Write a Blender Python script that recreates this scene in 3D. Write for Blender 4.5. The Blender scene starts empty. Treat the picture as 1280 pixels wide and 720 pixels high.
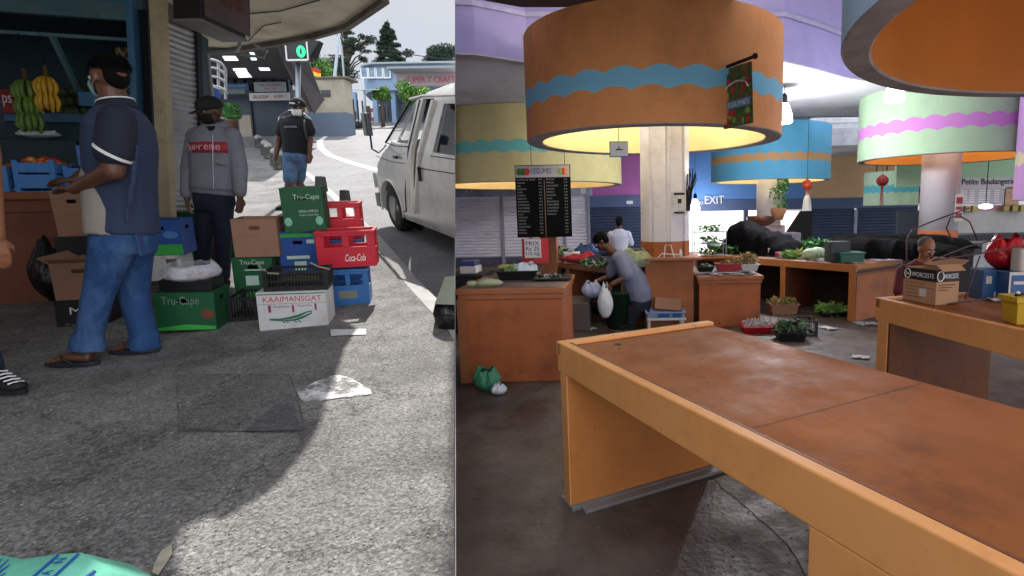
import bpy, bmesh, math, random
from mathutils import Vector, Matrix, Euler
random.seed(7)
sc = bpy.context.scene
COL = sc.collection
V = Vector
# ------------------------------------------------------------ camera model
H, F, CX, CY = 1.6, 700.0, 780.0, 360.0
PIT, ROLL = math.atan(97/700), math.radians(1.0)
_fw = V((0, math.cos(PIT), -math.sin(PIT))); _U = V((0, math.sin(PIT), math.cos(PIT))); _R = V((1, 0, 0))
_rt = math.cos(ROLL)*_R - math.sin(ROLL)*_U; _up = math.sin(ROLL)*_R + math.cos(ROLL)*_U
def ray(px, py): return _fw + _rt*((px-CX)/F) - _up*((py-CY)/F)
def PY(px, py, y):
    d = ray(px, py); t = y/d.y; return V((d.x*t, y, H+d.z*t))
def PZ(px, py, z):
    d = ray(px, py); t = (z-H)/d.z; return V((d.x*t, d.y*t, z))
def g(y):
    if y < 5.3: return .50+.093*y
    if y < 45: return .993+.2*(y-5.3)
    return 8.933+.05*(y-45)
def S(px, py, dz=0):
    d = ray(px, py); y = .3
    while y < 140:
        if H+d.z*y/d.y <= g(y)+dz: break
        y += .004
    return V((d.x*y/d.y, y, g(y)+dz))
# the added thin partition between the hall and the street stands on this plane
PN = ray(569, 0).cross(ray(569, 720)).normalized()
if PN.x < 0: PN = -PN
PO = V((0, 0, H))
SIDE = 'L'
MADE = []
# ------------------------------------------------------------ tagging
def tag(o, label=None, cat=None, group=None, kind=None):
    if label: o['label'] = label
    if cat: o['category'] = cat
    if group: o['group'] = group
    if kind: o['kind'] = kind
    return o
def thing(name, label, cat, M=None, group=None):
    o = bpy.data.objects.new(name, None); COL.objects.link(o); o.empty_display_size = .1
    if M is not None:
        o.matrix_world = M if isinstance(M, Matrix) else Matrix.Translation(V(M))
    return tag(o, label, cat, group)
def rotm(rz, loc): return Matrix.Translation(V(loc)) @ Matrix.Rotation(rz, 4, 'Z')
# ------------------------------------------------------------ materials
def lin(c):
    if isinstance(c, str):
        c = [int(c[i:i+2], 16)/255 for i in (0, 2, 4)]
        c = [x/12.92 if x <= .04045 else ((x+.055)/1.055)**2.4 for x in c]
    return (c[0], c[1], c[2], 1)
MC = {}
def mat(name, col, rough=.7, var=.15, vs=6, bump=.1, bs=60, metal=0, dirt=None, ds=1.5, damt=.5, emit=0, spec=.5, stretch=None, speck=0):
    if name in MC: return MC[name]
    m = bpy.data.materials.new(name); m.use_nodes = True; nt = m.node_tree; N = nt.nodes; L = nt.links
    b = N['Principled BSDF']; b.inputs['Roughness'].default_value = rough; b.inputs['Metallic'].default_value = metal
    b.inputs['Specular IOR Level'].default_value = spec
    c = lin(col)
    tc = N.new('ShaderNodeTexCoord'); src = tc.outputs['Object']
    if stretch:
        mp = N.new('ShaderNodeMapping'); mp.inputs['Scale'].default_value = stretch; L.new(src, mp.inputs[0]); src = mp.outputs[0]
    n1 = N.new('ShaderNodeTexNoise'); n1.inputs['Scale'].default_value = vs; n1.inputs['Detail'].default_value = 6; n1.inputs['Roughness'].default_value = .65
    L.new(src, n1.inputs['Vector'])
    r = N.new('ShaderNodeValToRGB'); r.color_ramp.elements[0].position = .3; r.color_ramp.elements[1].position = .7
    r.color_ramp.elements[0].color = tuple(max(0, x*(1-var)) for x in c[:3])+(1,)
    r.color_ramp.elements[1].color = tuple(min(1, x*(1+var)) for x in c[:3])+(1,)
    L.new(n1.outputs['Fac'], r.inputs[0]); out = r.outputs[0]
    if dirt:
        n2 = N.new('ShaderNodeTexNoise'); n2.inputs['Scale'].default_value = ds; n2.inputs['Detail'].default_value = 8; n2.inputs['Roughness'].default_value = .7
        L.new(src, n2.inputs['Vector'])
        r2 = N.new('ShaderNodeValToRGB'); r2.color_ramp.elements[0].position = .48; r2.color_ramp.elements[1].position = .68
        r2.color_ramp.elements[0].color = (0, 0, 0, 1); r2.color_ramp.elements[1].color = (damt,)*3+(1,)
        L.new(n2.outputs['Fac'], r2.inputs[0])
        mx = N.new('ShaderNodeMix'); mx.data_type = 'RGBA'; L.new(r2.outputs[0], mx.inputs[0]); L.new(out, mx.inputs[6]); mx.inputs[7].default_value = lin(dirt)
        out = mx.outputs[2]
    if speck:
        n3 = N.new('ShaderNodeTexVoronoi'); n3.inputs['Scale'].default_value = 120; L.new(src, n3.inputs['Vector'])
        hs = N.new('ShaderNodeMix'); hs.data_type = 'RGBA'; hs.blend_type = 'MULTIPLY'; hs.inputs[0].default_value = speck
        bw = N.new('ShaderNodeRGBToBW'); L.new(n3.outputs['Color'], bw.inputs[0])
        ml = N.new('ShaderNodeMath'); ml.operation = 'MULTIPLY'; ml.inputs[1].default_value = 2.0; L.new(bw.outputs[0], ml.inputs[0])
        L.new(out, hs.inputs[6]); L.new(ml.outputs[0], hs.inputs[7]); out = hs.outputs[2]
    L.new(out, b.inputs['Base Color'])
    if emit:
        b.inputs['Emission Color'].default_value = c; b.inputs['Emission Strength'].default_value = emit
    if bump:
        n4 = N.new('ShaderNodeTexNoise'); n4.inputs['Scale'].default_value = bs; n4.inputs['Detail'].default_value = 5; L.new(src, n4.inputs['Vector'])
        bp = N.new('ShaderNodeBump'); bp.inputs['Strength'].default_value = bump; bp.inputs['Distance'].default_value = .02
        L.new(n4.outputs['Fac'], bp.inputs['Height']); L.new(bp.outputs[0], b.inputs['Normal'])
    MC[name] = m; m['nb'] = 1
    return m
def chips(m, col, scale=7, lo=.64, hi=.66, amt=.85):
    nt = m.node_tree; N = nt.nodes; L = nt.links; b = N['Principled BSDF']; src = [l for l in L if l.to_socket == b.inputs['Base Color']][0].from_socket
    tc = N.new('ShaderNodeTexCoord'); n = N.new('ShaderNodeTexNoise'); n.inputs['Scale'].default_value = scale; n.inputs['Detail'].default_value = 9; n.inputs['Roughness'].default_value = .72; L.new(tc.outputs['Object'], n.inputs['Vector'])
    r = N.new('ShaderNodeValToRGB'); r.color_ramp.elements[0].position = lo; r.color_ramp.elements[1].position = hi; r.color_ramp.elements[0].color = (0, 0, 0, 1); r.color_ramp.elements[1].color = (amt,)*3+(1,); L.new(n.outputs['Fac'], r.inputs[0])
    mx = N.new('ShaderNodeMix'); mx.data_type = 'RGBA'; L.new(r.outputs[0], mx.inputs[0]); L.new(src, mx.inputs[6]); mx.inputs[7].default_value = lin(col); L.new(mx.outputs[2], b.inputs['Base Color']); return m
def roughvar(m, lo, hi, scale):
    nt = m.node_tree; b = nt.nodes['Principled BSDF']; tn = nt.nodes.new('ShaderNodeTexNoise'); tn.inputs['Scale'].default_value = scale; tn.inputs['Detail'].default_value = 8; tn.inputs['Roughness'].default_value = .7; tr = nt.nodes.new('ShaderNodeMapRange'); tr.inputs[1].default_value = .35; tr.inputs[2].default_value = .65; tr.inputs[3].default_value = lo; tr.inputs[4].default_value = hi; tc = nt.nodes.new('ShaderNodeTexCoord'); nt.links.new(tc.outputs['Object'], tn.inputs['Vector']); nt.links.new(tn.outputs['Fac'], tr.inputs[0]); nt.links.new(tr.outputs[0], b.inputs['Roughness']); return m
def glass(name, col, rough=.05, alpha=.35):
    if name in MC: return MC[name]
    m = bpy.data.materials.new(name); m.use_nodes = True; b = m.node_tree.nodes['Principled BSDF']
    b.inputs['Base Color'].default_value = lin(col); b.inputs['Roughness'].default_value = rough; b.inputs['Alpha'].default_value = alpha
    MC[name] = m; return m
def slatmat(name, col, dark, n, axis='Z', rough=.45, metal=.3):
    """roller shutter paint: colour only; the slat shape is modelled"""
    return mat(name, col, rough, .12, 3, .03, 40, metal, dirt=dark, ds=2.5, damt=.4, stretch=(1, 1, 3))
# ------------------------------------------------------------ mesh builder
class MB:
    def __init__(s): s.v = []; s.f = []; s.m = []; s.mi = 0; s.M = Matrix.Identity(4)
    def add(s, vs, fs, mi=None):
        o = len(s.v); s.v += [s.M @ V(p) for p in vs]; s.f += [[i+o for i in f] for f in fs]
        s.m += [s.mi if mi is None else mi]*len(fs); return s
    def bx(s, x0, x1, y0, y1, z0, z1, mi=None):
        p = [(x0,y0,z0),(x1,y0,z0),(x1,y1,z0),(x0,y1,z0),(x0,y0,z1),(x1,y0,z1),(x1,y1,z1),(x0,y1,z1)]
        return s.add(p, [(3,2,1,0),(4,5,6,7),(0,1,5,4),(1,2,6,5),(2,3,7,6),(3,0,4,7)], mi)
    def box(s, c, sz, rot=None, mi=None):
        o = s.M; s.M = o @ Matrix.Translation(V(c)) @ (rot.to_4x4() if rot is not None else Matrix.Identity(4))
        x, y, z = [q/2 for q in sz]; s.bx(-x, x, -y, y, -z, z, mi); s.M = o; return s
    def rings(s, rs, caps=True, mi=None, close=True):
        n = len(rs[0]); vs = [p for r in rs for p in r]; fs = []
        for i in range(len(rs)-1):
            for j in range(n if close else n-1):
                a, b2 = i*n+j, i*n+(j+1) % n
                fs.append((a, b2, b2+n, a+n))
        if caps: fs.append(tuple(range(n-1, -1, -1))); fs.append(tuple((len(rs)-1)*n+j for j in range(n)))
        return s.add(vs, fs, mi)
    def tube(s, pts, r, n=8, mi=None, caps=True, flat=1):
        pts = [V(p) for p in pts]; rs = []; R = r if isinstance(r, (list, tuple)) else [r]*len(pts)
        prev = None
        for i, p in enumerate(pts):
            t = (pts[min(i+1, len(pts)-1)]-pts[max(i-1, 0)]).normalized()
            a = prev if prev is not None else (V((0,0,1)) if abs(t.z) < .9 else V((1,0,0)))
            u = t.cross(a)
            u = u.normalized() if u.length > 1e-6 else V((1,0,0))
            w = u.cross(t).normalized(); prev = w
            rs.append([p+u*math.cos(2*math.pi*k/n)*R[i]+w*math.sin(2*math.pi*k/n)*R[i]*flat for k in range(n)])
        return s.rings(rs, caps, mi)
    def ell(s, c, r, n=12, m=8, rot=None, mi=None):
        r = (r, r, r) if not isinstance(r, (tuple, list)) else r
        c = V(c); q = rot if rot is not None else Matrix.Identity(3)
        vs = [c+q@V((0,0,r[2]))]; fs = []
        for i in range(1, m):
            a = math.pi*i/m
            for j in range(n):
                b2 = 2*math.pi*j/n; vs.append(c+q@V((r[0]*math.sin(a)*math.cos(b2), r[1]*math.sin(a)*math.sin(b2), r[2]*math.cos(a))))
        vs.append(c-q@V((0,0,r[2])))
        for j in range(n): fs.append((0, 1+j, 1+(j+1)%n))
        for i in range(m-2):
            for j in range(n):
                a, b2 = 1+i*n+j, 1+i*n+(j+1)%n; fs.append((a, a+n, b2+n, b2))
        l = len(vs)-1; o = 1+(m-2)*n
        for j in range(n): fs.append((l, o+(j+1)%n, o+j))
        return s.add(vs, fs, mi)
    def prism(s, poly, y0, y1, mi=None):      # polygon in x,z extruded along y
        n = len(poly); vs = [(a, y0, b) for a, b in poly]+[(a, y1, b) for a, b in poly]
        fs = [tuple(range(n)), tuple(range(2*n-1, n-1, -1))]+[(i, i+n, (i+1)%n+n, (i+1)%n) for i in range(n)]
        return s.add(vs, fs, mi)
    def slab(s, poly, z0, z1, mi=None):       # polygon in x,y extruded along z
        n = len(poly); vs = [(a, b, z0) for a, b in poly]+[(a, b, z1) for a, b in poly]
        fs = [tuple(range(n-1, -1, -1)), tuple(range(n, 2*n))]+[(i, (i+1)%n, (i+1)%n+n, i+n) for i in range(n)]
        return s.add(vs, fs, mi)
    def lathe(s, c, prof, n=24, mi=None, caps=True):
        c = V(c); return s.rings([[c+V((r*math.cos(2*math.pi*k/n), r*math.sin(2*math.pi*k/n), z)) for k in range(n)] for r, z in prof], caps, mi)
    def pane(s, pts, mi=None): return s.add(pts, [tuple(range(len(pts)))], mi)
    def build(s, name, mats, parent=None, smooth=False, bevel=0, label=None, fix=True, solid=0):
        me = bpy.data.meshes.new(name); me.from_pydata([tuple(p) for p in s.v], [], s.f)
        for m in (mats if isinstance(mats, (list, tuple)) else [mats]): me.materials.append(m)
        me.polygons.foreach_set('material_index', s.m)
        if fix:
            bm = bmesh.new(); bm.from_mesh(me); bmesh.ops.recalc_face_normals(bm, faces=bm.faces); bm.to_mesh(me); bm.free()
        if smooth: me.polygons.foreach_set('use_smooth', [True]*len(me.polygons))
        me.update()
        o = bpy.data.objects.new(name, me); COL.objects.link(o)
        if parent is not None: o.parent = parent
        if solid:
            md = o.modifiers.new('s', 'SOLIDIFY'); md.thickness = solid
        if bevel:
            md = o.modifiers.new('b', 'BEVEL'); md.width = bevel; md.segments = 2; md.limit_method = 'ANGLE'; md.angle_limit = .7
        if label: o['label'] = label
        MADE.append((o, SIDE)); return o
def remesh(o, vox=.012, sm=3, fac=.6):
    md = o.modifiers.new('r', 'REMESH'); md.mode = 'VOXEL'; md.voxel_size = vox; md.use_smooth_shade = True
    md = o.modifiers.new('sm', 'SMOOTH'); md.iterations = sm; md.factor = fac
    return o
def bake(o):
    dg = bpy.context.evaluated_depsgraph_get(); dg.update()
    me = bpy.data.meshes.new_from_object(o.evaluated_get(dg)); o.modifiers.clear(); o.data = me; return o
def cut(o, cutter):
    for i, c in enumerate(cutter if isinstance(cutter, list) else [cutter]):
        md = o.modifiers.new('c', 'BOOLEAN'); md.operation = 'DIFFERENCE'; md.solver = 'EXACT'; md.object = c
    bpy.context.view_layer.update(); bake(o)
    for c in (cutter if isinstance(cutter, list) else [cutter]):
        for t in [t for t in MADE if t[0] == c]: MADE.remove(t)
        bpy.data.objects.remove(c)
    return o
def text(parent, s, x0, x1, z0, z1, y, m, name='lettering', M=None, thick=.0012, shear=0):
    cu = bpy.data.curves.new('t', 'FONT'); cu.body = s; cu.extrude = .5; cu.resolution_u = 3; cu.shear = shear
    o = bpy.data.objects.new('t', cu); COL.objects.link(o)
    dg = bpy.context.evaluated_depsgraph_get(); me = bpy.data.meshes.new_from_object(o.evaluated_get(dg))
    bpy.data.objects.remove(o)
    xs = [v.co.x for v in me.vertices]; ys = [v.co.y for v in me.vertices]
    if not xs: return None
    ax, bx_, ay, by = min(xs), max(xs), min(ys), max(ys)
    M = M or Matrix.Identity(4)
    for v in me.vertices:
        c = v.co; v.co = M @ V((x0+(c.x-ax)/(bx_-ax)*(x1-x0), y-(c.z+.5)*thick, z0+(c.y-ay)/(by-ay)*(z1-z0)))
    me.materials.clear(); me.materials.append(m); me.name = name
    q = bpy.data.objects.new(name, me); COL.objects.link(q); q.parent = parent; MADE.append((q, SIDE)); return q
SIDEM = Matrix.Rotation(math.radians(90), 4, 'Z')
# ------------------------------------------------------------ shared materials
def M_(n): return MC[n]
mat('skin', '8a5a3e', .5, .08, 20, .03, 200); mat('skin_dark', '5c3a2a', .5, .08, 20, .03, 200)
mat('hair', '060505', .75, .2, 40, .8, 160, stretch=(1, 1, .3), spec=.15); mat('hair_grey', '55504c', .7, .3, 60, .3, 300)
mat('white_paint', 'd8d8d8', .5, .05, 4, .02); mat('black_plastic', '101012', .45, .1); mat('black_cloth', '0b0c10', .9, .3, 8, .3, 14)
mat('cardboard', '94705a', .85, .08, 5, .05, 90, dirt='705038', ds=4, damt=.4); mat('cardboard_in', '6e5244', .9, .1)
mat('green_card', '10542f', .6, .12, 5, .02, dirt='0b3a22', ds=5, damt=.5); mat('lime', '35a040', .6); mat('blue_card', '1a4a94', .6, .1, 6, .02, dirt='123468', ds=5)
mat('white_card', 'c8c8c8', .65, .05, 6, .02, dirt='9a968c', ds=4, damt=.5); mat('pale_ink', 'b8cfc2', .7); mat('red_ink', 'c03040', .7)
mat('dark_ink', '20252a', .7); mat('white_ink', 'e0e0e0', .7); mat('red_plastic', 'c0142c', .38, .08, 5, .02); mat('blue_plastic', '2f68a8', .42, .12, 5, .02, dirt='2a4f78', ds=4)
mat('steel', '8a8f96', .4, .1, metal=.8); mat('rubber', '111112', .8, .2); mat('dark_metal', '26292e', .5, .1, metal=.5)
mat('orange_wall', 'c47c3c', .55, .10, 2.2, .12, 25, dirt='6e3a1c', ds=2.2, damt=.38)
mat('orange_edge', 'dc9a5c', .5, .07, 3, .08, 22, dirt='9a5c2a', ds=3, damt=.35)
mat('brown_side', 'a65c30', .6, .12, 2.5, .10, 25, dirt='4a2614', ds=2.0, damt=.5)
chips(MC['orange_edge'], '6a3a1c', 24, .70, .715); chips(MC['orange_wall'], 'e0b080', 30, .71, .72); chips(MC['orange_wall'], '5c3018', 9, .66, .68); chips(MC['orange_edge'], '7c4420', 8, .65, .67); chips(MC['brown_side'], '43200f', 6, .64, .68)
chips(MC['green_card'], '5a6a50', 14, .68, .7, .6); chips(MC['blue_card'], '6a7890', 14, .68, .7, .6); chips(MC['white_card'], '6c685e', 11, .66, .7, .5); chips(MC['cardboard'], '5c4434', 9, .66, .72, .5); chips(MC['red_plastic'], '70101c', 8, .62, .7, .5)
mat('leaf', '2f6a28', .6, .35, 9, .1); mat('leaf_pale', '7fa85a', .6, .3, 12, .1); mat('leaf_dark', '1f4a22', .6, .35, 9)
mat('paper', 'c6c8ca', .8, .12, 12, .05, 60, dirt='8b8d90', ds=14, damt=.6)
mat('plastic_bag', 'd4dce2', .3, .06, 12, .3, 25); mat('red_bag', 'b01024', .3, .2, 9, .5, 22)
# ------------------------------------------------------------ world, sun, camera
w = bpy.data.worlds.new('World'); sc.world = w; w.use_nodes = True; nt = w.node_tree; N = nt.nodes; L = nt.links
bg = N['Background']; sky = N.new('ShaderNodeTexSky'); sky.sky_type = 'NISHITA'; sky.sun_disc = False
SUN_EL = math.radians(52); sd = V((-.21, .977, 0)).normalized()      # horizontal direction towards the sun
sky.sun_elevation = SUN_EL; sky.sun_rotation = math.atan2(sd.x, sd.y)
sky.air_density = 1.2; sky.dust_density = 2.0
tc = N.new('ShaderNodeTexCoord'); mp = N.new('ShaderNodeMapping'); mp.inputs['Scale'].default_value = (1.6, 1.6, 4.5)
nz = N.new('ShaderNodeTexNoise'); nz.inputs['Scale'].default_value = 1.7; nz.inputs['Detail'].default_value = 9; nz.inputs['Roughness'].default_value = .55
L.new(tc.outputs['Generated'], mp.inputs[0]); L.new(mp.outputs[0], nz.inputs['Vector'])
rp = N.new('ShaderNodeValToRGB'); rp.color_ramp.elements[0].position = .34; rp.color_ramp.elements[1].position = .62
rp.color_ramp.elements[0].color = (.55, .55, .55, 1); rp.color_ramp.elements[1].color = (1, 1, 1, 1); L.new(nz.outputs['Fac'], rp.inputs[0])
cl = N.new('ShaderNodeValToRGB'); cl.color_ramp.elements[0].position = .38; cl.color_ramp.elements[1].position = .7
cl.color_ramp.elements[0].color = (4.6, 4.9, 5.5, 1); cl.color_ramp.elements[1].color = (8.6, 8.6, 8.8, 1); L.new(nz.outputs['Fac'], cl.inputs[0])
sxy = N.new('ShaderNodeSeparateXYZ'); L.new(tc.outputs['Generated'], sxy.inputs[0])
mrg = N.new('ShaderNodeMapRange'); mrg.inputs[1].default_value = -.5; mrg.inputs[2].default_value = .7; mrg.inputs[3].default_value = 2.6; mrg.inputs[4].default_value = .62; L.new(sxy.outputs[1], mrg.inputs[0])   # clouds brightened behind the camera to light the hall, dimmed ahead
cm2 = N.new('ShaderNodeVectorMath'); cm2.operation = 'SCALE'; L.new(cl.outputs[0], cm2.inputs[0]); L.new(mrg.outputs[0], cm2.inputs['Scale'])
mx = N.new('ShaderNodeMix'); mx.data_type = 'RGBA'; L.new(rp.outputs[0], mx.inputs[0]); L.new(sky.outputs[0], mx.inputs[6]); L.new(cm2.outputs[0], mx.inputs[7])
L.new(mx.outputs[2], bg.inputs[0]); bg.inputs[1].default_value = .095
ld = bpy.data.lights.new('sun', 'SUN'); ld.energy = 4.8; ld.angle = math.radians(.6); ld.color = (1, .96, .9)
lo = bpy.data.objects.new('sun', ld); COL.objects.link(lo)
tosun = V((sd.x*math.cos(SUN_EL), sd.y*math.cos(SUN_EL), math.sin(SUN_EL))); lo.rotation_euler = tosun.to_track_quat('Z', 'Y').to_euler(); lo.location = (0, 0, 12)
cd = bpy.data.cameras.new('camera'); cam = bpy.data.objects.new('camera', cd); COL.objects.link(cam); sc.camera = cam
cam.matrix_world = Matrix(((_rt.x, _up.x, -_fw.x, 0), (_rt.y, _up.y, -_fw.y, 0), (_rt.z, _up.z, -_fw.z, H), (0, 0, 0, 1)))
cd.sensor_width = 36; cd.lens = F/1280*36; cd.shift_x = (640-CX)/1280; cd.clip_start = .05; cd.clip_end = 600
sc.view_settings.view_transform = 'Standard'; sc.view_settings.look = 'None'; sc.view_settings.exposure = .7; sc.view_settings.gamma = 1
sc.cycles.max_bounces = 8; sc.cycles.diffuse_bounces = 5; sc.cycles.transparent_max_bounces = 12; sc.cycles.use_denoising = True
sc.cycles.sample_clamp_indirect = 6

# ============================================================ PEOPLE
def basis(f, up=V((0, 0, 1))):
    f = V(f).normalized(); r = f.cross(up).normalized(); u = r.cross(f).normalized(); return f, r, u   # forward, person's right, up
def hand(mb, wr, d, palm_n, s=1.0, curl=.5, thumb=1):
    """wr wrist, d finger direction, palm_n palm normal, thumb side sign"""
    wr = V(wr); d = V(d).normalized(); n = V(palm_n).normalized(); a = d.cross(n).normalized(); n = a.cross(d).normalized()
    for k in (-.024, 0, .024): mb.tube([wr+a*k*.5*s, wr+a*k*s+d*.085*s], [.017*s, .014*s], 8)
    for k, l in ((-.030, .058), (-.010, .072), (.010, .078), (.030, .070)):
        p = wr+a*k*s+d*.082*s; q = p+(d*math.cos(curl*.6)+n*math.sin(curl*.6))*l*.5*s; r = q+(d*math.cos(curl*1.5)+n*math.sin(curl*1.5))*l*.5*s
        mb.tube([p-d*.02*s, p, q, r], [.0095*s, .0095*s, .009*s, .0075*s], 8)
    t0 = wr+a*thumb*.026*s+d*.02*s; t1 = t0+(a*thumb*.7+d*.7+n*.3).normalized()*.038*s; t2 = t1+(a*thumb*.25+d*.9+n*.4).normalized()*.03*s
    mb.tube([t0, t1, t2], [.013*s, .011*s, .009*s], 8)
def head(mb, c, f, s=1.0, up=V((0, 0, 1))):
    c = V(c); f, r, u = basis(f, up); q = Matrix((r, f, u)).transposed()
    mb.ell(c+u*.02*s-f*.012*s, (.074*s, .094*s, .098*s), 20, 14, q)
    mb.ell(c-u*.045*s+f*.022*s, (.056*s, .062*s, .068*s), 16, 10, q)
    mb.tube([c+f*.082*s+u*.018*s, c+f*.104*s-u*.022*s], [.008*s, .015*s], 8)      # nose
    mb.ell(c+f*.078*s-u*.056*s, (.026*s, .012*s, .010*s), 10, 6, q)               # lips
    mb.ell(c+f*.072*s-u*.088*s, (.022*s, .016*s, .016*s), 10, 6, q)               # chin
    mb.ell(c+f*.074*s+u*.034*s, (.048*s, .012*s, .009*s), 10, 6, q)               # brow
    for k in (-1, 1):
        mb.ell(c+r*k*.077*s-f*.004*s-u*.012*s, (.010*s, .018*s, .032*s), 10, 8, q)
        mb.ell(c+r*k*.042*s+f*.056*s-u*.03*s, (.02*s, .02*s, .02*s), 8, 6, q)
def limb(mb, pts, rs, n=14): 
    mb.tube(pts, rs, n)
    for p, r in zip(pts, rs): mb.ell(p, r, 12, 8)
def torso(mb, pts, n=20):
    """pts: (centre, half width, half depth, right vector)"""
    rs = []
    for i, (c, a, b, r) in enumerate(pts):
        c = V(c); t = (V(pts[min(i+1, len(pts)-1)][0])-V(pts[max(i-1, 0)][0])).normalized()
        r = V(r).normalized(); r = (r-t*r.dot(t)).normalized(); f = t.cross(r)
        rs.append([c+r*a*math.copysign(abs(math.cos(k))**.85, math.cos(k))+f*b*math.copysign(abs(math.sin(k))**.9, math.sin(k)) for k in [2*math.pi*j/n for j in range(n)]])
    mb.rings(rs)
def eyes(parent, c, f, s=1.0, up=V((0, 0, 1))):
    f, r, u = basis(f, up); mb = MB()
    for k in (-1, 1):
        e = V(c)+f*.078*s+r*k*.032*s+u*.008*s
        mb.ell(e, .012*s, 10, 8, mi=0); mb.ell(e+f*.007*s, .0072*s, 8, 6, mi=1)
    mb.build('eyes', [mat('eye_white', 'c8c0b8', .3), M_('black_plastic')], parent, True)
def brows(parent, c, f, s, up=V((0, 0, 1))):
    f, r, u = basis(f, up); mb = MB()
    for k in (-1, 1):
        b = V(c)+f*.086*s+u*.036*s
        mb.tube([b+r*k*.016*s, b+r*k*.034*s+u*.004*s-f*.004*s, b+r*k*.052*s-u*.002*s-f*.016*s], [.004*s, .005*s, .003*s], 6)
    mb.build('eyebrows', M_('hair'), parent, True)
def cap(parent, c, f, s, m, stripe=None, up=V((0, 0, 1))):
    c = V(c); f, r, u = basis(f, up); q = Matrix((r, f, u)).transposed(); mb = MB(); n = 24; rs = []
    for i in range(8):
        a = i/7*math.pi/2
        rs.append([c+u*(.045*s+.082*s*math.sin(a))-f*.008*s+q@V((.088*s*math.cos(a)*math.cos(t), .106*s*math.cos(a)*math.sin(t), 0)) for t in [2*math.pi*k/n for k in range(n)]])
    rs.insert(0, [p-u*.03*s for p in rs[0]])
    mb.rings(rs)
    b = MB(); top = []; bot = []
    for k in range(13):
        t = math.radians(20+140*k/12); e = c+u*.030*s
        top.append(e+q@V((.082*s*math.cos(t), .098*s*math.sin(t), 0))); bot.append(e+q@V((.078*s*math.cos(t), .098*s*math.sin(t)+.078*s*math.sin(t)**.7, -.018*s*math.sin(t))))
    vs = top+bot+[p-u*.006*s for p in top]+[p-u*.006*s for p in bot]; m_ = 13; fs = []
    for k in range(12): fs += [(k, k+1, m_+k+1, m_+k), (2*m_+k, 3*m_+k, 3*m_+k+1, 2*m_+k+1), (m_+k, m_+k+1, 3*m_+k+1, 3*m_+k)]
    b.add(vs, fs)
    o = mb.build('cap', m, parent, True); b.build('cap_brim', stripe or m, o, True)
def mask(parent, c, f, s, m, up=V((0, 0, 1)), n=12):
    c = V(c); f, r, u = basis(f, up); mb = MB(); rs = []
    for i, (dz, w_, d_) in enumerate(((-.014, 1.0, .108), (-.03, 1.02, .118), (-.055, 1.0, .108), (-.08, .93, .098), (-.102, .78, .082))):
        rs.append([c+u*dz*s+r*(.066*s*w_*math.sin(t))+f*(d_*s*math.cos(t)**.75+.002) for t in [math.radians(-72+144*k/(n-1)) for k in range(n)]])
    mb.rings(rs, False, close=False)
    o = mb.build('face_mask', m, parent, True, solid=.002)
    st = MB()
    for k in (-1, 1):
        e = c+r*k*.082*s-f*.012*s
        for dz in (-.018, -.092):
            a = c+r*k*.064*s+f*.034*s+u*dz*s
            st.tube([a, (a+e)/2+r*k*.008*s, e+u*(-.012 if dz > -.05 else -.03)*s], .0016, 5)
    st.build('ear_loop', m, o)
def shoe(parent, ank, d, m, s=1.0, sole=None, name='shoe', up=V((0, 0, 1))):
    ank = V(ank); d = V(d).normalized(); mb = MB(); r = d.cross(up).normalized(); q = Matrix((r, d, up)).transposed()
    base = ank-up*.085*s
    mb.ell(base+up*.04*s-d*.02*s, (.038*s, .055*s, .045*s), 12, 8, q); mb.ell(base+up*.036*s+d*.07*s, (.042*s, .085*s, .036*s), 12, 8, q)
    mb.ell(base+up*.032*s+d*.135*s, (.044*s, .05*s, .03*s), 12, 8, q); mb.tube([base+up*.05*s, base+up*.095*s], .04*s, 12)
    o = remesh(mb.build(name, m, parent), .009, 3)
    sl = MB(); pr = []
    for k in range(20):
        t = 2*math.pi*k/20; pr.append((.046*s*math.cos(t)*(1 if math.sin(t) > 0 else .85), .06*s+.135*s*math.sin(t)))
    sl.M = Matrix.Translation(base) @ q.to_4x4(); sl.slab(pr, .0, .018*s); sl.build('sole', sole or M_('rubber'), o)
def laces(parent, ank, d, s=1.0):
    mb = MB(); ank = V(ank); d = V(d).normalized(); r = d.cross(V((0,0,1))).normalized()
    for k in range(5):
        p = ank+V((0,0,-.0+.02-.012*k))*s+d*(.03+.026*k)*s
        mb.tube([p-r*.028*s, p+V((0,0,.006)), p+r*.028*s-d*.014*s], .004, 5)
    mb.build('shoelace', M_('white_ink'), parent)

# ============================================================ STREET SIDE
# ---- ground sheets
def rows(x_of, ys, zoff, mats, name, gf=g):
    mb = MB(); prev = None; rs = []
    for y in ys: rs.append([V((x, y, gf(y)+zoff)) for x in x_of(y)])
    mb.rings(rs, False, close=False); return mb.build(name, mats, None, fix=True)
ys = [-4+.5*i for i in range(19)]+[5.3]+[6+i*1.0 for i in range(40)]+[50, 60, 80, 110]
ground_m = mat('road_asphalt', (.17, .17, .175), .8, .18, 3, .5, 140, dirt='55534f', ds=.8, damt=.5, speck=.6)
tag(rows(lambda y: [-90, -40, -20, -10, -5, -2, 0, 3, 20, 60], ys, -.06, ground_m, 'road'), kind='structure')
kerb = [S(*p) for p in ((760, 716), (680, 560), (620, 470), (585, 412), (551, 380), (515, 343), (478, 300), (440, 262), (405, 230), (372, 206), (350, 185))]
KL = [V((0, -4, 0)), V((0, .8, 0))]+[k for k in kerb if k.y > .9]
KL.sort(key=lambda p: p.y)
def kerbx(y):
    for a, b in zip(KL, KL[1:]):
        if a.y <= y <= b.y: return a.x+(b.x-a.x)*(y-a.y)/(b.y-a.y+1e-9)
    return KL[-1].x
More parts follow.
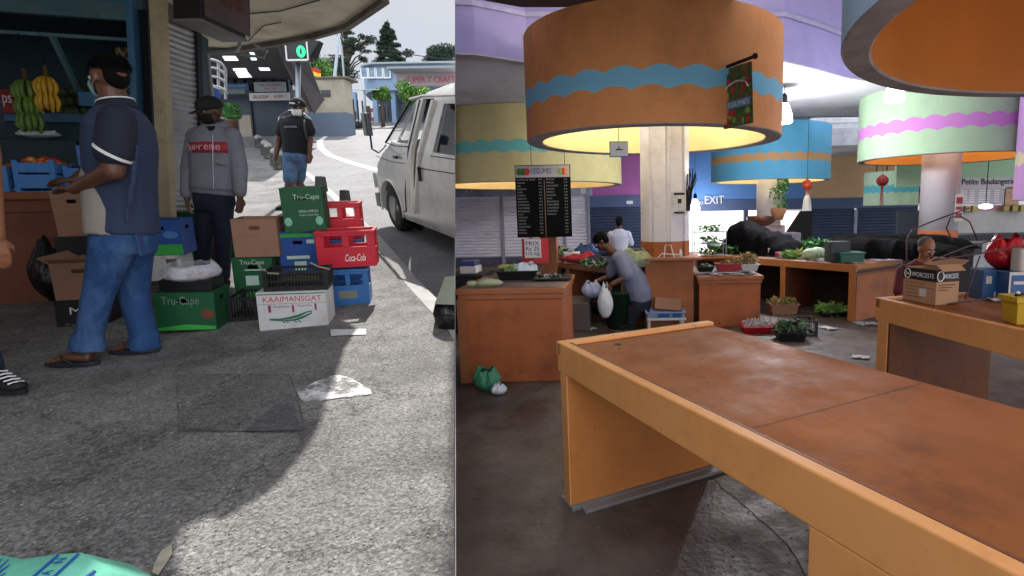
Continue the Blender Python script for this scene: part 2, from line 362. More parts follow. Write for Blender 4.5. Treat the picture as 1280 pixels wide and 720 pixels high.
# pavement shader : worn concrete with cracks, pale and dark patches
pav = mat('pavement', (.205, .2, .194), .85, .28, 2.0, .9, 70, dirt='4e4c49', ds=1.3, damt=.75, speck=.55)
nt = pav.node_tree; N = nt.nodes; L = nt.links; b = N['Principled BSDF']
lk = [l for l in L if l.to_socket == b.inputs['Base Color']][0]; srcc = lk.from_socket
vo = N.new('ShaderNodeTexVoronoi'); vo.feature = 'DISTANCE_TO_EDGE'; vo.inputs['Scale'].default_value = 1.1
tcc = N.new('ShaderNodeTexCoord'); nn = N.new('ShaderNodeTexNoise'); nn.inputs['Scale'].default_value = 4; nn.inputs['Detail'].default_value = 6; nn.inputs['Roughness'].default_value = .7
L.new(tcc.outputs['Object'], nn.inputs['Vector']); ad = N.new('ShaderNodeVectorMath'); ad.operation = 'MULTIPLY_ADD'; ad.inputs[1].default_value = (.5, .5, .5)
L.new(nn.outputs['Color'], ad.inputs[0]); L.new(tcc.outputs['Object'], ad.inputs[2]); L.new(ad.outputs[0], vo.inputs['Vector'])
cr = N.new('ShaderNodeValToRGB'); cr.color_ramp.elements[0].position = 0; cr.color_ramp.elements[0].color = (.18, .17, .16, 1); cr.color_ramp.elements[1].position = .012; cr.color_ramp.elements[1].color = (1, 1, 1, 1)
L.new(vo.outputs[0], cr.inputs[0]); mm = N.new('ShaderNodeMix'); mm.data_type = 'RGBA'; mm.blend_type = 'MULTIPLY'; mm.inputs[0].default_value = .8
# fine light grit over dark, like worn exposed aggregate
gr = N.new('ShaderNodeTexNoise'); gr.inputs['Scale'].default_value = 55; gr.inputs['Detail'].default_value = 4; gr.inputs['Roughness'].default_value = .8; L.new(tcc.outputs['Object'], gr.inputs['Vector'])
gr2 = N.new('ShaderNodeValToRGB'); gr2.color_ramp.elements[0].position = .36; gr2.color_ramp.elements[0].color = (.35, .35, .35, 1); gr2.color_ramp.elements[1].position = .58; gr2.color_ramp.elements[1].color = (1.15, 1.15, 1.15, 1)
L.new(gr.outputs['Fac'], gr2.inputs[0]); m2 = N.new('ShaderNodeMix'); m2.data_type = 'RGBA'; m2.blend_type = 'MULTIPLY'; m2.inputs[0].default_value = .65
L.new(srcc, m2.inputs[6]); L.new(gr2.outputs[0], m2.inputs[7]); L.new(m2.outputs[2], mm.inputs[6]); L.new(cr.outputs[0], mm.inputs[7]); L.new(mm.outputs[2], b.inputs['Base Color'])
chips(pav, '2e2c2a', .9, .5, .7, .6); chips(pav, '605d58', 3.2, .58, .66, .5); chips(pav, '1c1b1a', 38, .63, .68, .85); chips(pav, 'a09c94', 24, .69, .72, .5)
pys = sorted(set([-4, -2, 0]+[.25*i for i in range(2, 72)]+[5.3]+[k.y for k in KL if k.y < 17.9])); pys = [y for y in pys if y <= KL[-1].y]
mb = MB(); top = [[V((x, y, g(y))) for x in (-30, -30+(kerbx(y)+30)*.6, -30+(kerbx(y)+30)*.85, kerbx(y)-.14, kerbx(y))] for y in pys]; mb.rings(top, False, close=False)
tag(mb.build('pavement', pav), kind='structure')
mb = MB(); mb.rings([[V((kerbx(y)-.13, y, g(y)+.002)), V((kerbx(y)+.012, y, g(y)+.002)), V((kerbx(y)+.03, y, g(y)-.07))] for y in pys], False, close=False)
tag(mb.build('kerb', mat('kerb_stone', (.3, .3, .29), .8, .2, 5, .3, 60)), kind='structure')
stain_m = mat('pale_stain', (.6, .6, .6), .8, .25, 9, .3, 60, dirt='6b6a68', ds=6, damt=.6)
_n = stain_m.node_tree.nodes; _l = stain_m.node_tree.links; _t = _n.new('ShaderNodeTexNoise'); _t.inputs['Scale'].default_value = 9; _t.inputs['Detail'].default_value = 8; _t.inputs['Roughness'].default_value = .75
_c = _n.new('ShaderNodeTexCoord'); _l.new(_c.outputs['Object'], _t.inputs['Vector']); _r = _n.new('ShaderNodeValToRGB'); _r.color_ramp.elements[0].position = .40; _r.color_ramp.elements[1].position = .56; _l.new(_t.outputs['Fac'], _r.inputs[0]); _l.new(_r.outputs[0], _n['Principled BSDF'].inputs['Alpha'])
def decal(pts, name, m, dz=.004, kind='structure', sub=1):
    """flat patch on the pavement following its slope"""
    Q_ = []
    for a_, b2 in zip(pts, list(pts[1:])+[pts[0]]):
        L_ = math.hypot(a_[0]-b2[0], a_[1]-b2[1]); n_ = max(1, int(L_/7))
        for k in range(n_): Q_.append((a_[0]+(b2[0]-a_[0])*k/n_+random.uniform(-.9, .9), a_[1]+(b2[1]-a_[1])*k/n_+random.uniform(-.5, .5)))
    if name != 'paper_sheet': pts = Q_
    mb = MB(); P_ = [S(*p) for p in pts]; mb.pane([V((p.x, p.y, g(p.y)+dz)) for p in P_]); return tag(mb.build(name, m), kind=kind)
def strip(px, wd, name, m, dz):
    P_ = [S(*p, -.06) for p in px]; Q = []
    for i in range(len(P_)-1):
        for t in range(4): Q.append(P_[i].lerp(P_[i+1], t/4))
    Q.append(P_[-1]); rs = []
    for i, p in enumerate(Q):
        t = (Q[min(i+1, len(Q)-1)]-Q[max(i-1, 0)]); t.z = 0; n_ = V((-t.y, t.x, 0)).normalized()*wd/2
        rs.append([V((q.x, q.y, g(q.y)+dz)) for q in (p-n_, p+n_)])
    mb = MB(); mb.rings(rs, False, close=False); return tag(mb.build(name, m), kind='structure')
strip([(430, 166), (408, 170), (399, 177), (402, 186), (412, 194), (440, 204), (478, 214), (540, 228)], .2, 'road_line', M_('white_paint'), -.056)
pm = pav.copy(); pm.name = 'patch_asphalt'
_b = pm.node_tree.nodes['Principled BSDF']; _l = [l for l in pm.node_tree.links if l.to_socket == _b.inputs['Base Color']][0]; _s = _l.from_socket; _m = pm.node_tree.nodes.new('ShaderNodeMix'); _m.data_type = 'RGBA'; _m.blend_type = 'MULTIPLY'; _m.inputs[0].default_value = 1; _m.inputs[7].default_value = (.82, .81, .81, 1); pm.node_tree.links.new(_s, _m.inputs[6]); pm.node_tree.links.new(_m.outputs[2], _b.inputs['Base Color'])
decal([(222, 470), (238, 469.4), (262, 470.4), (300, 469), (330, 470.6), (362, 470), (366, 484), (372, 500), (375, 520), (381, 540), (340, 539), (300, 540), (260, 538.5), (224, 539), (223, 505)], 'asphalt_patch', pm)
decal([(221, 468.5), (290, 468.3), (363, 468.7), (369, 485), (377, 515), (383, 541), (381, 542), (300, 541), (222.5, 540.2), (221.5, 500)], 'patch_joint', mat('joint_dirt', (.085, .08, .075), .95, .6, 30), .002)
decal([(305, 541), (345, 508), (366, 505), (379, 540)], 'fresh_asphalt', mat('fresh_tar', (.075, .075, .08), .85, .3, 30, .6, speck=.5), .007)
decal([(372, 490), (394, 478), (420, 470), (436, 472), (450, 480), (462, 487), (464, 493), (446, 497), (428, 498), (406, 502), (388, 505), (378, 503)], 'pale_stain', stain_m, .005)
decal([(190, 718), (202, 690), (214, 683), (216, 694), (206, 712), (198, 722)], 'sand_stain', mat('sand_stain', (.4, .36, .28), .9, .3, 14), .006)
decal([(413, 413), (457, 412), (458, 419), (414, 421)], 'paper_sheet', M_('paper'), .006); o = bpy.data.objects['paper_sheet']; del o['kind']; tag(o, 'flat strip of white paper on the pavement right of the white crocodile carton', 'paper')

# small litter and grit on the pavement
mb = MB()
for i in range(420):
    px, py = random.uniform(10, 560), random.uniform(430, 715); p = S(px, py)
    r = random.uniform(.002, .006)
    mb.ell((p.x, p.y, g(p.y)+r*.3), (r, r*random.uniform(.6, 1.5), r*.6), 5, 4)
tag(mb.build('gravel', mat('grit', (.24, .23, .21), .9, .6, 30)), kind='stuff')

# ---- boxes on the pavement
def fr(pxl, pyl, pxr, pyr, y, dy=0):
    w0 = (PY(pxr, pyr, y)-PY(pxl, pyl, y)).length
    a = PY(pxl, pyl, y); b_ = PY(pxr, pyr, y+.26*w0+dy*.2); b_.z = a.z+.35*(b_.z-a.z); x = (b_-a); wdt = x.length; x.normalize()
    n = V((0, -.093, 1)).normalized(); z = (n-x*n.dot(x)).normalized(); yv = z.cross(x)
    return Matrix(((x.x, yv.x, z.x, a.x), (x.y, yv.y, z.y, a.y), (x.z, yv.z, z.z, a.z), (0, 0, 0, 1))), wdt
def carton(M, w, d, h, name, label, mats, cat='box', open_=False, holes=True, flaps=False, group=None, band=None):
    t = thing(name, label, cat, M, group)
    th = .005; side, inside = mats
    mb = MB()
    q = min(.045, w*.12); a0, a1 = h*.72, h*.72+.028
    def wall(u0, u1, f_):
        if not holes: f_(u0, u1, 0, h); return
        m_ = (u0+u1)/2; f_(u0, m_-q, 0, h); f_(m_+q, u1, 0, h); f_(m_-q, m_+q, 0, a0); f_(m_-q, m_+q, a1, h)
    wall(0, w, lambda a, b_, c, e: mb.bx(a, b_, 0, th, c, e)); mb.bx(0, w, d-th, d, 0, h); mb.bx(0, th, th, d-th, 0, h)
    wall(th, d-th, lambda a, b_, c, e: mb.bx(w-th, w, a, b_, c, e)); mb.bx(th, w-th, th, d-th, 0, th)
    if not open_: mb.bx(th, w-th, th, d-th, h-th, h-.001)
    body = mb.build('carton_body', side, t, fix=False)
    if flaps:
        f = MB()
        f.box((w/2, -.05, h+.045), (w-.01, .004, .12), Euler((math.radians(48), 0, 0)).to_matrix())
        f.box((w/2, d+.05, h+.05), (w-.01, .004, .12), Euler((math.radians(-40), 0, 0)).to_matrix())
        f.build('flap', side, t)
    if band:
        b_ = MB(); b_.prism([(0.004, h*.0+.004), (w-.004, .004), (w-.004, h*.1), (w*.5, h*.16), (0.004, h*.08)], -.0012, 0); b_.build('colour_band', band, t)
    return t
parent_ok = True
# white crocodile carton
M, wd = fr(325, 414, 411, 412, 3.68, .02)
t = carton(M, wd, .27, .262, 'fruit_carton', 'white fruit carton printed with red KAAIMANSGAT and a green crocodile', (M_('white_card'), M_('cardboard_in')), holes=False)
text(t, 'KAAIMANSGAT', wd*.09, wd*.93, .195, .232, 0, M_('red_ink')); text(t, 'Perents', wd*.23, wd*.46, .155, .172, 0, mat('purple_ink', '8a3a60', .7)); text(t, 'Apples', wd*.56, wd*.78, .155, .172, 0, M_('purple_ink'))
mb = MB(); crm = mat('croc_green', '1f6a4c', .7); mb.M = Matrix.Diagonal((1, .15, 1, 1))
mb.tube([(wd*.15, 0, .08), (wd*.3, 0, .075), (wd*.45, 0, .082), (wd*.58, 0, .095), (wd*.7, 0, .118), (wd*.78, 0, .125), (wd*.76, 0, .108), (wd*.62, 0, .08), (wd*.5, 0, .066), (wd*.34, 0, .064), (wd*.15, 0, .072)], [.004, .006, .009, .010, .006, .004, .006, .009, .008, .005, .003], 6)
for x in (.33, .38, .5, .56): mb.tube([(wd*x, 0, .072), (wd*(x+.02), 0, .052), (wd*(x+.05), 0, .05)], .004, 5)
mb.build('printed_crocodile', crm, t)
mb = MB(); mb.bx(.004, wd-.004, -.0012, 0, .245, .252); mb.bx(.004, wd-.004, -.0012, 0, .181, .183); mb.build('printed_line', crm, t)
mb = MB(); mb.bx(wd*.15, wd*.19, -.0015, 0, .125, .175); mb.bx(wd*.82, wd*.85, -.0015, 0, .13, .175); mb.bx(wd*.49, wd*.52, -.0015, 0, .12, .172); mb.build('printed_mark', M_('purple_ink'), t)
# black slatted crate on top
def slat_crate(M, w, d, h, name, label, m, group=None, n=20, cat='crate'):
    t = thing(name, label, cat, M, group); mb = MB()
    mb.bx(0, w, 0, d, 0, .008)
    for y0, y1 in ((0, .008), (d-.008, d)):
        mb.bx(0, w, y0, y1, h-.018, h); mb.bx(0, w, y0, y1, .008, .03); mb.bx(0, w, y0+.001, y1-.001, h*.5-.004, h*.5+.004)
        for i in range(n): x = .006+(w-.018)*i/(n-1); mb.bx(x, x+.006, y0+.002, y1-.002, .03, h-.018)
    for x0, x1 in ((0, .008), (w-.008, w)):
        mb.bx(x0, x1, .008, d-.008, h-.018, h); mb.bx(x0, x1, .008, d-.008, .008, .03)
        for i in range(n//2+2): y = .01+(d-.026)*i/(n//2+1); mb.bx(x0+.002, x1-.002, y, y+.006, .03, h-.018)
    for x in (.0, w-.022):
        for y in (-.002, d-.02): mb.bx(x-.001, x+.023, y, y+.022, .0, h+.004)
    mb.build('crate_frame', m, t)
    return t
M2 = M @ Matrix.Translation((.04, .03, .262)); t = slat_crate(M2, .385, .22, .135, 'slatted_crate', 'empty black slatted crate with raised handles, standing on the white crocodile carton', M_('black_plastic'))
mb = MB(); mb.tube([(-.02, .03, .18), (-.01, .03, .15), (.04, .0, .125), (.1, -.004, .12)], .006, 6); mb.build('handle', mat('grey_strap', '8a8272', .6), t); mb = MB(); mb.tube([(.29, .0, .19), (.33, .02, .16), (.4, .03, .135)], .006, 6); mb.build('handle', mat('grey_strap', '8a8272', .6), t)
# stack: dark box, blue, green Tru-Cape
M, wd = fr(353, 345, 400, 343, 4.35); bz = g(4.35)
Mx = M.copy(); dz = M.translation.z-bz-.0
Mb = Matrix.Translation(V((0, 0, -dz))) @ M
carton(Mb, wd, .26, dz-.005, 'fruit_carton', 'dark carton with yellow top stripe at the bottom of the tall stack', (mat('olive_card', '6a6a28', .7), M_('cardboard_in')), holes=False)
t = carton(M, wd, .26, .34, 'fruit_carton', 'blue fruit carton in the middle of the tall stack under a green one', (M_('blue_card'), M_('cardboard_in')))
mb = MB(); mb.prism([(0.003, .30), (wd-.003, .30), (wd-.02, .325), (wd*.5, .337), (.02, .325)], -.002, 0); mb.build('green_arch', M_('lime'), t)
for q in ((.36, .68, .04, .11), (.18, .78, .13, .155), (.74, .95, .25, .28)): mb = MB(); mb.bx(wd*q[0], wd*q[1], -.002, 0, q[2], q[3]); mb.build('paper_label', M_('pale_ink'), t)
M, wd = fr(357, 291, 408, 285, 4.3, .06); M = M
t = carton(M, wd, .27, .335, 'fruit_carton', 'green Tru-Cape apple carton on top of the tall stack', (M_('green_card'), M_('cardboard_in')))
text(t, 'Tru-Cape', wd*.3, wd*.93, .235, .285, 0, M_('pale_ink')); text(t, 'FRESH APPLES', wd*.4, wd*.86, .145, .165, 0, M_('pale_ink')); text(t, 'Product of South Africa', wd*.4, wd*.86, .12, .135, 0, M_('pale_ink'))
for x in (.03, wd-.04):
    mb = MB(); mb.ell((x, -.0005, .08), (.026, .002, .034)); mb.build('fruit_emblem', mat('emblem', '7fb8a0', .7), t)
# brown open box on green Tru-Cape
M, wd = fr(295, 372, 345, 371, 4.2); M = M
Mg = M; hg = 50/700*4.2
t = carton(Mg, wd, .26, hg, 'fruit_carton', 'green Tru-Cape apple carton under the open brown carton', (M_('green_card'), M_('cardboard_in')), band=M_('lime'))
text(t, 'Tru-Cape', wd*.2, wd*.8, hg*.8, hg*.95, 0, M_('pale_ink')); mb = MB(); mb.bx(wd*.3, wd*.62, -.002, 0, hg*.3, hg*.55); mb.bx(wd*.3, wd*.85, -.002, 0, hg*.68, hg*.71); mb.build('paper_label', M_('pale_ink'), t)
gz_ = S(320, 372).z
M, wd = fr(294, 322, 350, 321, 4.19)
t = carton(M, wd, .26, .285, 'open_carton', 'empty open brown carton with hand holes on the green Tru-Cape carton', (M_('cardboard'), M_('cardboard_in')), open_=True)
# bottle crates
def bottle_crate(M, w, d, h, label, m, name='bottle_crate'):
    t = thing(name, label, 'crate', M, 'plastic bottle crates'); mb = MB(); T = .014
    mb.bx(0, w, 0, d, 0, .012)
    for y0, y1, e in ((0, T, 1), (d-T, d, 1)):
        mb.bx(0, w, y0, y1, .012, h*.56); mb.bx(0, w, y0, y1, h*.86, h)
        for a, b_ in ((0, .14), (.44, .56), (.86, 1)): mb.bx(w*a, w*b_, y0, y1, h*.56, h*.86)
    for x0, x1 in ((0, T), (w-T, w)):
        mb.bx(x0, x1, T, d-T, .012, h*.5); mb.bx(x0, x1, T, d-T, h*.86, h)
        for a, b_ in ((0, .2), (.8, 1)): mb.bx(x0, x1, T+(d-2*T)*a, T+(d-2*T)*b_, h*.5, h*.86)
    mb.bx(-.006, w+.006, -.006, T+.004, h-.02, h+.001); mb.bx(-.006, w+.006, d-T-.004, d+.006, h-.02, h+.001); mb.bx(-.006, T+.004, T, d-T, h-.02, h+.001); mb.bx(w-T-.004, w+.006, T, d-T, h-.02, h+.001)
    mb.build('crate_body', m, t, bevel=.004)
    mb = MB()
    for i in range(1, 6): mb.bx(w*i/6-.002, w*i/6+.002, T, d-T, .012, h*.45)
    for i in range(1, 4): mb.bx(T, w-T, d*i/4-.002, d*i/4+.002, .012, h*.45)
    mb.build('divider', m, t); return t
M, wd = fr(412, 384, 463, 380, 4.29, .07); gzb = g(4.29)
t = bottle_crate(M, wd, .25, 47/700*4.3, 'blue plastic bottle crate standing on the pavement under the red crates', M_('blue_plastic'))
mb = MB(); mb.bx(wd*.25, wd*.7, -.002, 0, .06, .12); mb.build('worn_print', mat('faded_yellow', '7a8070', .7), t)
M, wd = fr(398, 336, 471, 331, 4.22, .06)
t = bottle_crate(M, wd, .24, 46/700*4.25, 'red plastic crate lettered Coca-Cola, front one of the two red crates', M_('red_plastic'))
text(t, 'Coca-Cola', wd*.47, wd*.82, .045, .10, 0, M_('white_ink'), shear=.35)
M, wd = fr(403, 300, 453, 296, 4.62, .05)
Mf = M.copy(); ft = thing('bottle_crate', 'red plastic crate behind the Coca-Cola crate, standing on another crate', 'crate', M, 'plastic bottle crates'); bpy.data.objects.remove(ft)
t = bottle_crate(M, wd, .24, 45/700*4.6, 'red plastic crate at the back of the pair of red crates', M_('red_plastic'))
hb = M.translation.z-g(4.62)
Mlow = Matrix.Translation(V((0, 0, -hb))) @ M
bottle_crate(Mlow, wd, .24, hb-.004, 'blue plastic crate hidden behind, under the rear red crate', M_('blue_plastic'))
# left group: green Tru-Cape with tray and clear bag of onions
M, wd = fr(197, 414, 272, 417, 3.62, -.03)
hh = 50/700*3.6
t = carton(M, wd, .27, hh, 'fruit_carton', 'wide green Tru-Cape carton on the pavement under the bag of onions', (M_('green_card'), M_('cardboard_in')), band=M_('lime'))
text(t, 'Tru-Cape', wd*.12, wd*.74, hh*.62, hh*.9, 0, mat('grey_ink', '6f8578', .7)); mb = MB(); mb.ell((wd*.86, 0, hh*.42), (.036, .002, .036)); mb.build('fruit_emblem', mat('brown_emblem', '6a3a28', .7), t)
M3 = M @ Matrix.Translation((.02, .04, hh)); t = thing('fruit_tray', 'low black tray on the wide green carton, inside the clear bag', 'tray', M3); mb = MB()
w_, d_ = wd-.04, .22; mb.bx(0, w_, 0, d_, 0, .006); mb.bx(0, w_, 0, .006, .006, .075); mb.bx(0, w_, d_-.006, d_, .006, .075); mb.bx(0, .006, .006, d_-.006, .006, .075); mb.bx(w_-.006, w_, .006, d_-.006, .006, .075); mb.build('tray_body', M_('black_plastic'), t, bevel=.003)
on = mat('onion', '8a4a32', .45, .3, 14)
for i in range(16):
    mb = MB(); x, y = .07+random.random()*(w_-.14), .04+random.random()*.13; r = random.uniform(.026, .034)
    mb.lathe((0, 0, 0), [(.002, r*.95), (r*.3, r*.75), (r*.85, r*.4), (r, 0), (r*.8, -r*.55), (r*.3, -r*.8), (.002, -r*.85)], 12)
    o = mb.build('onion', on, None, True); o.matrix_world = M3 @ Matrix.Translation((x, y, .038+.04*(i > 8))) @ Euler((random.random()*2, random.random(), 0)).to_matrix().to_4x4()
    tag(o, 'brown onion lying in the clear plastic bag on the black tray', 'onion', 'onions in the clear bag')
def bagmesh(M, rx, ry, h, name, label, m, cat='bag', seed=1, openr=.8, wr=.25, smooth=True, group=None, ruf=3):
    rnd = random.Random(seed); n = 44; rs = []; ph = [rnd.random()*6 for _ in range(6)]
    for i in range(15):
        t_ = i/14; rr = math.sin(min(1, t_*1.9+.25)*math.pi/2)*(1 if t_ < .55 else 1-(t_-.55)/.45*(1-openr))
        ring = []
        for k in range(n):
            a = 2*math.pi*k/n; f_ = 1+wr*t_*(.35*math.sin(ruf*a+ph[0])+.3*math.sin((2*ruf+1)*a+ph[1]+t_*2)+.25*math.sin((3*ruf+2)*a+ph[2]-3*t_))+rnd.uniform(-.03, .03)
            ring.append(V((rx*rr*f_*math.cos(a), ry*rr*f_*math.sin(a), h*t_*(1+.10*math.sin(2*a+ph[3])*t_+.06*math.sin(5*a+ph[4])*t_))))
        rs.append(ring)
    mb = MB(); mb.rings(rs, False); mb.pane(list(reversed(rs[0])))
    o = mb.build(name, m, None, smooth, solid=.0008); o.matrix_world = M; return tag(o, label, cat, group)
clear = bpy.data.materials.new('clear_bag'); clear.use_nodes = True; b = clear.node_tree.nodes['Principled BSDF']; b.inputs['Base Color'].default_value = (.75, .78, .82, 1); b.inputs['Roughness'].default_value = .18; b.inputs['Alpha'].default_value = .3
nz = clear.node_tree.nodes.new('ShaderNodeTexNoise'); nz.inputs['Scale'].default_value = 35; bp = clear.node_tree.nodes.new('ShaderNodeBump'); bp.inputs['Strength'].default_value = .9; clear.node_tree.links.new(nz.outputs['Fac'], bp.inputs['Height']); clear.node_tree.links.new(bp.outputs[0], b.inputs['Normal'])
bagmesh(M3 @ Matrix.Translation((w_/2, d_/2, .05)), w_*.52, .18, .125, 'clear_bag', 'crumpled clear plastic bag of onions spilling over the black tray', clear, seed=4, wr=.3, openr=.72)
# blue and green carton on a white crate
M, wd = fr(182, 352, 230, 350, 4.35)
t = thing('white_crate', 'white plastic crate under the blue and green carton', 'crate', M); mb = MB()
for x in (0, wd*.48, wd-.03): mb.bx(x, x+.03, 0, .02, 0, .2); mb.bx(x, x+.03, .22, .24, 0, .2)
mb.bx(0, wd, .0, .021, .17, .2); mb.bx(0, wd, 0, .24, 0, .012); mb.bx(0, wd*.5, .004, .018, .01, .17); mb.bx(0, wd, .22, .24, .17, .2); mb.bx(0, .02, .02, .22, .0, .2); mb.bx(wd-.02, wd, .02, .22, .0, .2); mb.build('crate_frame', M_('white_card'), t, bevel=.003)
M = M @ Matrix.Translation((0, 0, .2)); wd += .03
t = carton(M, wd, .26, .275, 'fruit_carton', 'blue and green fruit carton on the white crate beside the shutter', (M_('blue_card'), M_('cardboard_in')))
mb = MB(); mb.bx(.002, wd-.002, -.002, 0, .004, .085); mb.build('green_print', M_('lime'), t); mb = MB(); mb.ell((wd*.75, -.001, .16), (.05, .002, .03)); mb.ell((wd*.45, -.001, .2), (.02, .002, .03)); mb.build('printed_fruit', mat('faded_blue', '4a7ab8', .7), t)
# small black crate between
M, wd = fr(286, 402, 320, 404, 3.9); slat_crate(M, wd+.02, .3, .17, 'slatted_crate', 'small black slatted crate on the pavement between the green cartons', mat('black_crate2', '141416', .5), n=9)
# things behind the capped man's legs
for i, (a, b_, zb_, zt, y_, m_, l_) in enumerate(((224, 262, 350, 272, 5.75, 'green_card', 'green carton behind the legs of the man in the grey jacket'), (262, 296, 330, 282, 6.1, 'green_card', 'green carton seen right of the legs of the man in grey'))):
    M, wd = fr(a, zb_, b_, zb_, y_); M.translation.z = g(y_)
    carton(M, wd, .35, (zb_-zt)/700*y_*.9, 'fruit_carton', l_, (M_(m_), M_('cardboard_in')), holes=False)
bagmesh(Matrix.Translation(V((PY(262, 340, 5.55).x, 5.62, g(5.6)))), .14, .12, .36, 'net_sack', 'dark red net sack of onions behind the legs of the man in grey', mat('net_red', '5a2a30', .9, .5, 30, .8, 60), 'sack', 9, .5, .15)
# crates/cartons left of the first man
M, wd = fr(72, 414, 112, 417, 3.85, 0); M.translation.z -= 0
t = carton(M, .3, .4, 40/700*3.85, 'fruit_carton', 'black carton lettered M under the open brown carton', (mat('black_card', '17171a', .6), M_('cardboard_in')), holes=False)
text(t, 'M', .08, .145, .12, .17, 0, M_('white_ink')); text(t, 'fresh', .05, .15, .04, .055, 0, M_('grey_ink'))
M, wd = fr(70, 376, 112, 374, 3.83)
t = carton(M, .3, .38, .26, 'open_carton', 'open brown carton on the black carton beside the man in blue', (M_('cardboard'), M_('cardboard_in')), open_=True)
mb = MB(); mb.box((.15, -.02, .275), (.29, .004, .07), Euler((math.radians(55), 0, 0)).to_matrix()); mb.box((-.03, .19, .272), (.004, .36, .08), Euler((0, math.radians(-50), 0)).to_matrix()); mb.build('flap', M_('cardboard'), t)
M, wd = fr(74, 300, 106, 298, 4.2); M.translation.z = PY(74, 296, 4.2).z
carton(M, .24, .3, .34, 'brown_carton', 'closed brown carton leaning at the counter end behind the man in blue', (M_('cardboard'), M_('cardboard_in')))
Mlow = M.copy(); hb = M.translation.z-g(4.2); Mlow.translation.z = g(4.2)
carton(Mlow, .26, .32, hb-.003, 'black_carton', 'black carton under the closed brown carton by the counter', (M_('black_card'), M_('cardboard_in')), holes=False)
for i, (px, py, r, h_) in enumerate(((52, 392, .16, .5), (36, 372, .13, .42))):
    p = S(px, py-8); bagmesh(Matrix.Translation(V((p.x-.1, p.y+.25, g(p.y+.25)))), r, r, h_, 'refuse_bag', ('taller' if i == 0 else 'shorter')+' black refuse bag slumped under the shop counter', mat('bin_bag', '0a0a0c', .35, .2, 10, .5, 20), 'bag', 20+i, .35, .3)
# jerry can
p = S(22, 371); t = thing('jerry_can', 'translucent white plastic jerry can on the ground by the counter', 'jerry can', rotm(.2, p)); mb = MB()
pr = [(-.085, -.06), (.085, -.06), (.085, .06), (-.085, .06)]
def rr(w_, d_, z, n=6, r=.03, cx=0, cy=0):
    out = []
    for sx, sy, a0 in ((1, 1, 0), (-1, 1, 90), (-1, -1, 180), (1, -1, 270)):
        for k in range(n+1):
            a = math.radians(a0+90*k/n); out.append(V((cx+sx*(w_-r)+r*math.cos(a), cy+sy*(d_-r)+r*math.sin(a), z)))
    return out
can = mat('can_plastic', '8aa0b4', .4, .08, 4, .02)
mb.rings([rr(.088, .06, z) for z in (0, .01, .16)]+[rr(.084, .056, .19), rr(.06, .03, .225, r=.02)])
mb.build('can_body', can, t, True)
mb = MB(); mb.tube([(-.06, 0, .21), (-.05, 0, .26), (.02, 0, .265), (.04, 0, .22)], .011, 8); mb.build('handle', can, t, True)
mb = MB(); mb.lathe((.06, 0, .21), [(.022, 0), (.022, .04)], 14); mb.build('cap', M_('white_paint'), t)
# red bucket behind the man's legs
p = S(136, 384); t = thing('red_bucket', 'red plastic bucket behind the legs of the man in blue', 'bucket', p+V((0, .15, .01))); mb = MB(); mb.lathe((0, 0, 0), [(.09, 0), (.12, .22), (.125, .22), (.125, .235), (.118, .235), (.088, .01)], 24); mb.build('bucket_body', M_('red_plastic'), t, True)
mb = MB(); mb.tube([(.125*math.cos(a), -.03-.06*math.sin(a), .225-.02*math.sin(a)) for a in [math.pi*k/10 for k in range(11)]], .003, 6); mb.build('handle', M_('steel'), t)

# ---- patterned shopping bag in the lower left corner
p = PY(60, 800, 1.15); t = thing('shopping_bag', 'mint green woven bag with blue palm and lettering, bottom left corner', 'bag', V((p.x+.06, 1.12, g(1.12))))
pts = [(-90, 720), (0, 694), (28, 699), (70, 693), (100, 691), (125, 704), (150, 722)]
RG = [PY(px, py, 1.14)-t.location for px, py in pts]
FR = [V((q.x*.98, -.14, max(.02, q.z-.07))) for q in RG]; BK = [V((q.x*.98, .13, max(.02, q.z-.1))) for q in RG]
mb = MB(); mb.rings([[V((q.x*.9, -.17, 0)) for q in RG], FR, [a.lerp(b_, .5)+V((0, 0, .008)) for a, b_ in zip(FR, RG)], RG, BK, [V((q.x*.9, .15, 0)) for q in RG]], False, close=False)
mb.build('bag_body', mat('mint', '6cc0a4', .5, .1, 10, .3, 18), t, True, solid=.002)
bl = mat('bag_blue', '1c4c9a', .6)
def bpt(px, v):     # point on the front panel under the ridge
    for k in range(len(pts)-1):
        if pts[k][0] <= px <= pts[k+1][0]: f_ = (px-pts[k][0])/(pts[k+1][0]-pts[k][0]); a = RG[k].lerp(RG[k+1], f_); b_ = FR[k].lerp(FR[k+1], f_); break
    m_ = a.lerp(b_, .5)+V((0, 0, .008)); q = a.lerp(m_, v*2) if v < .5 else m_.lerp(b_, v*2-1); return q+V((0, -.002, .003))
mb = MB(); mb.tube([bpt(76, .02), bpt(72, .4), bpt(66, .95)], .0028, 5); mb.tube([bpt(101, .02), bpt(99, .4), bpt(94, .95)], .0028, 5)
mb.build('printed_band', bl, t)
for i_, ch in enumerate('NAWIN'):
    v = .1+.17*i_; o_ = bpt(80-8*v*.8, v+.07)+V((0, 0, .002)); ex_ = (bpt(78-8*v, min(.98, v+.1))-bpt(78-8*v, v)).normalized()*-1; ez_ = (bpt(60, v)-bpt(90, v)).normalized(); ey_ = ez_.cross(ex_)
    text(t, ch, 0, .012, -.026, -.004, 0, bl, M=Matrix(((ex_.x, ey_.x, ez_.x, o_.x), (ex_.y, ey_.y, ez_.y, o_.y), (ex_.z, ey_.z, ez_.z, o_.z), (0, 0, 0, 1))))
mb = MB()
for k in range(9):
    a = math.radians(180+22*k-10); mb.tube([bpt(14, .45), bpt(14+10*math.cos(a), .45+.22*math.sin(a)), bpt(14+20*math.cos(a)-2, max(.02, .45+.42*math.sin(a)))], [.003, .0028, .001], 5)
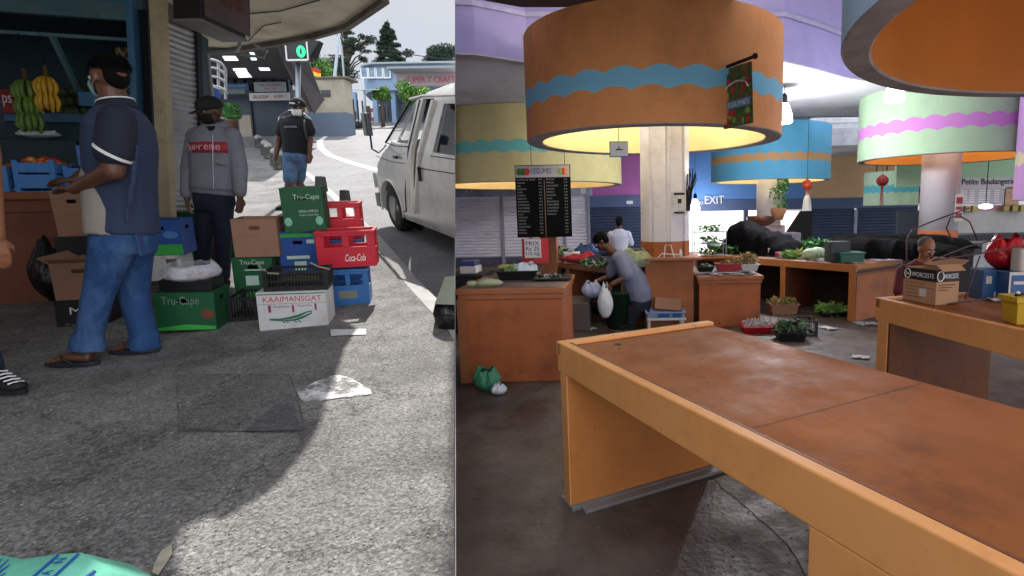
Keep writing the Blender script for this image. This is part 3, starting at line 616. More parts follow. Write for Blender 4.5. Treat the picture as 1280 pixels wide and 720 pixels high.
mb.tube([bpt(12, .45), bpt(10, .95)], .003, 5); mb.tube([bpt(128, .1), bpt(124, .3), bpt(130, .5)], .004, 5)
mb.build('printed_palm', bl, t)

# ---- shop front
teal = mat('teal_paint', '2e6478', .55, .1, 3, .05, 30, dirt='244a58', ds=2, damt=.5)
A = V((-5.63, 5.02)); B = V((-4.45, 5.40)); dirv = (B-A).normalized(); ang = math.atan2(dirv.y, dirv.x)
MS = rotm(ang, (B.x, B.y, 0))      # local: x along the shop front (0 at the column), y into the shop
ZS = 1.0
t = thing('fruit_shop', 'teal fruit shop with open front, dark interior and brown counter', 'shop', MS)
mb = MB(); mb.bx(-7, -.0, 0, .12, 3.42, 4.4); mb.build('fascia', teal, t, bevel=.004)
mb = MB(); mb.bx(-7, -.04, -.06, .0, 3.37, 3.52); mb.build('lintel', mat('lintel_paint', '3e6068', .5, .2, 2, .1, dirt='6b6f6a', ds=2.5, damt=.6), t, bevel=.006)
mb = MB(); mb.bx(-.05, 0.0, -.07, .1, .8, 3.6); mb.build('door_frame', mat('frame_blue', '2d5f80', .5, .1), t, bevel=.004)
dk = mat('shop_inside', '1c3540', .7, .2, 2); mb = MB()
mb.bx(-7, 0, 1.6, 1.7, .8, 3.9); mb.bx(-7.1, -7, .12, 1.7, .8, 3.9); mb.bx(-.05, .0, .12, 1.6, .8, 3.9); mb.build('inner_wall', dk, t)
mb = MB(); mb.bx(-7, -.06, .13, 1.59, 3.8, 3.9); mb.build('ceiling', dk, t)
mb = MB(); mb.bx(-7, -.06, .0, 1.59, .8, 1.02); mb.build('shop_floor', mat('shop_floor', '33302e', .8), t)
mb = MB(); mb.tube([(-7, .25, 3.3), (-.05, .25, 3.28)], .018, 8); mb.tube([(-.75, .25, 3.28), (-.9, 1.1, 2.7)], .03, 6); mb.build('rail', mat('rail_teal', '5a7a84', .5), t)
def shpt(px, py, ly):     # point on the local plane y = ly of the shop
    Mi = MS.inverted(); o = Mi @ V((0, 0, H)); d = (Mi.to_3x3() @ ray(px, py)); k = (ly-o.y)/d.y; return o+d*k
# shelves and counter
def bxp(px0, px1, py0, py1, ly, dep):
    a, b_ = shpt(px0, py1, ly), shpt(px1, py0, ly); return (a.x, b_.x, ly, ly+dep, a.z, b_.z)
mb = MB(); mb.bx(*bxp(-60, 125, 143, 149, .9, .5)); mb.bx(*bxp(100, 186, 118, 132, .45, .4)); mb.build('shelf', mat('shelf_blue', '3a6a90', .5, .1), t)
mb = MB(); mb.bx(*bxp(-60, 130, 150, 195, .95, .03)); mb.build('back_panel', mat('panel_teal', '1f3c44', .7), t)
cnt = mat('counter_brown', '6e3a22', .6, .15, 4, .1, 20, dirt='40200f', ds=3)
M_c = thing('shop_counter', 'long brown counter along the open shop front', 'counter', Matrix.Translation(V((0, 0, 0))))
cb = MB(); a0, a1 = PY(-120, 262, 4.35), PY(112, 240, 4.75); dd = (a1-a0); dd.z = 0; dd.normalize(); nn_ = V((-dd.y, dd.x, 0))
M_c.matrix_world = Matrix(((dd.x, nn_.x, 0, a0.x), (dd.y, nn_.y, 0, a0.y), (0, 0, 1, .7), (0, 0, 0, 1))); lw = (V((a1.x, a1.y, 0))-V((a0.x, a0.y, 0))).length; ct = 1.83-.7
cb.bx(-1.0, lw, .02, .6, .15, ct-.06); cb.build('cabinet', cnt, M_c, bevel=.004)
cb = MB(); cb.bx(-1.0, lw+.02, -.02, .64, ct-.06, ct); cb.build('top_board', mat('counter_edge', '7d4628', .5, .15, 4, .1), M_c, bevel=.006)
cb = MB(); cb.bx(-1.0, lw+.005, -.002, .02, ct-.16, ct-.09); cb.build('front_rail', cnt, M_c, bevel=.003)
CT = M_c.matrix_world
def fruitbox(M, w, d, h, label, m, fr_col, nfr, fname, flabel, fgroup, r0=.035, cat='crate'):
    t = thing('fruit_crate', label, cat, M, 'blue crates on the shop counter'); mb = MB(); mb.bx(0, w, 0, d, 0, .01)
    for y0, y1 in ((0, .012), (d-.012, d)): mb.bx(0, w, y0, y1, .03, h*.6 if True else h); mb.bx(0, w, y0, y1, h*.66, h)
    for x0, x1 in ((0, .012), (w-.012, w)): mb.bx(x0, x1, .012, d-.012, .02, h*.6); mb.bx(x0, x1, .012, d-.012, h*.66, h)
    for x in (0, w-.03):
        for y in (-.003, d-.027): mb.bx(x-.002, x+.032, y, y+.03, 0, h+.02)
    mb.build('crate_body', m, t, bevel=.003)
    for i in range(nfr):
        k = MB(); r = random.uniform(r0*.9, r0*1.1); k.ell((0, 0, 0), (r, r, r*.92), 14, 10)
        x = .05+random.random()*(w-.1); y = .04+random.random()*(d-.08); z = h-.01+random.uniform(0, .05)*(1-abs(2*x/w-1)*.5)
        o = k.build(fname, fr_col[i % len(fr_col)], None, True); o.matrix_world = M @ Matrix.Translation((x, y, z)); tag(o, flabel, fname.replace('_', ' '), fgroup)
    return t
bcr = mat('crate_blue', '3f78b8', .5, .12, 5, .03, dirt='2c4c70', ds=4, damt=.4)
ap = [mat('apple_red', '9a3020', .35, .4, 12, .02), mat('apple_yellow', 'b87838', .35, .4, 12, .02), mat('apple_orange', 'b05028', .35, .35, 14, .02)]
def CTp(px, py, off=0): # local x on counter from pixel
    Mi = CT.inverted(); o = Mi @ V((0, 0, H)); d = Mi.to_3x3() @ ray(px, py); k = (off-o.y)/d.y; return (o+d*k)
x0 = CTp(20, 240).x; x1 = CTp(66, 240).x; xm = CTp(-60, 240).x
fruitbox(CT @ Matrix.Translation((x0, .0, ct)), x1-x0+.03, .34, .235, 'blue crate heaped with red and yellow apples at the counter edge', bcr, ap, 46, 'apple', 'red and yellow apple heaped in a blue crate on the shop counter', 'apples on the shop counter', .03)
fruitbox(CT @ Matrix.Translation((xm, -.02, ct)), x0-xm-.03, .34, .19, 'blue crate heaped with apples at the left edge of the counter', bcr, ap, 60, 'apple', 'red and yellow apple heaped in a blue crate on the shop counter', 'apples on the shop counter', .03)
x2 = CTp(62, 240, .3).x; x3 = CTp(95, 240, .3).x
fruitbox(CT @ Matrix.Translation((x1+.04, .1, ct)), .3, .3, .2, 'blue crate of dark plums behind the hand of the man in blue', bcr, [mat('plum', '2a1418', .3, .3, 14)], 26, 'plum', 'dark plum in the blue crate beside the apples', 'plums on the shop counter', .022)
M = CT @ Matrix.Translation((x1+.02, .4, ct)); t2 = thing('fruit_crate', 'tall blue crate standing on end behind the apples', 'crate', M, 'blue crates on the shop counter'); mb = MB()
mb.bx(0, .03, 0, .03, 0, .42); mb.bx(.24, .27, 0, .03, 0, .42); mb.bx(.03, .24, 0, .02, .3, .42); mb.bx(.03, .24, .0, .02, 0, .1); mb.bx(0, .27, .26, .28, 0, .42); mb.bx(0, .01, .03, .26, 0, .42); mb.build('crate_body', bcr, t2, bevel=.003)
bagmesh(CT @ Matrix.Translation((x0-.1, .05, ct-.0)), .07, .05, .06, 'plastic_bag', 'small crumpled white plastic bag at the left end of the shop counter', M_('plastic_bag'), seed=31)
# bananas
def bananas(px, py, ly, s, m, label, rows_, seed):
    rnd = random.Random(seed); c = MS @ shpt(px, py, ly); t = thing('banana_bunch', label, 'bananas', Matrix.Translation(c)); n = 0
    for row in range(rows_):
        for k in range(7):
            a = -math.pi*.95+math.pi*.9*k/6+rnd.uniform(-.08, .08); z0 = -row*.13*s; mb = MB(); ln = .17*s*rnd.uniform(.9, 1.1); r_ = .07*s
            ux, uy = math.cos(a), math.sin(a)
            pts = [V((ux*.02, uy*.02, z0)), V((ux*.055*s, uy*.055*s, z0-.02*s)), V((ux*.085*s, uy*.085*s, z0-.07*s)), V((ux*.09*s, uy*.09*s, z0-.12*s)), V((ux*.07*s, uy*.07*s, z0-ln)), V((ux*.062*s, uy*.062*s, z0-ln-.012))]
            mb.tube(pts, [.006*s, .012*s, .019*s, .02*s, .012*s, .004*s], 8); mb.build('banana', m, t, True)
    mb = MB(); mb.tube([(0, 0, .1), (0, 0, -rows_*.13*s)], .018*s, 8); mb.build('stalk', mat('stalk', '5a4a2a', .8), t, True)
    mb = MB(); mb.tube([(0, 0, .09), (.0, 0, MS.translation.z+3.28-c.z)], .003, 5); mb.build('string', M_('dark_metal'), t)
bananas(32, 100, .22, 1.05, mat('banana_green', '5c7a30', .5, .15, 10), 'green banana bunch hanging in the shop opening', 3, 1)
bananas(58, 96, .20, 1.0, mat('banana_yellow', 'c89a28', .5, .12, 10, dirt='6a4a18', ds=12, damt=.5), 'yellow banana bunch hanging beside the green bananas', 2, 2)
mb = MB(); mb.ell((0, 0, 0), 1)
av = mat('avocado', '3c4a2a', .5, .4, 10)
for i in range(75):
    px = random.uniform(66, 150); row = random.choice((0, 1, 2)); k = MB(); k.ell((0, 0, 0), (.05, .05, .062), 12, 8); o = k.build('avocado', av, None, True)
    p = MS @ (shpt(px, 139-row*12, .93+.07*row)+V((0, random.uniform(.0, .12), .0))); o.matrix_world = Matrix.Translation(p) @ Euler((random.random(), random.random(), 0)).to_matrix().to_4x4(); tag(o, 'dark green avocado piled on the shop shelf left of the man in blue', 'avocado', 'avocados on the shelf')
# pineapple net sack
p = MS @ shpt(170, 118, .5); pm = mat('pineapple_skin', '7a5f42', .6, .5, 25, .6, 40); t2 = thing('pineapple_sack', 'net sack of pineapples stacked on the shop shelf by the door frame', 'sack', Matrix.Translation(p)); 
for i in range(14):
    k = MB(); k.ell((random.uniform(-.09, .09), random.uniform(-.04, .06), .04+.028*i), (.055, .055, .04), 10, 8, Euler((0, random.random(), 0)).to_matrix()); k.build('pineapple', pm, t2, True)
net = MB(); 
for sgn in (1, -1):
    for j in range(10):
        net.tube([(.125*math.cos(a), .01+.1*math.sin(a), .02+.4*q/12) for q in range(13) for a in [j*.628+sgn*q*.22]], .0035, 4)
net.build('net', mat('net', 'a89878', .8), t2)
# red sign
p = shpt(-30, 140, .85); q = shpt(20, 112, .85); t2 = thing('shelf_sign', 'red sign lettered aps on the left side of the shop shelf', 'sign', MS @ Matrix.Translation(p)); mb = MB(); mb.bx(0, q.x-p.x, 0, .03, 0, q.z-p.z); mb.build('sign_board', mat('sign_red', '8a1420', .5), t2); text(t2, 'snaps', (q.x-p.x)*.3, (q.x-p.x)*.86, .06, .17, 0, M_('white_ink'))
# paper bag on shelf
bagmesh(MS @ Matrix.Translation(shpt(50, 172, .6)), .16, .08, .06, 'plastic_bag', 'flat crumpled white bag on the crates behind the apples', M_('plastic_bag'), seed=33, wr=.5)
t2 = thing('fruit_crate', 'dark crate behind the apples carrying the flat white bag', 'crate', MS @ Matrix.Translation(shpt(-40, 200, .5))); mb = MB(); a = shpt(-40, 200, .5); b_ = shpt(95, 176, .5); mb.bx(0, b_.x-a.x, 0, .4, -.4, b_.z-a.z); mb.build('crate_body', mat('dark_crate', '1b3038', .6), t2, bevel=.004)

# ---- cream column, shutter, sign box
colm = mat('cream_column', 'b4a688', .75, .15, 4, .25, 30, dirt='544a3e', ds=1.7, damt=.75)
a = PY(189, 100, 5.38); b_ = PY(206, 100, 5.38); mb = MB(); mb.bx(a.x, b_.x, 5.38, 5.45, .8, 4.3); tag(mb.build('column', colm, None, bevel=.008), 'cream column with grey worn base between the shop and the shutter', 'column')
t = thing('roller_shutter', 'grey corrugated roller shutter beside the cream column', 'shutter', (0, 0, 0)); xs_ = -4.44; y0, y1 = 5.5, 6.07
mb = MB(); n = 46; prof = []
for i in range(n+1):
    z = .95+(3.44-.95)*i/n; prof += [(xs_, z), (xs_+.012, z+.012), (xs_+.018, z+.027), (xs_+.012, z+.042)]
mb.rings([[V((x, y, z)) for x, z in prof] for y in (y0, y1)], False, close=False)
mb.build('slats', mat('shutter_grey', 'a4a4a8', .4, .12, 3, .03, 40, .4, dirt='55504c', ds=2, damt=.4), t, True)
mb = MB(); mb.bx(xs_-.03, xs_+.04, y1, y1+.06, .95, 3.5); mb.bx(xs_-.05, xs_+.05, y0-.05, y0, .95, 3.5); mb.build('guide_rail', M_('dark_metal'), t)
mb = MB(); mb.bx(-4.60, -4.5, 5.62, 6.13, .8, 4.3)
tag(mb.build('shop_side_wall', mat('side_wall', '6a6660', .8, .15), None), 'grey wall behind the roller shutter', 'wall')
t = thing('sign_box', 'black and brown sign box with faded lettering over the roller shutter', 'sign', (0, 0, 0)); xa = PY(212, 30, 4.9).x; xb = PY(247, 30, 4.9).x
mb = MB(); mb.bx(xa, xb, 4.9, 5.45, 3.23, 3.66); mb.build('sign_case', mat('sign_black', '151112', .5), t, bevel=.004)
mb = MB(); mb.bx(xb, xb+.012, 4.93, 5.5, 3.26, 3.66); mb.build('sign_face', mat('sign_brown', '4c3c36', .45, .2, 3, .05, dirt='6a5550', ds=3), t)
text(t, 'BAZAR', 4.98, 5.42, 3.42, 3.56, 0, mat('faded_red', '6e2a22', .6), M=Matrix.Translation((xb+.0145, 0, 0)) @ Matrix.Rotation(math.radians(90), 4, 'Z'), thick=.001)
mb = MB(); mb.bx(xa, xb, 4.89, 5.47, 3.21, 3.23); mb.build('sign_edge', mat('sign_edge', '6d6a68', .5), t)

tag((lambda m_: (m_.bx(-14, -1.0, -5.2, -5.0, -.5, 3.66), m_.bx(-14, -13.8, -5, 2, -.5, 3.66), m_.build('rear_wall', mat('rear_wall', '6a6660', .85, .15)))[2])(MB()), 'grey shop wall closing the covered pavement behind the viewer', 'wall')  # unseen wall added behind the viewer to darken the pavement shade
# ---- canopy over the pavement (flat concrete slab with downstand lip)
ZC = 3.7
edge = [PZ(*p, ZC) for p in ((478, -4), (430, 30), (388, 42), (345, 50), (285, 60))]
shift = V((sd.x, sd.y, 0))*((ZC-.75)/math.tan(SUN_EL))
near = []
for p in ((414, 440), (400, 480), (383, 520), (370, 552), (340, 585), (290, 612), (232, 640), (222, 680), (222, 760)):
    q = S(*p); near.append(V((q.x, q.y, 0))+V((sd.x, sd.y, 0))*((ZC-q.z)/math.tan(SUN_EL)))
poly = [(p.x, p.y) for p in near[::-1]]+[(p.x, p.y) for p in edge]+[(-5.2, 7.3), (-5.4, 5.6)]
poly = [(near[-1].x, -4)]+poly+[(-7.2, 4.72), (-12, 2.2), (-12, -4)]
cm = mat('canopy_cream', 'd6ccb8', .8, .1, 1.5, .15, 20, dirt='7e6f5c', ds=1.2, damt=.6)
t = thing('concrete_canopy', 'flat cream concrete canopy with grey stained edge over the pavement', 'canopy', (0, 0, 0)); mb = MB(); mb.slab(poly, ZC, ZC+.16); mb.build('slab', cm, t)
lip = MB(); ep = [(p.x, p.y) for p in near[::-1]][-6:]+[(p.x, p.y) for p in edge]+[(-5.2, 7.3)]
for a, b_ in zip(ep, ep[1:]):
    a, b_ = V((a[0], a[1], 0)), V((b_[0], b_[1], 0)); d = (b_-a); l = d.length; an = math.atan2(d.y, d.x); lip.M = Matrix.Translation(V((a.x, a.y, 0))) @ Matrix.Rotation(an, 4, 'Z'); lip.bx(-.01, l+.01, -.06, .002, ZC-.055, ZC+.17)
lip.build('edge_beam', mat('edge_grey', '6d675e', .8, .2, 3, .3, 25, dirt='3c362f', ds=2, damt=.7), t)
cb = MB(); cb.tube([PZ(300, 18, ZC-.012), PZ(350, 14, ZC-.012), PZ(400, 0, ZC-.012)], .006, 5); cb.tube([PZ(310, 52, ZC-.012), PZ(330, 32, ZC-.012), PZ(352, 28, ZC-.012)], .005, 5); cb.build('cable', M_('dark_metal'), t)
tag(bpy.data.objects['cable'])
# pipe frame and curved balcony railing beyond the shutter
t = thing('balcony_railing', 'white curved tubular railing beyond the roller shutter', 'railing', (0, 0, 0)); mb = MB()
for k, py in enumerate((74, 84, 95, 107)):
    pts = [PY(262+20*math.sin(math.pi/2*i/8)+1*k*.2, py+(16-2*k)*(i/8)**1.6, 9+1.2*i/8) for i in range(9)]; mb.tube(pts, .022, 6)
for i in (3, 8): mb.tube([PY(262+20*math.sin(math.pi/2*i/8), 74+16*(i/8)**1.6, 9+1.2*i/8), PY(262+20*math.sin(math.pi/2*i/8), 112+12*(i/8)**1.6, 9+1.2*i/8)], .022, 6)
mb.build('rails', mat('rail_white', '9a9ea2', .5), t)
t = thing('pipe_frame', 'grey pipe post with curved top bracket under the canopy end', 'pipe', (0, 0, 0)); mb = MB()
mb.tube([V((PY(259, 66, 6.6).x, 6.6, g(6.6))), PY(259, 66, 6.6)], .02, 8); mb.tube([PY(259, 66, 6.6), PY(296, 64, 6.6), PY(300, 56, 6.6), PY(300, 48, 6.6)], .02, 8); mb.tube([PY(300, 68, 6.7), PY(330, 72, 6.7), PY(334, 64, 6.7), PY(318, 56, 6.7)], .014, 8); mb.build('pipes', M_('rail_white'), t)
# blue meter box
p = PY(258, 122, 7.6); q = PY(268, 110, 7.6); t = thing('meter_box', 'small blue box mounted behind the capped man', 'box', p); mb = MB(); mb.bx(0, q.x-p.x, 0, .1, 0, q.z-p.z); mb.build('box_body', mat('meter_blue', '2c58a8', .5), t, bevel=.005); mb = MB(); mb.bx(-.005, q.x-p.x+.005, -.01, .11, q.z-p.z, q.z-p.z+.02); mb.build('lid', M_('white_paint'), t)
mb = MB(); mb.tube([(.06, .12, -2), (.06, .12, .1)], .02, 8); mb.build('post', M_('steel'), t)
# ---- bollards
def bollard(pl, pr, top, name, label, m, group, y=None, h=None):
    a = S(pl, pr); t = thing(name, label, 'bollard', a, group); hh = h or (pr-top)/F*a.y
    mb = MB(); s_ = hh*.3; mb.rings([[V((x*k, y_*k, z)) for x, y_ in ((-s_, -s_), (s_, -s_), (s_, s_), (-s_, s_))] for k, z in ((1.0, 0), (.8, hh*.94), (.7, hh))]); mb.build('post', m, t, bevel=.01)
    return t
bm_ = mat('bollard_stone', '3c403c', .9, .3, 6, .4, 40, dirt='6a6c62', ds=5)
bollard(402, 240, 221, 'bollard', 'tapered dark stone bollard by the kerb, just above the tall carton stack', bm_, 'dark stone bollards')
bollard(432, 256, 238, 'bollard', 'tapered dark stone bollard at the kerb behind the red crates', bm_, 'dark stone bollards')
wb = mat('bollard_white', '8e908c', .8, .2, 6, .2, dirt='3a3c38', ds=3, damt=.8)
for i in (0, 1, 3, 4, 6):
    f_ = i/6; t = bollard(350-26*f_, 212-27*f_, 0, 'low_bollard', 'low white-topped bollard in the row left of the walking man, %s' % {0: 'nearest', 1: 'second nearest', 3: 'middle', 4: 'second from the far end', 6: 'farthest'}[i], bm_, 'row of low bollards', h=.36)
    mb = MB(); mb.lathe((0, 0, .30), [(.09, 0), (.115, .04), (.10, .12), (.02, .16)], 16); mb.build('white_cap', wb, t, True)
# ---- traffic light
TY = 10.4; p = PY(371, 245, TY); t = thing('traffic_light', 'pedestrian traffic light showing green on a grey pole under the canopy edge', 'traffic light', V((p.x, TY, g(TY))))
bz = g(TY); mb = MB(); mb.tube([(0, 0, 0), tuple(PY(373, 79, TY)-t.location)], .042, 12); mb.build('pole', M_('steel'), t, True)
a, b_ = PY(364, 78, TY)-t.location, PY(388, 51, TY)-t.location; mb = MB(); mb.bx(a.x, b_.x, -.12, .05, a.z, b_.z); mb.build('housing', M_('black_plastic'), t, bevel=.015)
mb = MB(); mb.bx(a.x-.01, a.x+.012, -.135, -.12, a.z, b_.z); mb.bx(b_.x-.012, b_.x+.01, -.135, -.12, a.z, b_.z); mb.bx(a.x+.012, b_.x-.012, -.135, -.12, b_.z-.02, b_.z+.01); mb.bx(a.x+.012, b_.x-.012, -.135, -.12, a.z-.01, a.z+.02); mb.build('white_border', M_('white_paint'), t)
c_ = PY(376.5, 64.5, TY-.14)-t.location; mb = MB(); n = 24
mb.rings([[V((c_.x+.075*math.cos(k/n*6.283), c_.y-.012*j, c_.z+.1*math.sin(k/n*6.283))) for k in range(n)] for j in (0, 1)]); mb.build('green_lens', mat('green_lamp', '20c878', .4, .2, 30, 0, emit=1.3), t)
mb = MB(); mb.rings([[V((c_.x+.022*math.cos(k/n*6.283), c_.y-.012-.004*j, c_.z+.055*math.sin(k/n*6.283))) for k in range(n)] for j in (0, 1)]); mb.build('figure', mat('lamp_dark', '0c5a38', .5), t)
mb = MB(); hb_ = PY(400, 52, TY)-t.location; mb.rings([[(b_.x, -.12, b_.z), (b_.x, .1, b_.z), (b_.x, .1, a.z+.03), (b_.x, -.12, a.z+.03)], [(hb_.x, -.02, b_.z-.01), (hb_.x, .12, b_.z-.01), (b_.x+.03, .12, a.z+.06), (b_.x+.03, -.02, a.z+.06)]]); mb.build('side_hood', M_('black_plastic'), t)
# ---- lamp mast and flag
p = S(411, 164, -.06); t = thing('mast', 'tall thin white mast rising beside the cream and grey kiosk', 'mast', p); d_ = p.y; mb = MB(); tp = PY(424.5, 38, d_)-p; mb.tube([(0, 0, 0), (tp.x*.5, 0, tp.z*.5), (tp.x, 0, tp.z)], [.12, .09, .06], 10); mb.build('pole', mat('mast_white', '9aa4ac', .5), t, True)
p = S(396, 160, -.06); t = thing('flag', 'small red, yellow and green flag on a thin pole above the shelter roof edge', 'flag', p); mb = MB(); tp = PY(388, 82, p.y)-p; mb.tube([(0, 0, 0), (tp.x, 0, tp.z)], .03, 6); mb.build('flagpole', M_('steel'), t)
a = PY(388, 98, p.y)-p; sc_ = p.y/700
for i, c in enumerate(('c0202a', 'e0b020', '2a7a3a')):
    mb = MB(); mb.rings([[V((a.x+x*sc_, .1*math.sin(x*.7), a.z+(12-4.2*i-x*.12+.8*math.sin(x*.5)-dz)*sc_)) for x in range(0, 13, 2)] for dz in (0, 4.2)], False, close=False); mb.build('flag_stripe', mat('flag%d' % i, c, .8), t, solid=.02)
# ---- market shelter in the middle distance
DS = 24.0; gs = g(DS)
def sp(px, py, y): return PY(px, py, y)
t = thing('market_shelter', 'open market shelter with steep dark roof, skylights and dark blue wall', 'shelter', (0, 0, 0))
wallm = mat('shelter_wall', '2b3644', .6, .12, 1.5, .05)
a, b_ = sp(262, 165, 25), sp(366, 163, 25); mb = MB(); mb.bx(a.x, b_.x, 25, 25.3, g(25)-.3, sp(300, 96, 25).z); mb.build('wall', wallm, t)
mb = MB(); mb.bx(sp(279, 160, 24.9).x, sp(282, 150, 24.9).x, 24.93, 25, g(25), sp(300, 128, 25).z); mb.bx(sp(313.5, 160, 24.9).x, sp(315, 150, 24.9).x, 24.93, 25, g(25), sp(300, 122, 25).z); mb.build('wall_joint', M_('dark_metal'), t)
# roof: sheet descending from upper left front to the right eave
rfm = mat('roof_dark', '3c3a3c', .8, .2, 2, .1, 8)
R_ = [sp(236, 45, 15), sp(345, 43, 15), sp(345, 43, 15).lerp(sp(366, 97, 25), .5), sp(366, 97, 25), sp(236, 97, 25)]
mb = MB(); mb.pane([R_[0], R_[1], R_[3], R_[4]]); mb.build('roof', rfm, t, solid=-.08)
S0, S1, S2, S3, S4 = R_[1], R_[1]+V((.55, 0, .1)), sp(403, 122, 22), sp(390, 140, 22), R_[3]
mb = MB(); mb.pane([S0, S1, S2]); mb.pane([S0, S2, S3]); mb.pane([S0, S3, S4]); mb.build('side_roof', mat('side_roof', '4a4648', .8, .2, 2, .1, 8), t, solid=.1)
em = mat('skylight', 'e8eef0', .5, .05, 3, 0, emit=1.0)  # panes glow on their own to stand in for daylight through the roof
def onroof(px, py, off=.0):
    n = (R_[1]-R_[0]).cross(R_[4]-R_[0]).normalized(); o = V((0, 0, H)); d = ray(px, py); k = (R_[0]-o).dot(n)/d.dot(n); return o+d*k*.955
for q in (((278, 70), (294, 70), (298, 75), (281, 75)), ((291, 85.5), (307, 85), (309, 88), (292, 88)), ((294, 89.5), (309, 89), (315, 96), (298, 96.5)), ((323, 84), (336, 84), (338, 87.5), (325, 87.5)), ((327, 89), (339, 89), (346, 96), (331, 95.5)), ((312, 66), (317, 66), (319, 68.5), (313, 68.5)), ((313, 72), (320, 72), (321, 74.5), (314, 74.5))):
    mb = MB(); mb.pane([onroof(*p) for p in q]); mb.build('skylight', em, t, solid=.02)
mb = MB()
for i in range(9): x = sp(268+12*i, 100, 25).x; mb.bx(x, x+.08, 24.9, 25, sp(300, 108, 25).z, sp(300, 98, 25).z)
mb.build('lattice', M_('dark_metal'), t)
def signboard(px0, px1, py0, py1, y, label, m, lines, tm, name='sign_board', side=None):
    a = PY(px0, py1, y); b_ = PY(px1, py0, y); w_, h_ = b_.x-a.x, b_.z-a.z; t = thing(name, label, 'sign', a); mb = MB(); mb.bx(0, w_, 0, .06, 0, h_); mb.build('board', m, t, bevel=.005)
    for s, x0, x1, z0, z1 in lines: text(t, s, w_*x0, w_*x1, h_*z0, h_*z1, 0, tm, thick=.01)
    return t
signboard(283, 310, 104, 115, 24.5, 'blue sign with two lines of pale lettering on the shelter', mat('sign_blue', '205080', .5), [('OPEN MARKET', .1, .9, .55, .85), ('fruit and veg', .2, .85, .15, .4)], mat('sign_pale', '8ab8d0', .5))
signboard(318, 356, 102, 115, 24.6, 'grey board with faint red lettering above the white hotel sign', mat('sign_grey', '8c9096', .5), [('MARCHE CENTRAL', .2, .85, .55, .8), ('VACOAS', .35, .7, .2, .45)], mat('faint_red', 'a07078', .5))
signboard(312, 361, 115.5, 126, 24.3, 'long white sign with red lettering SALADDIP HOTEL on the shelter wall', mat('sign_white', 'a8a8a8', .5), [('SALADDIP', .1, .48, .25, .7), ('HOTEL', .62, .86, .3, .7)], mat('dull_red', '8a3038', .5))
signboard(365, 400, 112, 121, 23, 'small grey sign board under the shelter roof edge', mat('sign_grey2', '5c6670', .5), [('Rue du Marche', .1, .9, .3, .7)], M_('sign_pale'))
mb = MB(); a = sp(240, 103, 24.8); b_ = sp(318, 122, 24.8); mb.bx(a.x, b_.x, 24.2, 24.8, sp(250, 122, 24.8).z, sp(250, 116, 24.8).z); mb.build('ledge', mat('ledge', '5c6468', .7), t)
for px0, px1, l_ in ((300, 313, 'tall beige panel leaning on the shelter wall right of the potted plant'), (274, 284, 'beige panel leaning on the shelter wall left of the potted plant')):
    a = sp(px0, 165, 24); mb = MB(); mb.bx(0, sp(px1, 150, 24).x-a.x, 0, .06, 0, sp(px0, 144, 24).z-g(24)); o = mb.build('panel', mat('beige_panel', '8c8474', .7), None, bevel=.01); o.location = (a.x, 24, g(24)); tag(o, l_, 'panel')
t = thing('potted_plant', 'leafy green plant in a terracotta pot before the shelter wall', 'plant', V((sp(291, 165, 22).x, 22, g(22)))); hz = sp(291, 152, 22).z-g(22); mb = MB(); mb.lathe((0, 0, 0), [(.14, 0), (.2, max(.35, hz)), (.22, max(.35, hz)), (.22, max(.35, hz)+.06), (.12, max(.35, hz)+.05)], 16); mb.build('pot', mat('terracotta', '7c5a4a', .8), t, True)
def leaves(name, m, parent, clumps, n, s, seed=1, flat=.6):
    rnd = random.Random(seed); mb = MB()
    for c, r in clumps:
        r = (r, r, r) if not isinstance(r, tuple) else r
        for i in range(n):
            d = V((rnd.gauss(0, 1), rnd.gauss(0, 1), rnd.gauss(0, 1))).normalized()*rnd.random()**.4
            p = V(c)+V((d.x*r[0], d.y*r[1], d.z*r[2])); e = Euler((rnd.uniform(0, 6), rnd.uniform(-1, 1), rnd.uniform(0, 6))).to_matrix(); k = s*rnd.uniform(.5, 1.3)
            mb.pane([p+e@V(q)*k for q in ((-.5, 0, 0), (0, -.25*flat, .05), (.6, 0, 0), (0, .3*flat, .08))], rnd.choice((0, 0, 1)) if isinstance(m, list) else 0)
    return mb.build(name, m, parent, fix=False)
leaves('foliage', [mat('plant_green', '3a7a34', .6, .4, 5), mat('plant_light', '6aa050', .6, .3, 5)], t, [((0, 0, max(.35, hz)+.35), (.38, .3, .4))], 260, .2, 3)
# step in front of the shelter
mb = MB(); a = sp(296, 178, 23); mb.bx(sp(240, 178, 21.6).x, sp(366, 178, 21.6).x, 21.6, 24.98, g(21.6)-.2, g(25)-.35); tag(mb.build('shelter_step', mat('step_grey', '5a5c5e', .85, .2, 3)), kind='structure')
# ---- kiosk
KY = 27.0; t = thing('kiosk', 'cream kiosk with grey-blue base and small dark window behind the walking man', 'kiosk', (0, 0, 0)); x0 = sp(364, 150, KY).x; x1 = sp(434, 150, KY).x; z0 = g(KY)-.3; zm = sp(400, 141, KY).z; z1 = sp(410, 99, KY).z
mb = MB(); mb.bx(x0, x1, KY, KY+.7, zm, z1); mb.build('upper_wall', mat('kiosk_cream', '9c9484', .8, .15, 1.2, .1, dirt='6c665c', ds=1), t)
mb = MB(); mb.bx(x0-.02, x1+.02, KY-.03, KY+.72, z0, zm); mb.build('lower_wall', mat('kiosk_blue', '5a6878', .7, .1, 1), t)
mb = MB(); mb.bx(x0-.2, x1+.25, KY-.1, KY+.9, z1, z1+.1); mb.build('roof', mat('kiosk_roof', '5a5048', .8), t, bevel=.02)
mb = MB(); mb.bx(sp(398, 150, KY).x, sp(416, 150, KY).x, KY-.05, KY, sp(400, 121, KY).z, sp(400, 113, KY).z); mb.build('window', mat('dark_window', '30363e', .3), t)
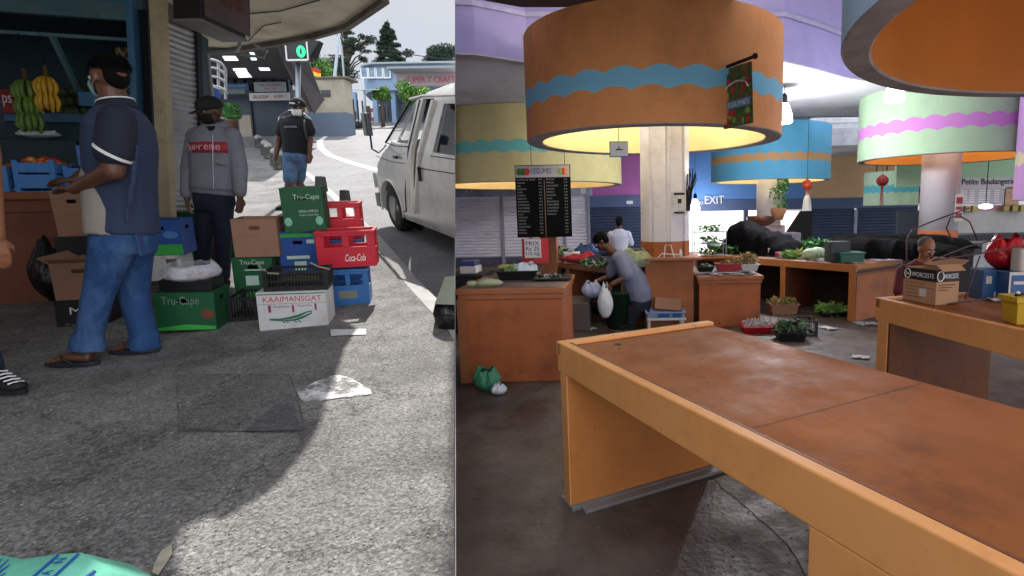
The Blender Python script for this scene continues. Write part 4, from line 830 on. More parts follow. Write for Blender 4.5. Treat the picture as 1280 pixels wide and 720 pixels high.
mb = MB(); mb.bx(sp(382, 150, KY).x, sp(384, 150, KY).x, KY-.04, KY, sp(400, 133, KY).z, sp(400, 120, KY).z); mb.build('notice', mat('notice', '505a6a', .6), t)
# ---- blue building
BY = 40.; t = thing('blue_building', 'two-storey pale blue building with curved roof edge and strip of windows', 'building', (0, 0, 0)); bb = mat('building_blue', '7088a4', .7, .1, .8, .05, dirt='8a949e', ds=.6)
gB = g(BY)-1
def arc(y_off):  # curved plan: left end further back
    return [(sp(px, 150, BY).x, BY+y_off+dy) for px, dy in ((436, 6), (440, 3.2), (448, 1.4), (460, .4), (474, 0), (500, 0), (620, 0))]
def arcwall(z0_, z1_, yo, name, m, th=.3):
    P_ = arc(yo); mb = MB(); mb.slab(P_+[(P_[-1][0], BY+9), (P_[0][0], BY+9)], z0_, z1_); return mb.build(name, m, t)
arcwall(sp(480, 113, BY).z, sp(480, 82, BY).z, 0, 'upper_wall', bb)
arcwall(sp(480, 82, BY).z, sp(480, 80, BY).z, -.5, 'roof', mat('roof_grey', '8e979e', .7))
arcwall(gB, sp(480, 113, BY).z, 3, 'lower_wall', mat('building_lower', '4d5a68', .7, .2, 1))
wn = mat('window_glass', '6a8496', .15, .3, 2, 0); wf = M_('white_paint')
for i in range(9):
    px = 452+9.5*i if i < 4 else 463+9.5*i; k = MB(); a = sp(px, 97.5, BY-.05); b_ = sp(px+8, 85, BY-.05); k.bx(a.x, b_.x, BY-.12, BY+.02, a.z, b_.z); o = k.build('window', wn, t); k = MB(); 
    for x in (a.x, b_.x-.06): k.bx(x, x+.06, BY-.16, BY-.12, a.z, b_.z)
    k.bx(a.x, b_.x, BY-.165, BY-.125, a.z-.05, a.z+.03); k.build('window_frame', wf, o)
mb = MB()
for i in range(6): q = sp(437+2*i, 99-2*i, BY+5-i*.8); 
a = sp(456, 144, BY-.0); 
for px0, px1 in ((456, 463), (474, 482), (503, 516), (526, 534)): k = MB(); k.bx(sp(px0, 150, BY+2.9).x, sp(px1, 150, BY+2.9).x, BY+2.9, BY+3.0, g(BY)-.4, sp(480, 122, BY).z); k.build('doorway', mat('doorway_dark', '20262c', .6), t)
for px in (444, 470, 493, 520): k = MB(); q = sp(px, 150, BY+.3); k.bx(q.x-.15, q.x+.15, BY+.3, BY+.6, g(BY)-.8, sp(480, 113, BY).z); k.build('pillar', bb, t)
k = MB(); a, b_ = sp(434, 112, 34), sp(452, 105, 34); k.add([(a.x, 34, a.z), (b_.x+1.0, 34, a.z), (b_.x, 36, b_.z+.1), (a.x, 36, b_.z+.1)], [(0, 1, 2, 3)]); o = k.build('awning', mat('awning', 'b0b6ba', .6), None, solid=.05); tag(o, 'white sloping awning at the left end of the pale blue building', 'awning')
k = MB(); 
for x in (a.x, b_.x): k.bx(x, x+.08, 34.1, 34.2, g(34)-.1, a.z)
k.build('awning_post', M_('steel'), o)
# ---- shop with red letters
SY = 37.; a, b_ = sp(496, 108, SY), sp(640, 108, SY); t = thing('red_letter_shop', 'low shop with grey-pink fascia and red capital lettering behind the van', 'shop', (a.x, SY, 0)); wS = b_.x-a.x; z0, z1 = sp(540, 107, SY).z, sp(540, 91, SY).z
mb = MB(); mb.bx(0, wS, 0, .3, z0, z1); mb.build('fascia', mat('fascia_pink', '887c80', .7, .1), t); text(t, 'SUPER Y CRAFT PRO SUD', .6, wS*.78, z0+.18, z1-.22, 0, mat('letter_red', '9a4048', .6), thick=.03)
mb = MB(); mb.bx(-.1, wS, -1.2, 8, z1, z1+.12); mb.build('roof', mat('roof_grey2', '808488', .6), t)
mb = MB(); mb.bx(0, wS, 3, 3.3, g(SY)-1, z0); mb.build('wall', mat('shop_wall', '6a6054', .8), t)
for px0, px1 in ((503, 513), (525, 537)): k = MB(); k.bx(sp(px0, 150, SY+2.9).x-a.x, sp(px1, 150, SY+2.9).x-a.x, 2.9, 3, g(SY)-.4, sp(540, 118, SY).z); k.build('doorway', M_('doorway_dark'), t)
# ---- round blue sign post, red phone cabinet, gate screens, small poles
p = S(489, 150, -.06); t = thing('bus_stop_sign', 'blue post with round white and blue sign before the clipped trees', 'sign', p); hq = sp(490, 97, p.y).z-p.z; mb = MB(); mb.tube([(0, 0, 0), (0, 0, hq)], .16, 10); mb.build('post', mat('post_blue', '3a5070', .6), t); mb = MB(); r = .42; mb.rings([[V((r*math.cos(k/20*6.283), -.2-.04*j, hq-.3+r*1.2*math.sin(k/20*6.283))) for k in range(20)] for j in (0, 1)]); mb.build('sign_disc', M_('white_paint'), t); mb = MB(); mb.bx(-.38, .38, -.26, -.24, hq-.42, hq-.16); mb.build('sign_bar', mat('bar_blue', '2a5090', .5), t)
p = S(467, 151, -.06); t = thing('red_cabinet', 'small red and white cabinet beside the road at the far side', 'cabinet', p); k_ = p.y/700; mb = MB(); mb.bx(-4*k_, 4*k_, 0, .5, 0, 15*k_); mb.build('cabinet_body', mat('cab_red', '8a2c34', .5), t, bevel=.03); mb = MB(); mb.bx(-2*k_, 2*k_, -.02, 0, 4*k_, 10*k_); mb.build('cabinet_panel', M_('white_card'), t)
t = thing('mesh_gate', 'dark mesh gate and screens beside the cream kiosk', 'gate', (0, 0, 0)); mb = MB()
for i, px in enumerate((434, 439, 444, 449, 455)):
    p = S(px, 161-i*1.2, -.06); mb.tube([p, V((p.x, p.y, PY(px, 122+i, p.y).z))], .05, 6)
mb.build('gate_post', M_('dark_metal'), t)
for (pa, pb) in ((434, 439), (440, 446)):
    p, q = S(pa, 160, -.06), S(pb, 158, -.06); mb = MB(); mb.rings([[p+V((0, 0, .1)), q+V((0, 0, .1))], [V((p.x, p.y, PY(pa, 139, p.y).z)), V((q.x, q.y, PY(pb, 139, q.y).z))]], False, close=False); mb.build('gate_panel', mat('gate_dark', '363c44', .7), t, solid=.04)
for i, px in enumerate((441, 447.5, 453)):
    p = S(px, 162-i*1.2, -.06); t = thing('traffic_cone_base', 'small dark bollard on the far kerb, %s of three' % ('left', 'middle', 'right')[i], 'bollard', p, 'small far bollards'); mb = MB(); mb.lathe((0, 0, 0), [(.16, 0), (.15, .3), (.05, .36)], 10); mb.build('post', M_('rubber'), t, True); mb = MB(); mb.lathe((0, 0, .36), [(.08, 0), (.1, .1), (.03, .18)], 10); mb.build('post_top', M_('steel'), t, True)
# low barrier along the far kerb
t = thing('kerb_barrier', 'low grey tubular barrier along the far side of the road', 'barrier', (0, 0, 0)); mb = MB(); P_ = [S(px, 149.5-.02*(px-480), -.06) for px in range(476, 560, 12)]
mb.tube([p+V((0, 0, .8)) for p in P_], .05, 6); mb.tube([p+V((0, 0, .4)) for p in P_], .04, 6)
for p in P_: mb.tube([p, p+V((0, 0, .8))], .05, 6)
mb.build('barrier_rails', M_('steel'), t)
# ---- trees
def stem(parent, pts, r0, r1, m): 
    n = len(pts); mb = MB(); mb.tube(pts, [r0+(r1-r0)*i/(n-1) for i in range(n)], 8); return mb.build('trunk', m, parent, True)
bark = mat('bark', '4a4038', .9, .3, 8, .5, 20)
lg = [mat('clip_green', '3a6a24', .6, .3, 3), mat('clip_light', '74963c', .6, .3, 3)]
for px0, px1, py0, py1, y, l_ in ((494, 545, 101, 133, 33, 'larger round clipped bright green tree above the van windscreen'), (464, 488, 110, 124, 35, 'smaller clipped green tree before the blue building')):
    c = sp((px0+px1)/2, (py0+py1)/2, y); b0 = V((c.x, y, g(y)-.06)); t = thing('clipped_tree', l_, 'tree', b0, 'clipped roadside trees'); rx, rz = (px1-px0)/2*y/700, (py1-py0)/2*y/700; cz = c.z-b0.z
    stem(t, [(0, 0, 0), (.03, 0, cz*.5), (0, 0, cz)], .13, .09, bark)
    cl_ = [((random.uniform(-.62, .62)*rx, random.uniform(-.5, .5)*rx, cz+random.uniform(-.5, .5)*rz), (rx*.42, rx*.4, rz*.5)) for _ in range(16)]
    leaves('crown', lg, t, cl_, 260, .22, 5)
dkg = [mat('pine_dark', '15281c', .8, .4, 2), mat('pine_mid', '24402a', .8, .3, 2)]
Y = 70.; c = sp(487, 80, Y); b0 = V((c.x, Y, g(Y))); t = thing('conifer_tree', 'tall dark conifer with layered drooping branches above the blue building', 'tree', b0); zt = sp(488, 25, Y).z-b0.z; stem(t, [(0, 0, 0), (.2, 0, zt*.5), (.1, 0, zt)], .5, .08, bark); k_ = Y/700; cl_ = []; rnd = random.Random(3)
for py, hw in ((31, 1.5), (35, 5), (40, 9), (45, 11), (50, 9), (55, 16), (60, 14), (65, 18), (71, 20), (77, 22), (83, 20), (90, 18)):
    for k in range(8):
        a = rnd.uniform(0, 6.28); cl_.append(((math.cos(a)*hw*k_*.68*rnd.uniform(.6, 1.05), math.sin(a)*hw*k_*.6, sp(487, py, Y).z-b0.z+rnd.uniform(-.1, .15)-.1*hw*k_), (hw*k_*.34, hw*k_*.34, 1.9*k_)))
leaves('crown', dkg, t, cl_, 120, .42, 6)
mb = MB(); q = sp(512, 72, Y)-b0; mb.tube([(0, 0, sp(487, 80, Y).z-b0.z), (q.x*.6, 0, q.z-.8), (q.x, 0, q.z+.6)], [.15, .1, .05], 6); mb.build('branch', bark, t, True); leaves('branch_leaves', dkg, t, [((q.x*.95, 0, q.z+.5), (.7, .4, .5)), ((q.x*.6, 0, q.z-.7), (1.3, .5, .35))], 200, .35, 7)
Y = 60.; c = sp(432, 80, Y); b0 = V((c.x, Y, g(Y))); t = thing('open_tree', 'thin open-crowned tree left of the tall conifer', 'tree', b0); k_ = Y/700; rnd = random.Random(8); top = sp(432, 55, Y).z-b0.z
stem(t, [(0, 0, 0), (.2, 0, top*.6), (0, 0, top)], .4, .1, bark); cl_ = []; br = MB()
for i in range(26):
    px = rnd.uniform(430, 458); py = rnd.uniform(40, 82); q = sp(px, py, Y)-b0; q.y = rnd.uniform(-2, 2); cl_.append((q, (rnd.uniform(.3, .75), .6, rnd.uniform(.15, .35)))); br.tube([(0, 0, q.z-2.2), (q.x*.5, q.y*.5, q.z-.7), tuple(q)], [.1, .07, .03], 5)
br.build('limbs', bark, t, True); leaves('crown', dkg, t, cl_, 110, .30, 9)
Y = 55.; c = sp(556, 85, Y); b0 = V((c.x, Y, g(Y))); t = thing('broad_tree', 'dark broad tree at the right edge of the sky above the red lettered shop', 'tree', b0); q = sp(562, 77, Y)-b0; stem(t, [(0, 0, 0), (0, 0, q.z)], .4, .2, bark); cl_ = [((sp(px, 150, Y).x-b0.x, rnd.uniform(-2, 2), sp(556, py, Y).z-b0.z), (1.0, 1.2, .55)) for px, py in ((541, 84), (546, 78), (552, 73), (558, 69), (565, 67), (575, 70), (556, 78), (566, 76), (549, 86), (580, 78), (545, 82), (560, 73))]; leaves('crown', dkg, t, cl_, 420, .34, 10)
Y = 50.; c = sp(398, 90, Y); b0 = V((c.x, Y, g(Y))); t = thing('yellow_green_tree', 'sunlit yellow-green tree behind the flag and the kiosk roof', 'tree', b0); stem(t, [(0, 0, 0), (0, 0, sp(398, 90, Y).z-b0.z)], .4, .2, bark)
leaves('crown', lg, t, [((sp(px, 150, Y).x-b0.x, rnd.uniform(-1, 1), sp(398, py, Y).z-b0.z), (.9, 1, .8)) for px, py in ((388, 88), (394, 76), (400, 72), (397, 84), (405, 82), (403, 92), (409, 92), (392, 95))], 380, .3, 11)
Y = 58.; c = sp(420, 90, Y); b0 = V((c.x, Y, g(Y))); t = thing('green_tree', 'dull green tree behind the mast and kiosk', 'tree', b0); stem(t, [(0, 0, 0), (0, 0, sp(420, 90, Y).z-b0.z)], .4, .2, bark)
leaves('crown', dkg, t, [((sp(px, 150, Y).x-b0.x, rnd.uniform(-1, 1), sp(420, py, Y).z-b0.z), (.9, 1, .9)) for px, py in ((413, 84), (418, 80), (424, 84), (428, 90), (433, 84), (415, 92), (437, 92))], 300, .3, 12)
mb = MB(); q0, q1 = sp(470, 61, 45), sp(700, 74, 45); mb.tube([q0.lerp(q1, i/12)-V((0, 0, .5*math.sin(math.pi*i/12))) for i in range(13)], .035, 5); tag(mb.build('overhead_wire', M_('dark_metal')), 'thin overhead wire crossing the sky right of the conifer', 'wire')
p = S(435, 156, -.06); t = thing('utility_pole', 'thin grey utility pole between the open tree and the kiosk', 'pole', p); mb = MB(); mb.tube([(0, 0, 0), (0, 0, sp(435, 56, p.y).z-p.z)], .07, 8); mb.build('pole', M_('steel'), t); mb = MB(); q = sp(435, 69, p.y).z-p.z; mb.tube([(-.9, 0, q), (.6, 0, q)], .03, 5); mb.build('cross_arm', M_('dark_metal'), t)

# ---- van
wz = -.06
fw_ = S(495, 289.5, wz); rwp = PY(599, 345, 5.5); ax = V((.66, -.752, 0)).normalized()
gsl = (g(fw_.y)-g(fw_.y-1))*1.0; axx = V((ax.x, ax.y, ax.y*.2)).normalized(); up_ = V((0, -.2, 1)); up_ = (up_-axx*up_.dot(axx)).normalized(); yy = up_.cross(axx)
# local x runs backwards along the van, local y away from the camera, z up; origin under the near front wheel
VM = Matrix(((axx.x, yy.x, up_.x, fw_.x), (axx.y, yy.y, up_.y, fw_.y), (axx.z, yy.z, up_.z, fw_.z), (0, 0, 0, 1)))
van = thing('minibus_van', 'silver-white minibus van with open sliding door parked at the kerb', 'van', VM)
vp = mat('van_paint', 'e2e0da', .22, .05, 2, 0, spec=.6, metal=.15, dirt='77706a', ds=2.5, damt=.3)
def vsec(z):   # front x and half-width inset by height
    tb = [(.22, -.5, .03), (.30, -.60, 0), (.45, -.64, 0), (.62, -.62, 0), (.85, -.52, 0), (1.0, -.30, .015), (1.12, -.04, .03), (1.66, .70, .17), (1.74, .90, .23), (1.82, 1.25, .34), (1.87, 1.6, .48)]
    for a, b_ in zip(tb, tb[1:]):
        if a[0] <= z <= b_[0]: f_ = (z-a[0])/(b_[0]-a[0]); return a[1]+(b_[1]-a[1])*f_, a[2]+(b_[2]-a[2])*f_
    return tb[-1][1:]
def vbody(ins, z0, z1, xb=3.7):
    rs = []; zz = [z0]+[z for z in (.25, .30, .45, .62, .85, 1.0, 1.12, 1.3, 1.5, 1.66, 1.74, 1.78, 1.82, 1.85) if z0 < z < z1]+[z1]
    for z in zz:
        xf, iw = vsec(z); xf += ins; iw += ins; ring = []; r = .22; n = 7
        for k in range(n+1): a = math.radians(180+90*k/n); ring.append(V((xf+r+r*math.cos(a), iw+r+r*math.sin(a), z)))
        ring += [V((xb-ins, iw, z)), V((xb-ins, 1.69-iw, z))]
        for k in range(n+1): a = math.radians(90+90*k/n); ring.append(V((xf+r+r*math.cos(a), 1.69-iw-r+r*math.sin(a), z)))
        rs.append(ring)
    mb = MB(); mb.rings(rs); return mb
bd = vbody(0, .22, 1.87).build('body', vp, van, True); bpy.context.view_layer.update()
cts = []
c = vbody(.045, .5, 1.81).build('c', vp); cts.append(c)
def ccut(f):
    k = MB(); f(k); o = k.build('c', vp); cts.append(o)
for wx in (0, 2.3):
    ccut(lambda k: k.rings([[V((wx+.37*math.cos(a), y, .30+.37*math.sin(a))) for a in [6.283*i/28 for i in range(28)]] for y in (-.1, .28)]))
def quadcut(pts, y0=-.3, y1=.4): ccut(lambda k: k.prism(pts, y0, y1))
quadcut([(.06, 1.18), (.40, 1.16), (.74, 1.17), (.86, 1.60), (.78, 1.63), (.70, 1.61)])               # front door window
quadcut([(.66, .40), (.80, .38), (1.34, 1.67), (1.04, 1.67)], -.3, .3)                                  # opening left by the sliding door
quadcut([(1.46, 1.12), (2.2, 1.12), (2.2, 1.62), (1.60, 1.62)])                                       # sliding door window
quadcut([(.06, 1.18), (.74, 1.17), (.86, 1.60), (.70, 1.61)], 1.3, 2.0)
quadcut([(1.0, 1.14), (2.4, 1.14), (2.4, 1.62), (1.1, 1.62)], 1.3, 2.0)
ccut(lambda k: k.prism([(-.5, 1.17), (.12, 1.17), (.76, 1.62), (.2, 1.64)], .22, 1.46))               # windscreen
for c in cts: c.matrix_world = VM
bpy.context.view_layer.update(); cut(bd, cts)
for p_ in bd.data.polygons: p_.use_smooth = False
md = bd.modifiers.new('es', 'EDGE_SPLIT'); md.split_angle = math.radians(35)
for p_ in bd.data.polygons: p_.use_smooth = True
bake(bd)
for mb_ in MADE:
    pass
gl = glass('van_glass', '1a2226', .03, .45)
def vy(z, off=.0): return vsec(z)[1]+off
mb = MB(); mb.pane([V((x, vy(z, .012), z)) for x, z in ((.06, 1.18), (.40, 1.16), (.74, 1.17), (.86, 1.60), (.78, 1.63), (.70, 1.61))]); mb.build('door_window', glass('van_glass_pale', 'a8b4b8', .05, .35), van)
mb = MB(); mb.pane([V((x, vy(z, .012), z)) for x, z in ((1.46, 1.12), (2.2, 1.12), (2.2, 1.62), (1.60, 1.62))]); mb.build('side_window', gl, van)
mb = MB(); mb.pane([V((vsec(z)[0]+.02, y, z)) for y, z in ((.24, 1.15), (1.44, 1.15), (1.36, 1.64), (.32, 1.64))]); mb.build('windscreen', glass('wscreen', '9ab0b4', .04, .25), van)
mb = MB()
def line(pts, r=.006, k=mb): k.tube([V((x, vy(z, -.002), z)) for x, z in pts], r, 5)
line([(.50, .34), (.56, .6), (.78, 1.12), (.96, 1.66)], .008); line([(.0, 1.15), (.36, 1.13), (.76, 1.14)], .006); line([(.02, 1.15), (.68, 1.64)], .014); line([(-.35, .96), (.2, .93), (.66, .94)], .004)
line([(1.0, .92), (2.3, .95)], .005); line([(1.40, 1.08), (2.3, 1.09)], .005); line([(.4, .33), (.5, .34)], .006)
mb.build('door_seam', M_('rubber'), van)
mb = MB(); mb.bx(.60, 1.42, .34, .37, .38, 1.66); mb.build('inner_dark_panel', M_('black_cloth'), van)  # black sheet standing in for the unlit cabin behind the open door
mb = MB(); mb.rings([[V((x, vy(z, -.03), z)) for x, z in ((.78, .36), (.83, .36))], [V((x, vy(z, -.03), z)) for x, z in ((1.10, 1.1), (1.16, 1.1))], [V((x, vy(z, -.03), z)) for x, z in ((1.33, 1.66), (1.39, 1.66))]], False, close=False); mb.build('door_edge', vp, van, solid=.04)
mb = MB(); mb.box((.42, -.012, 1.0), (.11, .03, .035)); mb.box((1.12, -.012, .86), (.03, .035, .16)); mb.build('door_handle', M_('black_plastic'), van, bevel=.008)
mb = MB(); line([(.66, 1.665), (1.0, 1.70), (3.6, 1.71)], .018, mb); mb.build('roof_gutter', vp, van)
mb = MB(); mb.tube([V((.06, .02, 1.12)), V((.10, -.10, 1.04)), V((.20, -.2, 1.10)), V((.22, -.2, 1.3))], .011, 6); o = mb.build('mirror_arm', M_('black_plastic'), van, True); mb = MB(); mb.rings([rr(.085, .035, z, cx=.22, cy=-.22, r=.03) for z in (1.26, 1.28, 1.50, 1.52)]); mb.build('mirror', mat('mirror_grey', '5a6468', .3), o, True)
for wx in (0, 2.3):
    t2 = MB(); n = 32
    prof = [(.30, .02), (.30, .19), (.265, .2), (.2, .19)]
    prof = [(.17, .0), (.25, -.005), (.295, .02), (.305, .06), (.305, .15), (.29, .19), (.17, .19)]
    t2.rings([[V((wx+r*math.cos(6.283*i/n), y+.02, .305+r*math.sin(6.283*i/n))) for i in range(n)] for r, y in prof], False); wh = t2.build('tyre', M_('rubber'), van, True)
    t2 = MB(); t2.rings([[V((wx+r*math.cos(6.283*i/n), y+.02, .305+r*math.sin(6.283*i/n))) for i in range(n)] for r, y in ((.185, .0), (.17, .012), (.155, .05), (.09, .055), (.07, .02), (.03, .012), (.001, .012))], True); t2.build('rim', mat('rim_steel', '8c8c88', .35, .1, metal=.6), wh, True)
    k = MB(); k.rings([[V((wx+.37*math.cos(a), y, .30+.37*math.sin(a))) for a in [6.283*i/28 for i in range(28)]] for y in (.26, .27)]); k.build('wheel_housing', M_('rubber'), van)
    k = MB(); k.tube([V((wx+.385*math.cos(a), -.004, .30+.385*math.sin(a))) for a in [math.radians(-8+196*i/20) for i in range(21)]], .016, 6); k.build('arch_lip', vp, van, True)
mb = MB(); mb.rings([[V((x, y, z)) for x, y in ((-.66, .25), (-.64, .08), (-.55, -.02), (-.42, -.022), (-.42, .02), (-.5, .03), (-.58, .12), (-.6, .25))] for z in (.28, .46)]); mb.build('bumper', mat('bumper_grey', '6a6a6a', .5), van)
mb = MB(); mb.rings([[V((x, y, z)) for x, y in ((-.655, .3), (-.64, .1), (-.58, .0), (-.56, .03), (-.6, .13), (-.62, .3))] for z in (.52, .72)]); mb.build('headlight', mat('headlamp', 'b8bcc0', .1), van)
def seat(x): k = MB(); k.bx(x, x+.42, .25, .75, .75, .9); k.bx(x+.36, x+.5, .25, .75, .9, 1.35); k.bx(x+.4, x+.48, .38, .62, 1.36, 1.55); k.build('seat', mat('seat_dark', '22242a', .9), van, bevel=.03)
seat(.45); seat(1.4)
mb = MB(); mb.tube([V((.3+.17*math.cos(6.283*i/20)*.4, .55+.17*math.sin(6.283*i/20), 1.08+.1*math.cos(6.283*i/20))) for i in range(21)], .012, 6); mb.build('steering_wheel', M_('black_plastic'), van)
# ============================================================ people on the street
def person(label, base): return thing('person', label, 'person', Matrix.Translation(base))
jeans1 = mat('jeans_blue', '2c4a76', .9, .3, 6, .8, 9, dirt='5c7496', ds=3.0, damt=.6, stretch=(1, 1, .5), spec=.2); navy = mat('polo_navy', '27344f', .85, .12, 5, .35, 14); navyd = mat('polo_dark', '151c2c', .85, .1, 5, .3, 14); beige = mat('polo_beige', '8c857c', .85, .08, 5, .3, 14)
# -- man in the blue polo shirt (seen from behind his left side, facing the counter)
yp = 3.2; b0 = V((PY(140, 448, yp).x, yp, g(yp))); man = person('man in navy polo shirt with beige panel, blue jeans and flip-flops at the fruit counter', b0)
J = lambda px, py, dy=0: PY(px, py, yp+dy)-b0
hd = J(136, 97); fdir = V((-1, .25, -.12))
mb = MB(); head(mb, hd, fdir, 1.03)
limb(mb, [J(143, 135, .0), J(139, 112)], [.062, .062]); limb(mb, [J(152, 160, .0), J(150, 200, .0)], [.085, .09]); limb(mb, [J(150, 200, .0), J(155, 290, .0)], [.09, .08]); [limb(mb, [J(155, 290, .0), J(kx, 372, dy)], [.07, .05]) for kx, dy in ((116, -.10), (168, .10))]
# near (left) arm
limb(mb, [J(146, 165, -.14), J(141, 213, -.20)], [.058, .054]); limb(mb, [J(141, 213, -.20), J(92, 236, -.14)], [.050, .030]); 
hand(mb, J(93, 235, -.14), V((-.9, .3, .05)), V((0, .2, -1)), 1.0, .5, -1)
# far arm
limb(mb, [J(138, 165, .2), J(122, 205, .28)], [.055, .05]); limb(mb, [J(122, 205, .28), J(94, 226, .18)], [.045, .03]); hand(mb, J(95, 225, .18), V((-.9, -.1, 0)), V((0, 0, -1)), 1.0, .6, 1)
# lower legs and feet
for ax_, ay, kx, ky, dy, dx in ((104, 432, 116, 372, -.10, -1), (181, 429, 168, 368, .10, -1)):
    limb(mb, [J(kx, ky, dy), J(ax_, ay, dy)], [.055, .037]); a = J(ax_, ay, dy); zf = (g(yp+dy)-g(yp))+.035
    mb.tube([a, V((a.x+.03, a.y, zf+.02))], [.037, .034], 10); mb.tube([V((a.x+.04, a.y, zf+.0)), V((a.x-.04, a.y-.02, zf+.015)), V((a.x-.13, a.y-.03, zf))], [.032, .036, .03], 12, flat=.8)
    for k in range(5): mb.tube([V((a.x-.12, a.y-.055+.02*k, zf)), V((a.x-.165+.006*abs(k-1.5), a.y-.06+.021*k, zf-.012))], [.012, .009], 6)
remesh(mb.build('body', M_('skin_dark'), man), .0065, 2)
# flip-flops
for ax_, ay, dy in ((104, 432, -.10), (181, 429, .10)):
    a = J(ax_, ay, dy); zf = g(yp+dy)-g(yp); mb = MB(); mb.slab([(a.x-.055+.15*math.cos(t), a.y-.02+.052*math.sin(t)) for t in [6.283*i/20 for i in range(20)]], zf+.002, zf+.022); o = mb.build('flip_flop', mat('flipflop', '141c2c', .7), man, bevel=.004)
    mb = MB(); mb.tube([V((a.x-.14, a.y-.025, zf+.024)), V((a.x-.11, a.y-.025, zf+.06)), V((a.x-.05, a.y-.075, zf+.05)), V((a.x-.01, a.y-.07, zf+.018))], .007, 6); mb.tube([V((a.x-.11, a.y-.025, zf+.06)), V((a.x-.05, a.y+.03, zf+.05)), V((a.x-.01, a.y+.03, zf+.018))], .007, 6); mb.build('strap', M_('black_plastic'), o)
# jeans
RA0 = V((.15, -1, 0)); mb = MB()
torso(mb, [(J(156, 268, .0), .135, .13, RA0), (J(156, 290, .0), .15, .145, RA0), (J(154, 312, .0), .14, .15, RA0)])
limb(mb, [J(142, 308, -.07), J(123, 368, -.10), J(110, 425, -.10)], [.108, .072, .062]); limb(mb, [J(163, 308, .07), J(167, 366, .10), J(181, 424, .10)], [.112, .078, .066])
for x, y, dy in ((110, 425, -.1), (181, 424, .1)): mb.tube([J(x, y-8, dy), J(x-1, y+12, dy)], [.07, .085], 14)
for (x, y, dy, r) in ((133, 352, -.19, .012), (130, 362, -.19, .012), (176, 355, .01, .012), (170, 378, .01, .012), (106, 412, -.165, .012), (112, 400, -.17, .012), (186, 410, .03, .012)):
    pass
remesh(mb.build('jeans', jeans1, man), .010, 4)
mb = MB(); mb.box(J(176, 306, -.11), (.012, .11, .12), Euler((0, -.1, .5)).to_matrix()); mb.build('pocket', mat('jeans_dark', '22406e', .85, .2, 8), man, bevel=.004)
# polo
mb = MB()
RA = V((.15, -1, 0)); torso(mb, [(J(155, 290, .0), .165, .155, RA), (J(155, 262, 0), .155, .145, RA), (J(152, 225, 0), .168, .145, RA), (J(151, 185, 0), .19, .145, RA), (J(150, 158, 0), .20, .125, RA), (J(148, 141, 0), .14, .10, RA), (J(146, 131, 0), .07, .07, RA)])
for p in ((160, 255, -.15), (165, 230, -.15), (170, 205, -.14)): q = J(*p); mb.tube([q+V((.02, 0, .10)), q, q+V((-.02, 0, -.11))], .012, 6)
sh = remesh(mb.build('polo_shirt', navy, man), .010, 4)
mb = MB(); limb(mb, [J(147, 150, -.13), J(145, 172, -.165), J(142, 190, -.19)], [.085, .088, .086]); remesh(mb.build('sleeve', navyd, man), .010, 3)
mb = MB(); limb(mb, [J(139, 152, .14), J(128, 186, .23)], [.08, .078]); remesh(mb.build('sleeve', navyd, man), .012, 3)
mb = MB(); c = J(142, 191, -.19); mb.tube([c+V((.004, 0, .006)), c+V((-.005, -.002, -.007))], [.0885, .0885], 24, caps=False); mb.build('sleeve_trim', M_('white_ink'), man, True)
mb = MB(); q = J(145, 132, 0); mb.rings([[q+V((.082*math.cos(t)*k, .084*math.sin(t)*k, z+.018*math.cos(t))) for t in [6.283*i/24 for i in range(24)]] for k, z in ((1.15, -.025), (1.0, .02), (.95, .02))], False); o = mb.build('collar', navyd, man, True)
mb = MB(); mb.tube([q+V((.083*math.cos(t), .085*math.sin(t), .022+.018*math.cos(t))) for t in [6.283*i/24 for i in range(25)]], .004, 5); mb.build('collar_trim', M_('white_ink'), o)
# beige front panel
RB = V((.12, -1, 0)); mb = MB(); torso(mb, [(J(141, 292, -.04), .14, .105, RB), (J(139, 262, -.04), .135, .105, RB), (J(137, 225, -.03), .135, .11, RB), (J(138, 196, -.02), .12, .09, RB), (J(142, 172, -.01), .09, .05, RB)]); remesh(mb.build('beige_panel', beige, man), .010, 3)
# hair, mask
f_, r_, u_ = basis(fdir); q3 = Matrix((r_, f_, u_)).transposed(); mb = MB(); s = 1.03
mb.ell(hd+u_*.040*s-f_*.020*s, (.0745*s, .094*s, .081*s), 20, 14, q3); mb.ell(hd-f_*.052*s+u_*.004*s, (.066*s, .05*s, .075*s), 16, 10, q3); mb.ell(hd+f_*.0*s+u_*.075*s, (.06*s, .06*s, .04*s), 14, 8, q3)
rnd = random.Random(2); fz = MB()
for i in range(1500):
    d_ = V((rnd.gauss(0, 1), rnd.gauss(0, 1), abs(rnd.gauss(0, .8))-.15)).normalized(); p_ = hd+u_*.040*s-f_*.022*s+q3@V((d_.x*.077*s, d_.y*.096*s, d_.z*.084*s)); o_ = (q3@d_).normalized()
    if (p_-hd).dot(f_) > .055*s and (p_-hd).dot(u_) < .075*s: continue
    a_ = (o_*.5+V((rnd.uniform(-1, 1), rnd.uniform(-1, 1), rnd.uniform(-1, .3)))*.6).normalized(); b2 = a_.cross(o_).normalized()*.0022; fz.pane([p_-b2-o_*.004, p_+b2-o_*.004, p_+a_*.015])
fz.build('hair_strands', M_('hair'), man, fix=False)
remesh(mb.build('hair', M_('hair'), man), .008, 2); mask(man, hd, fdir, s, mat('mask_cloth', '7a9aa4', .8)); brows(man, hd, fdir, s)
eyes(man, hd, fdir, s)
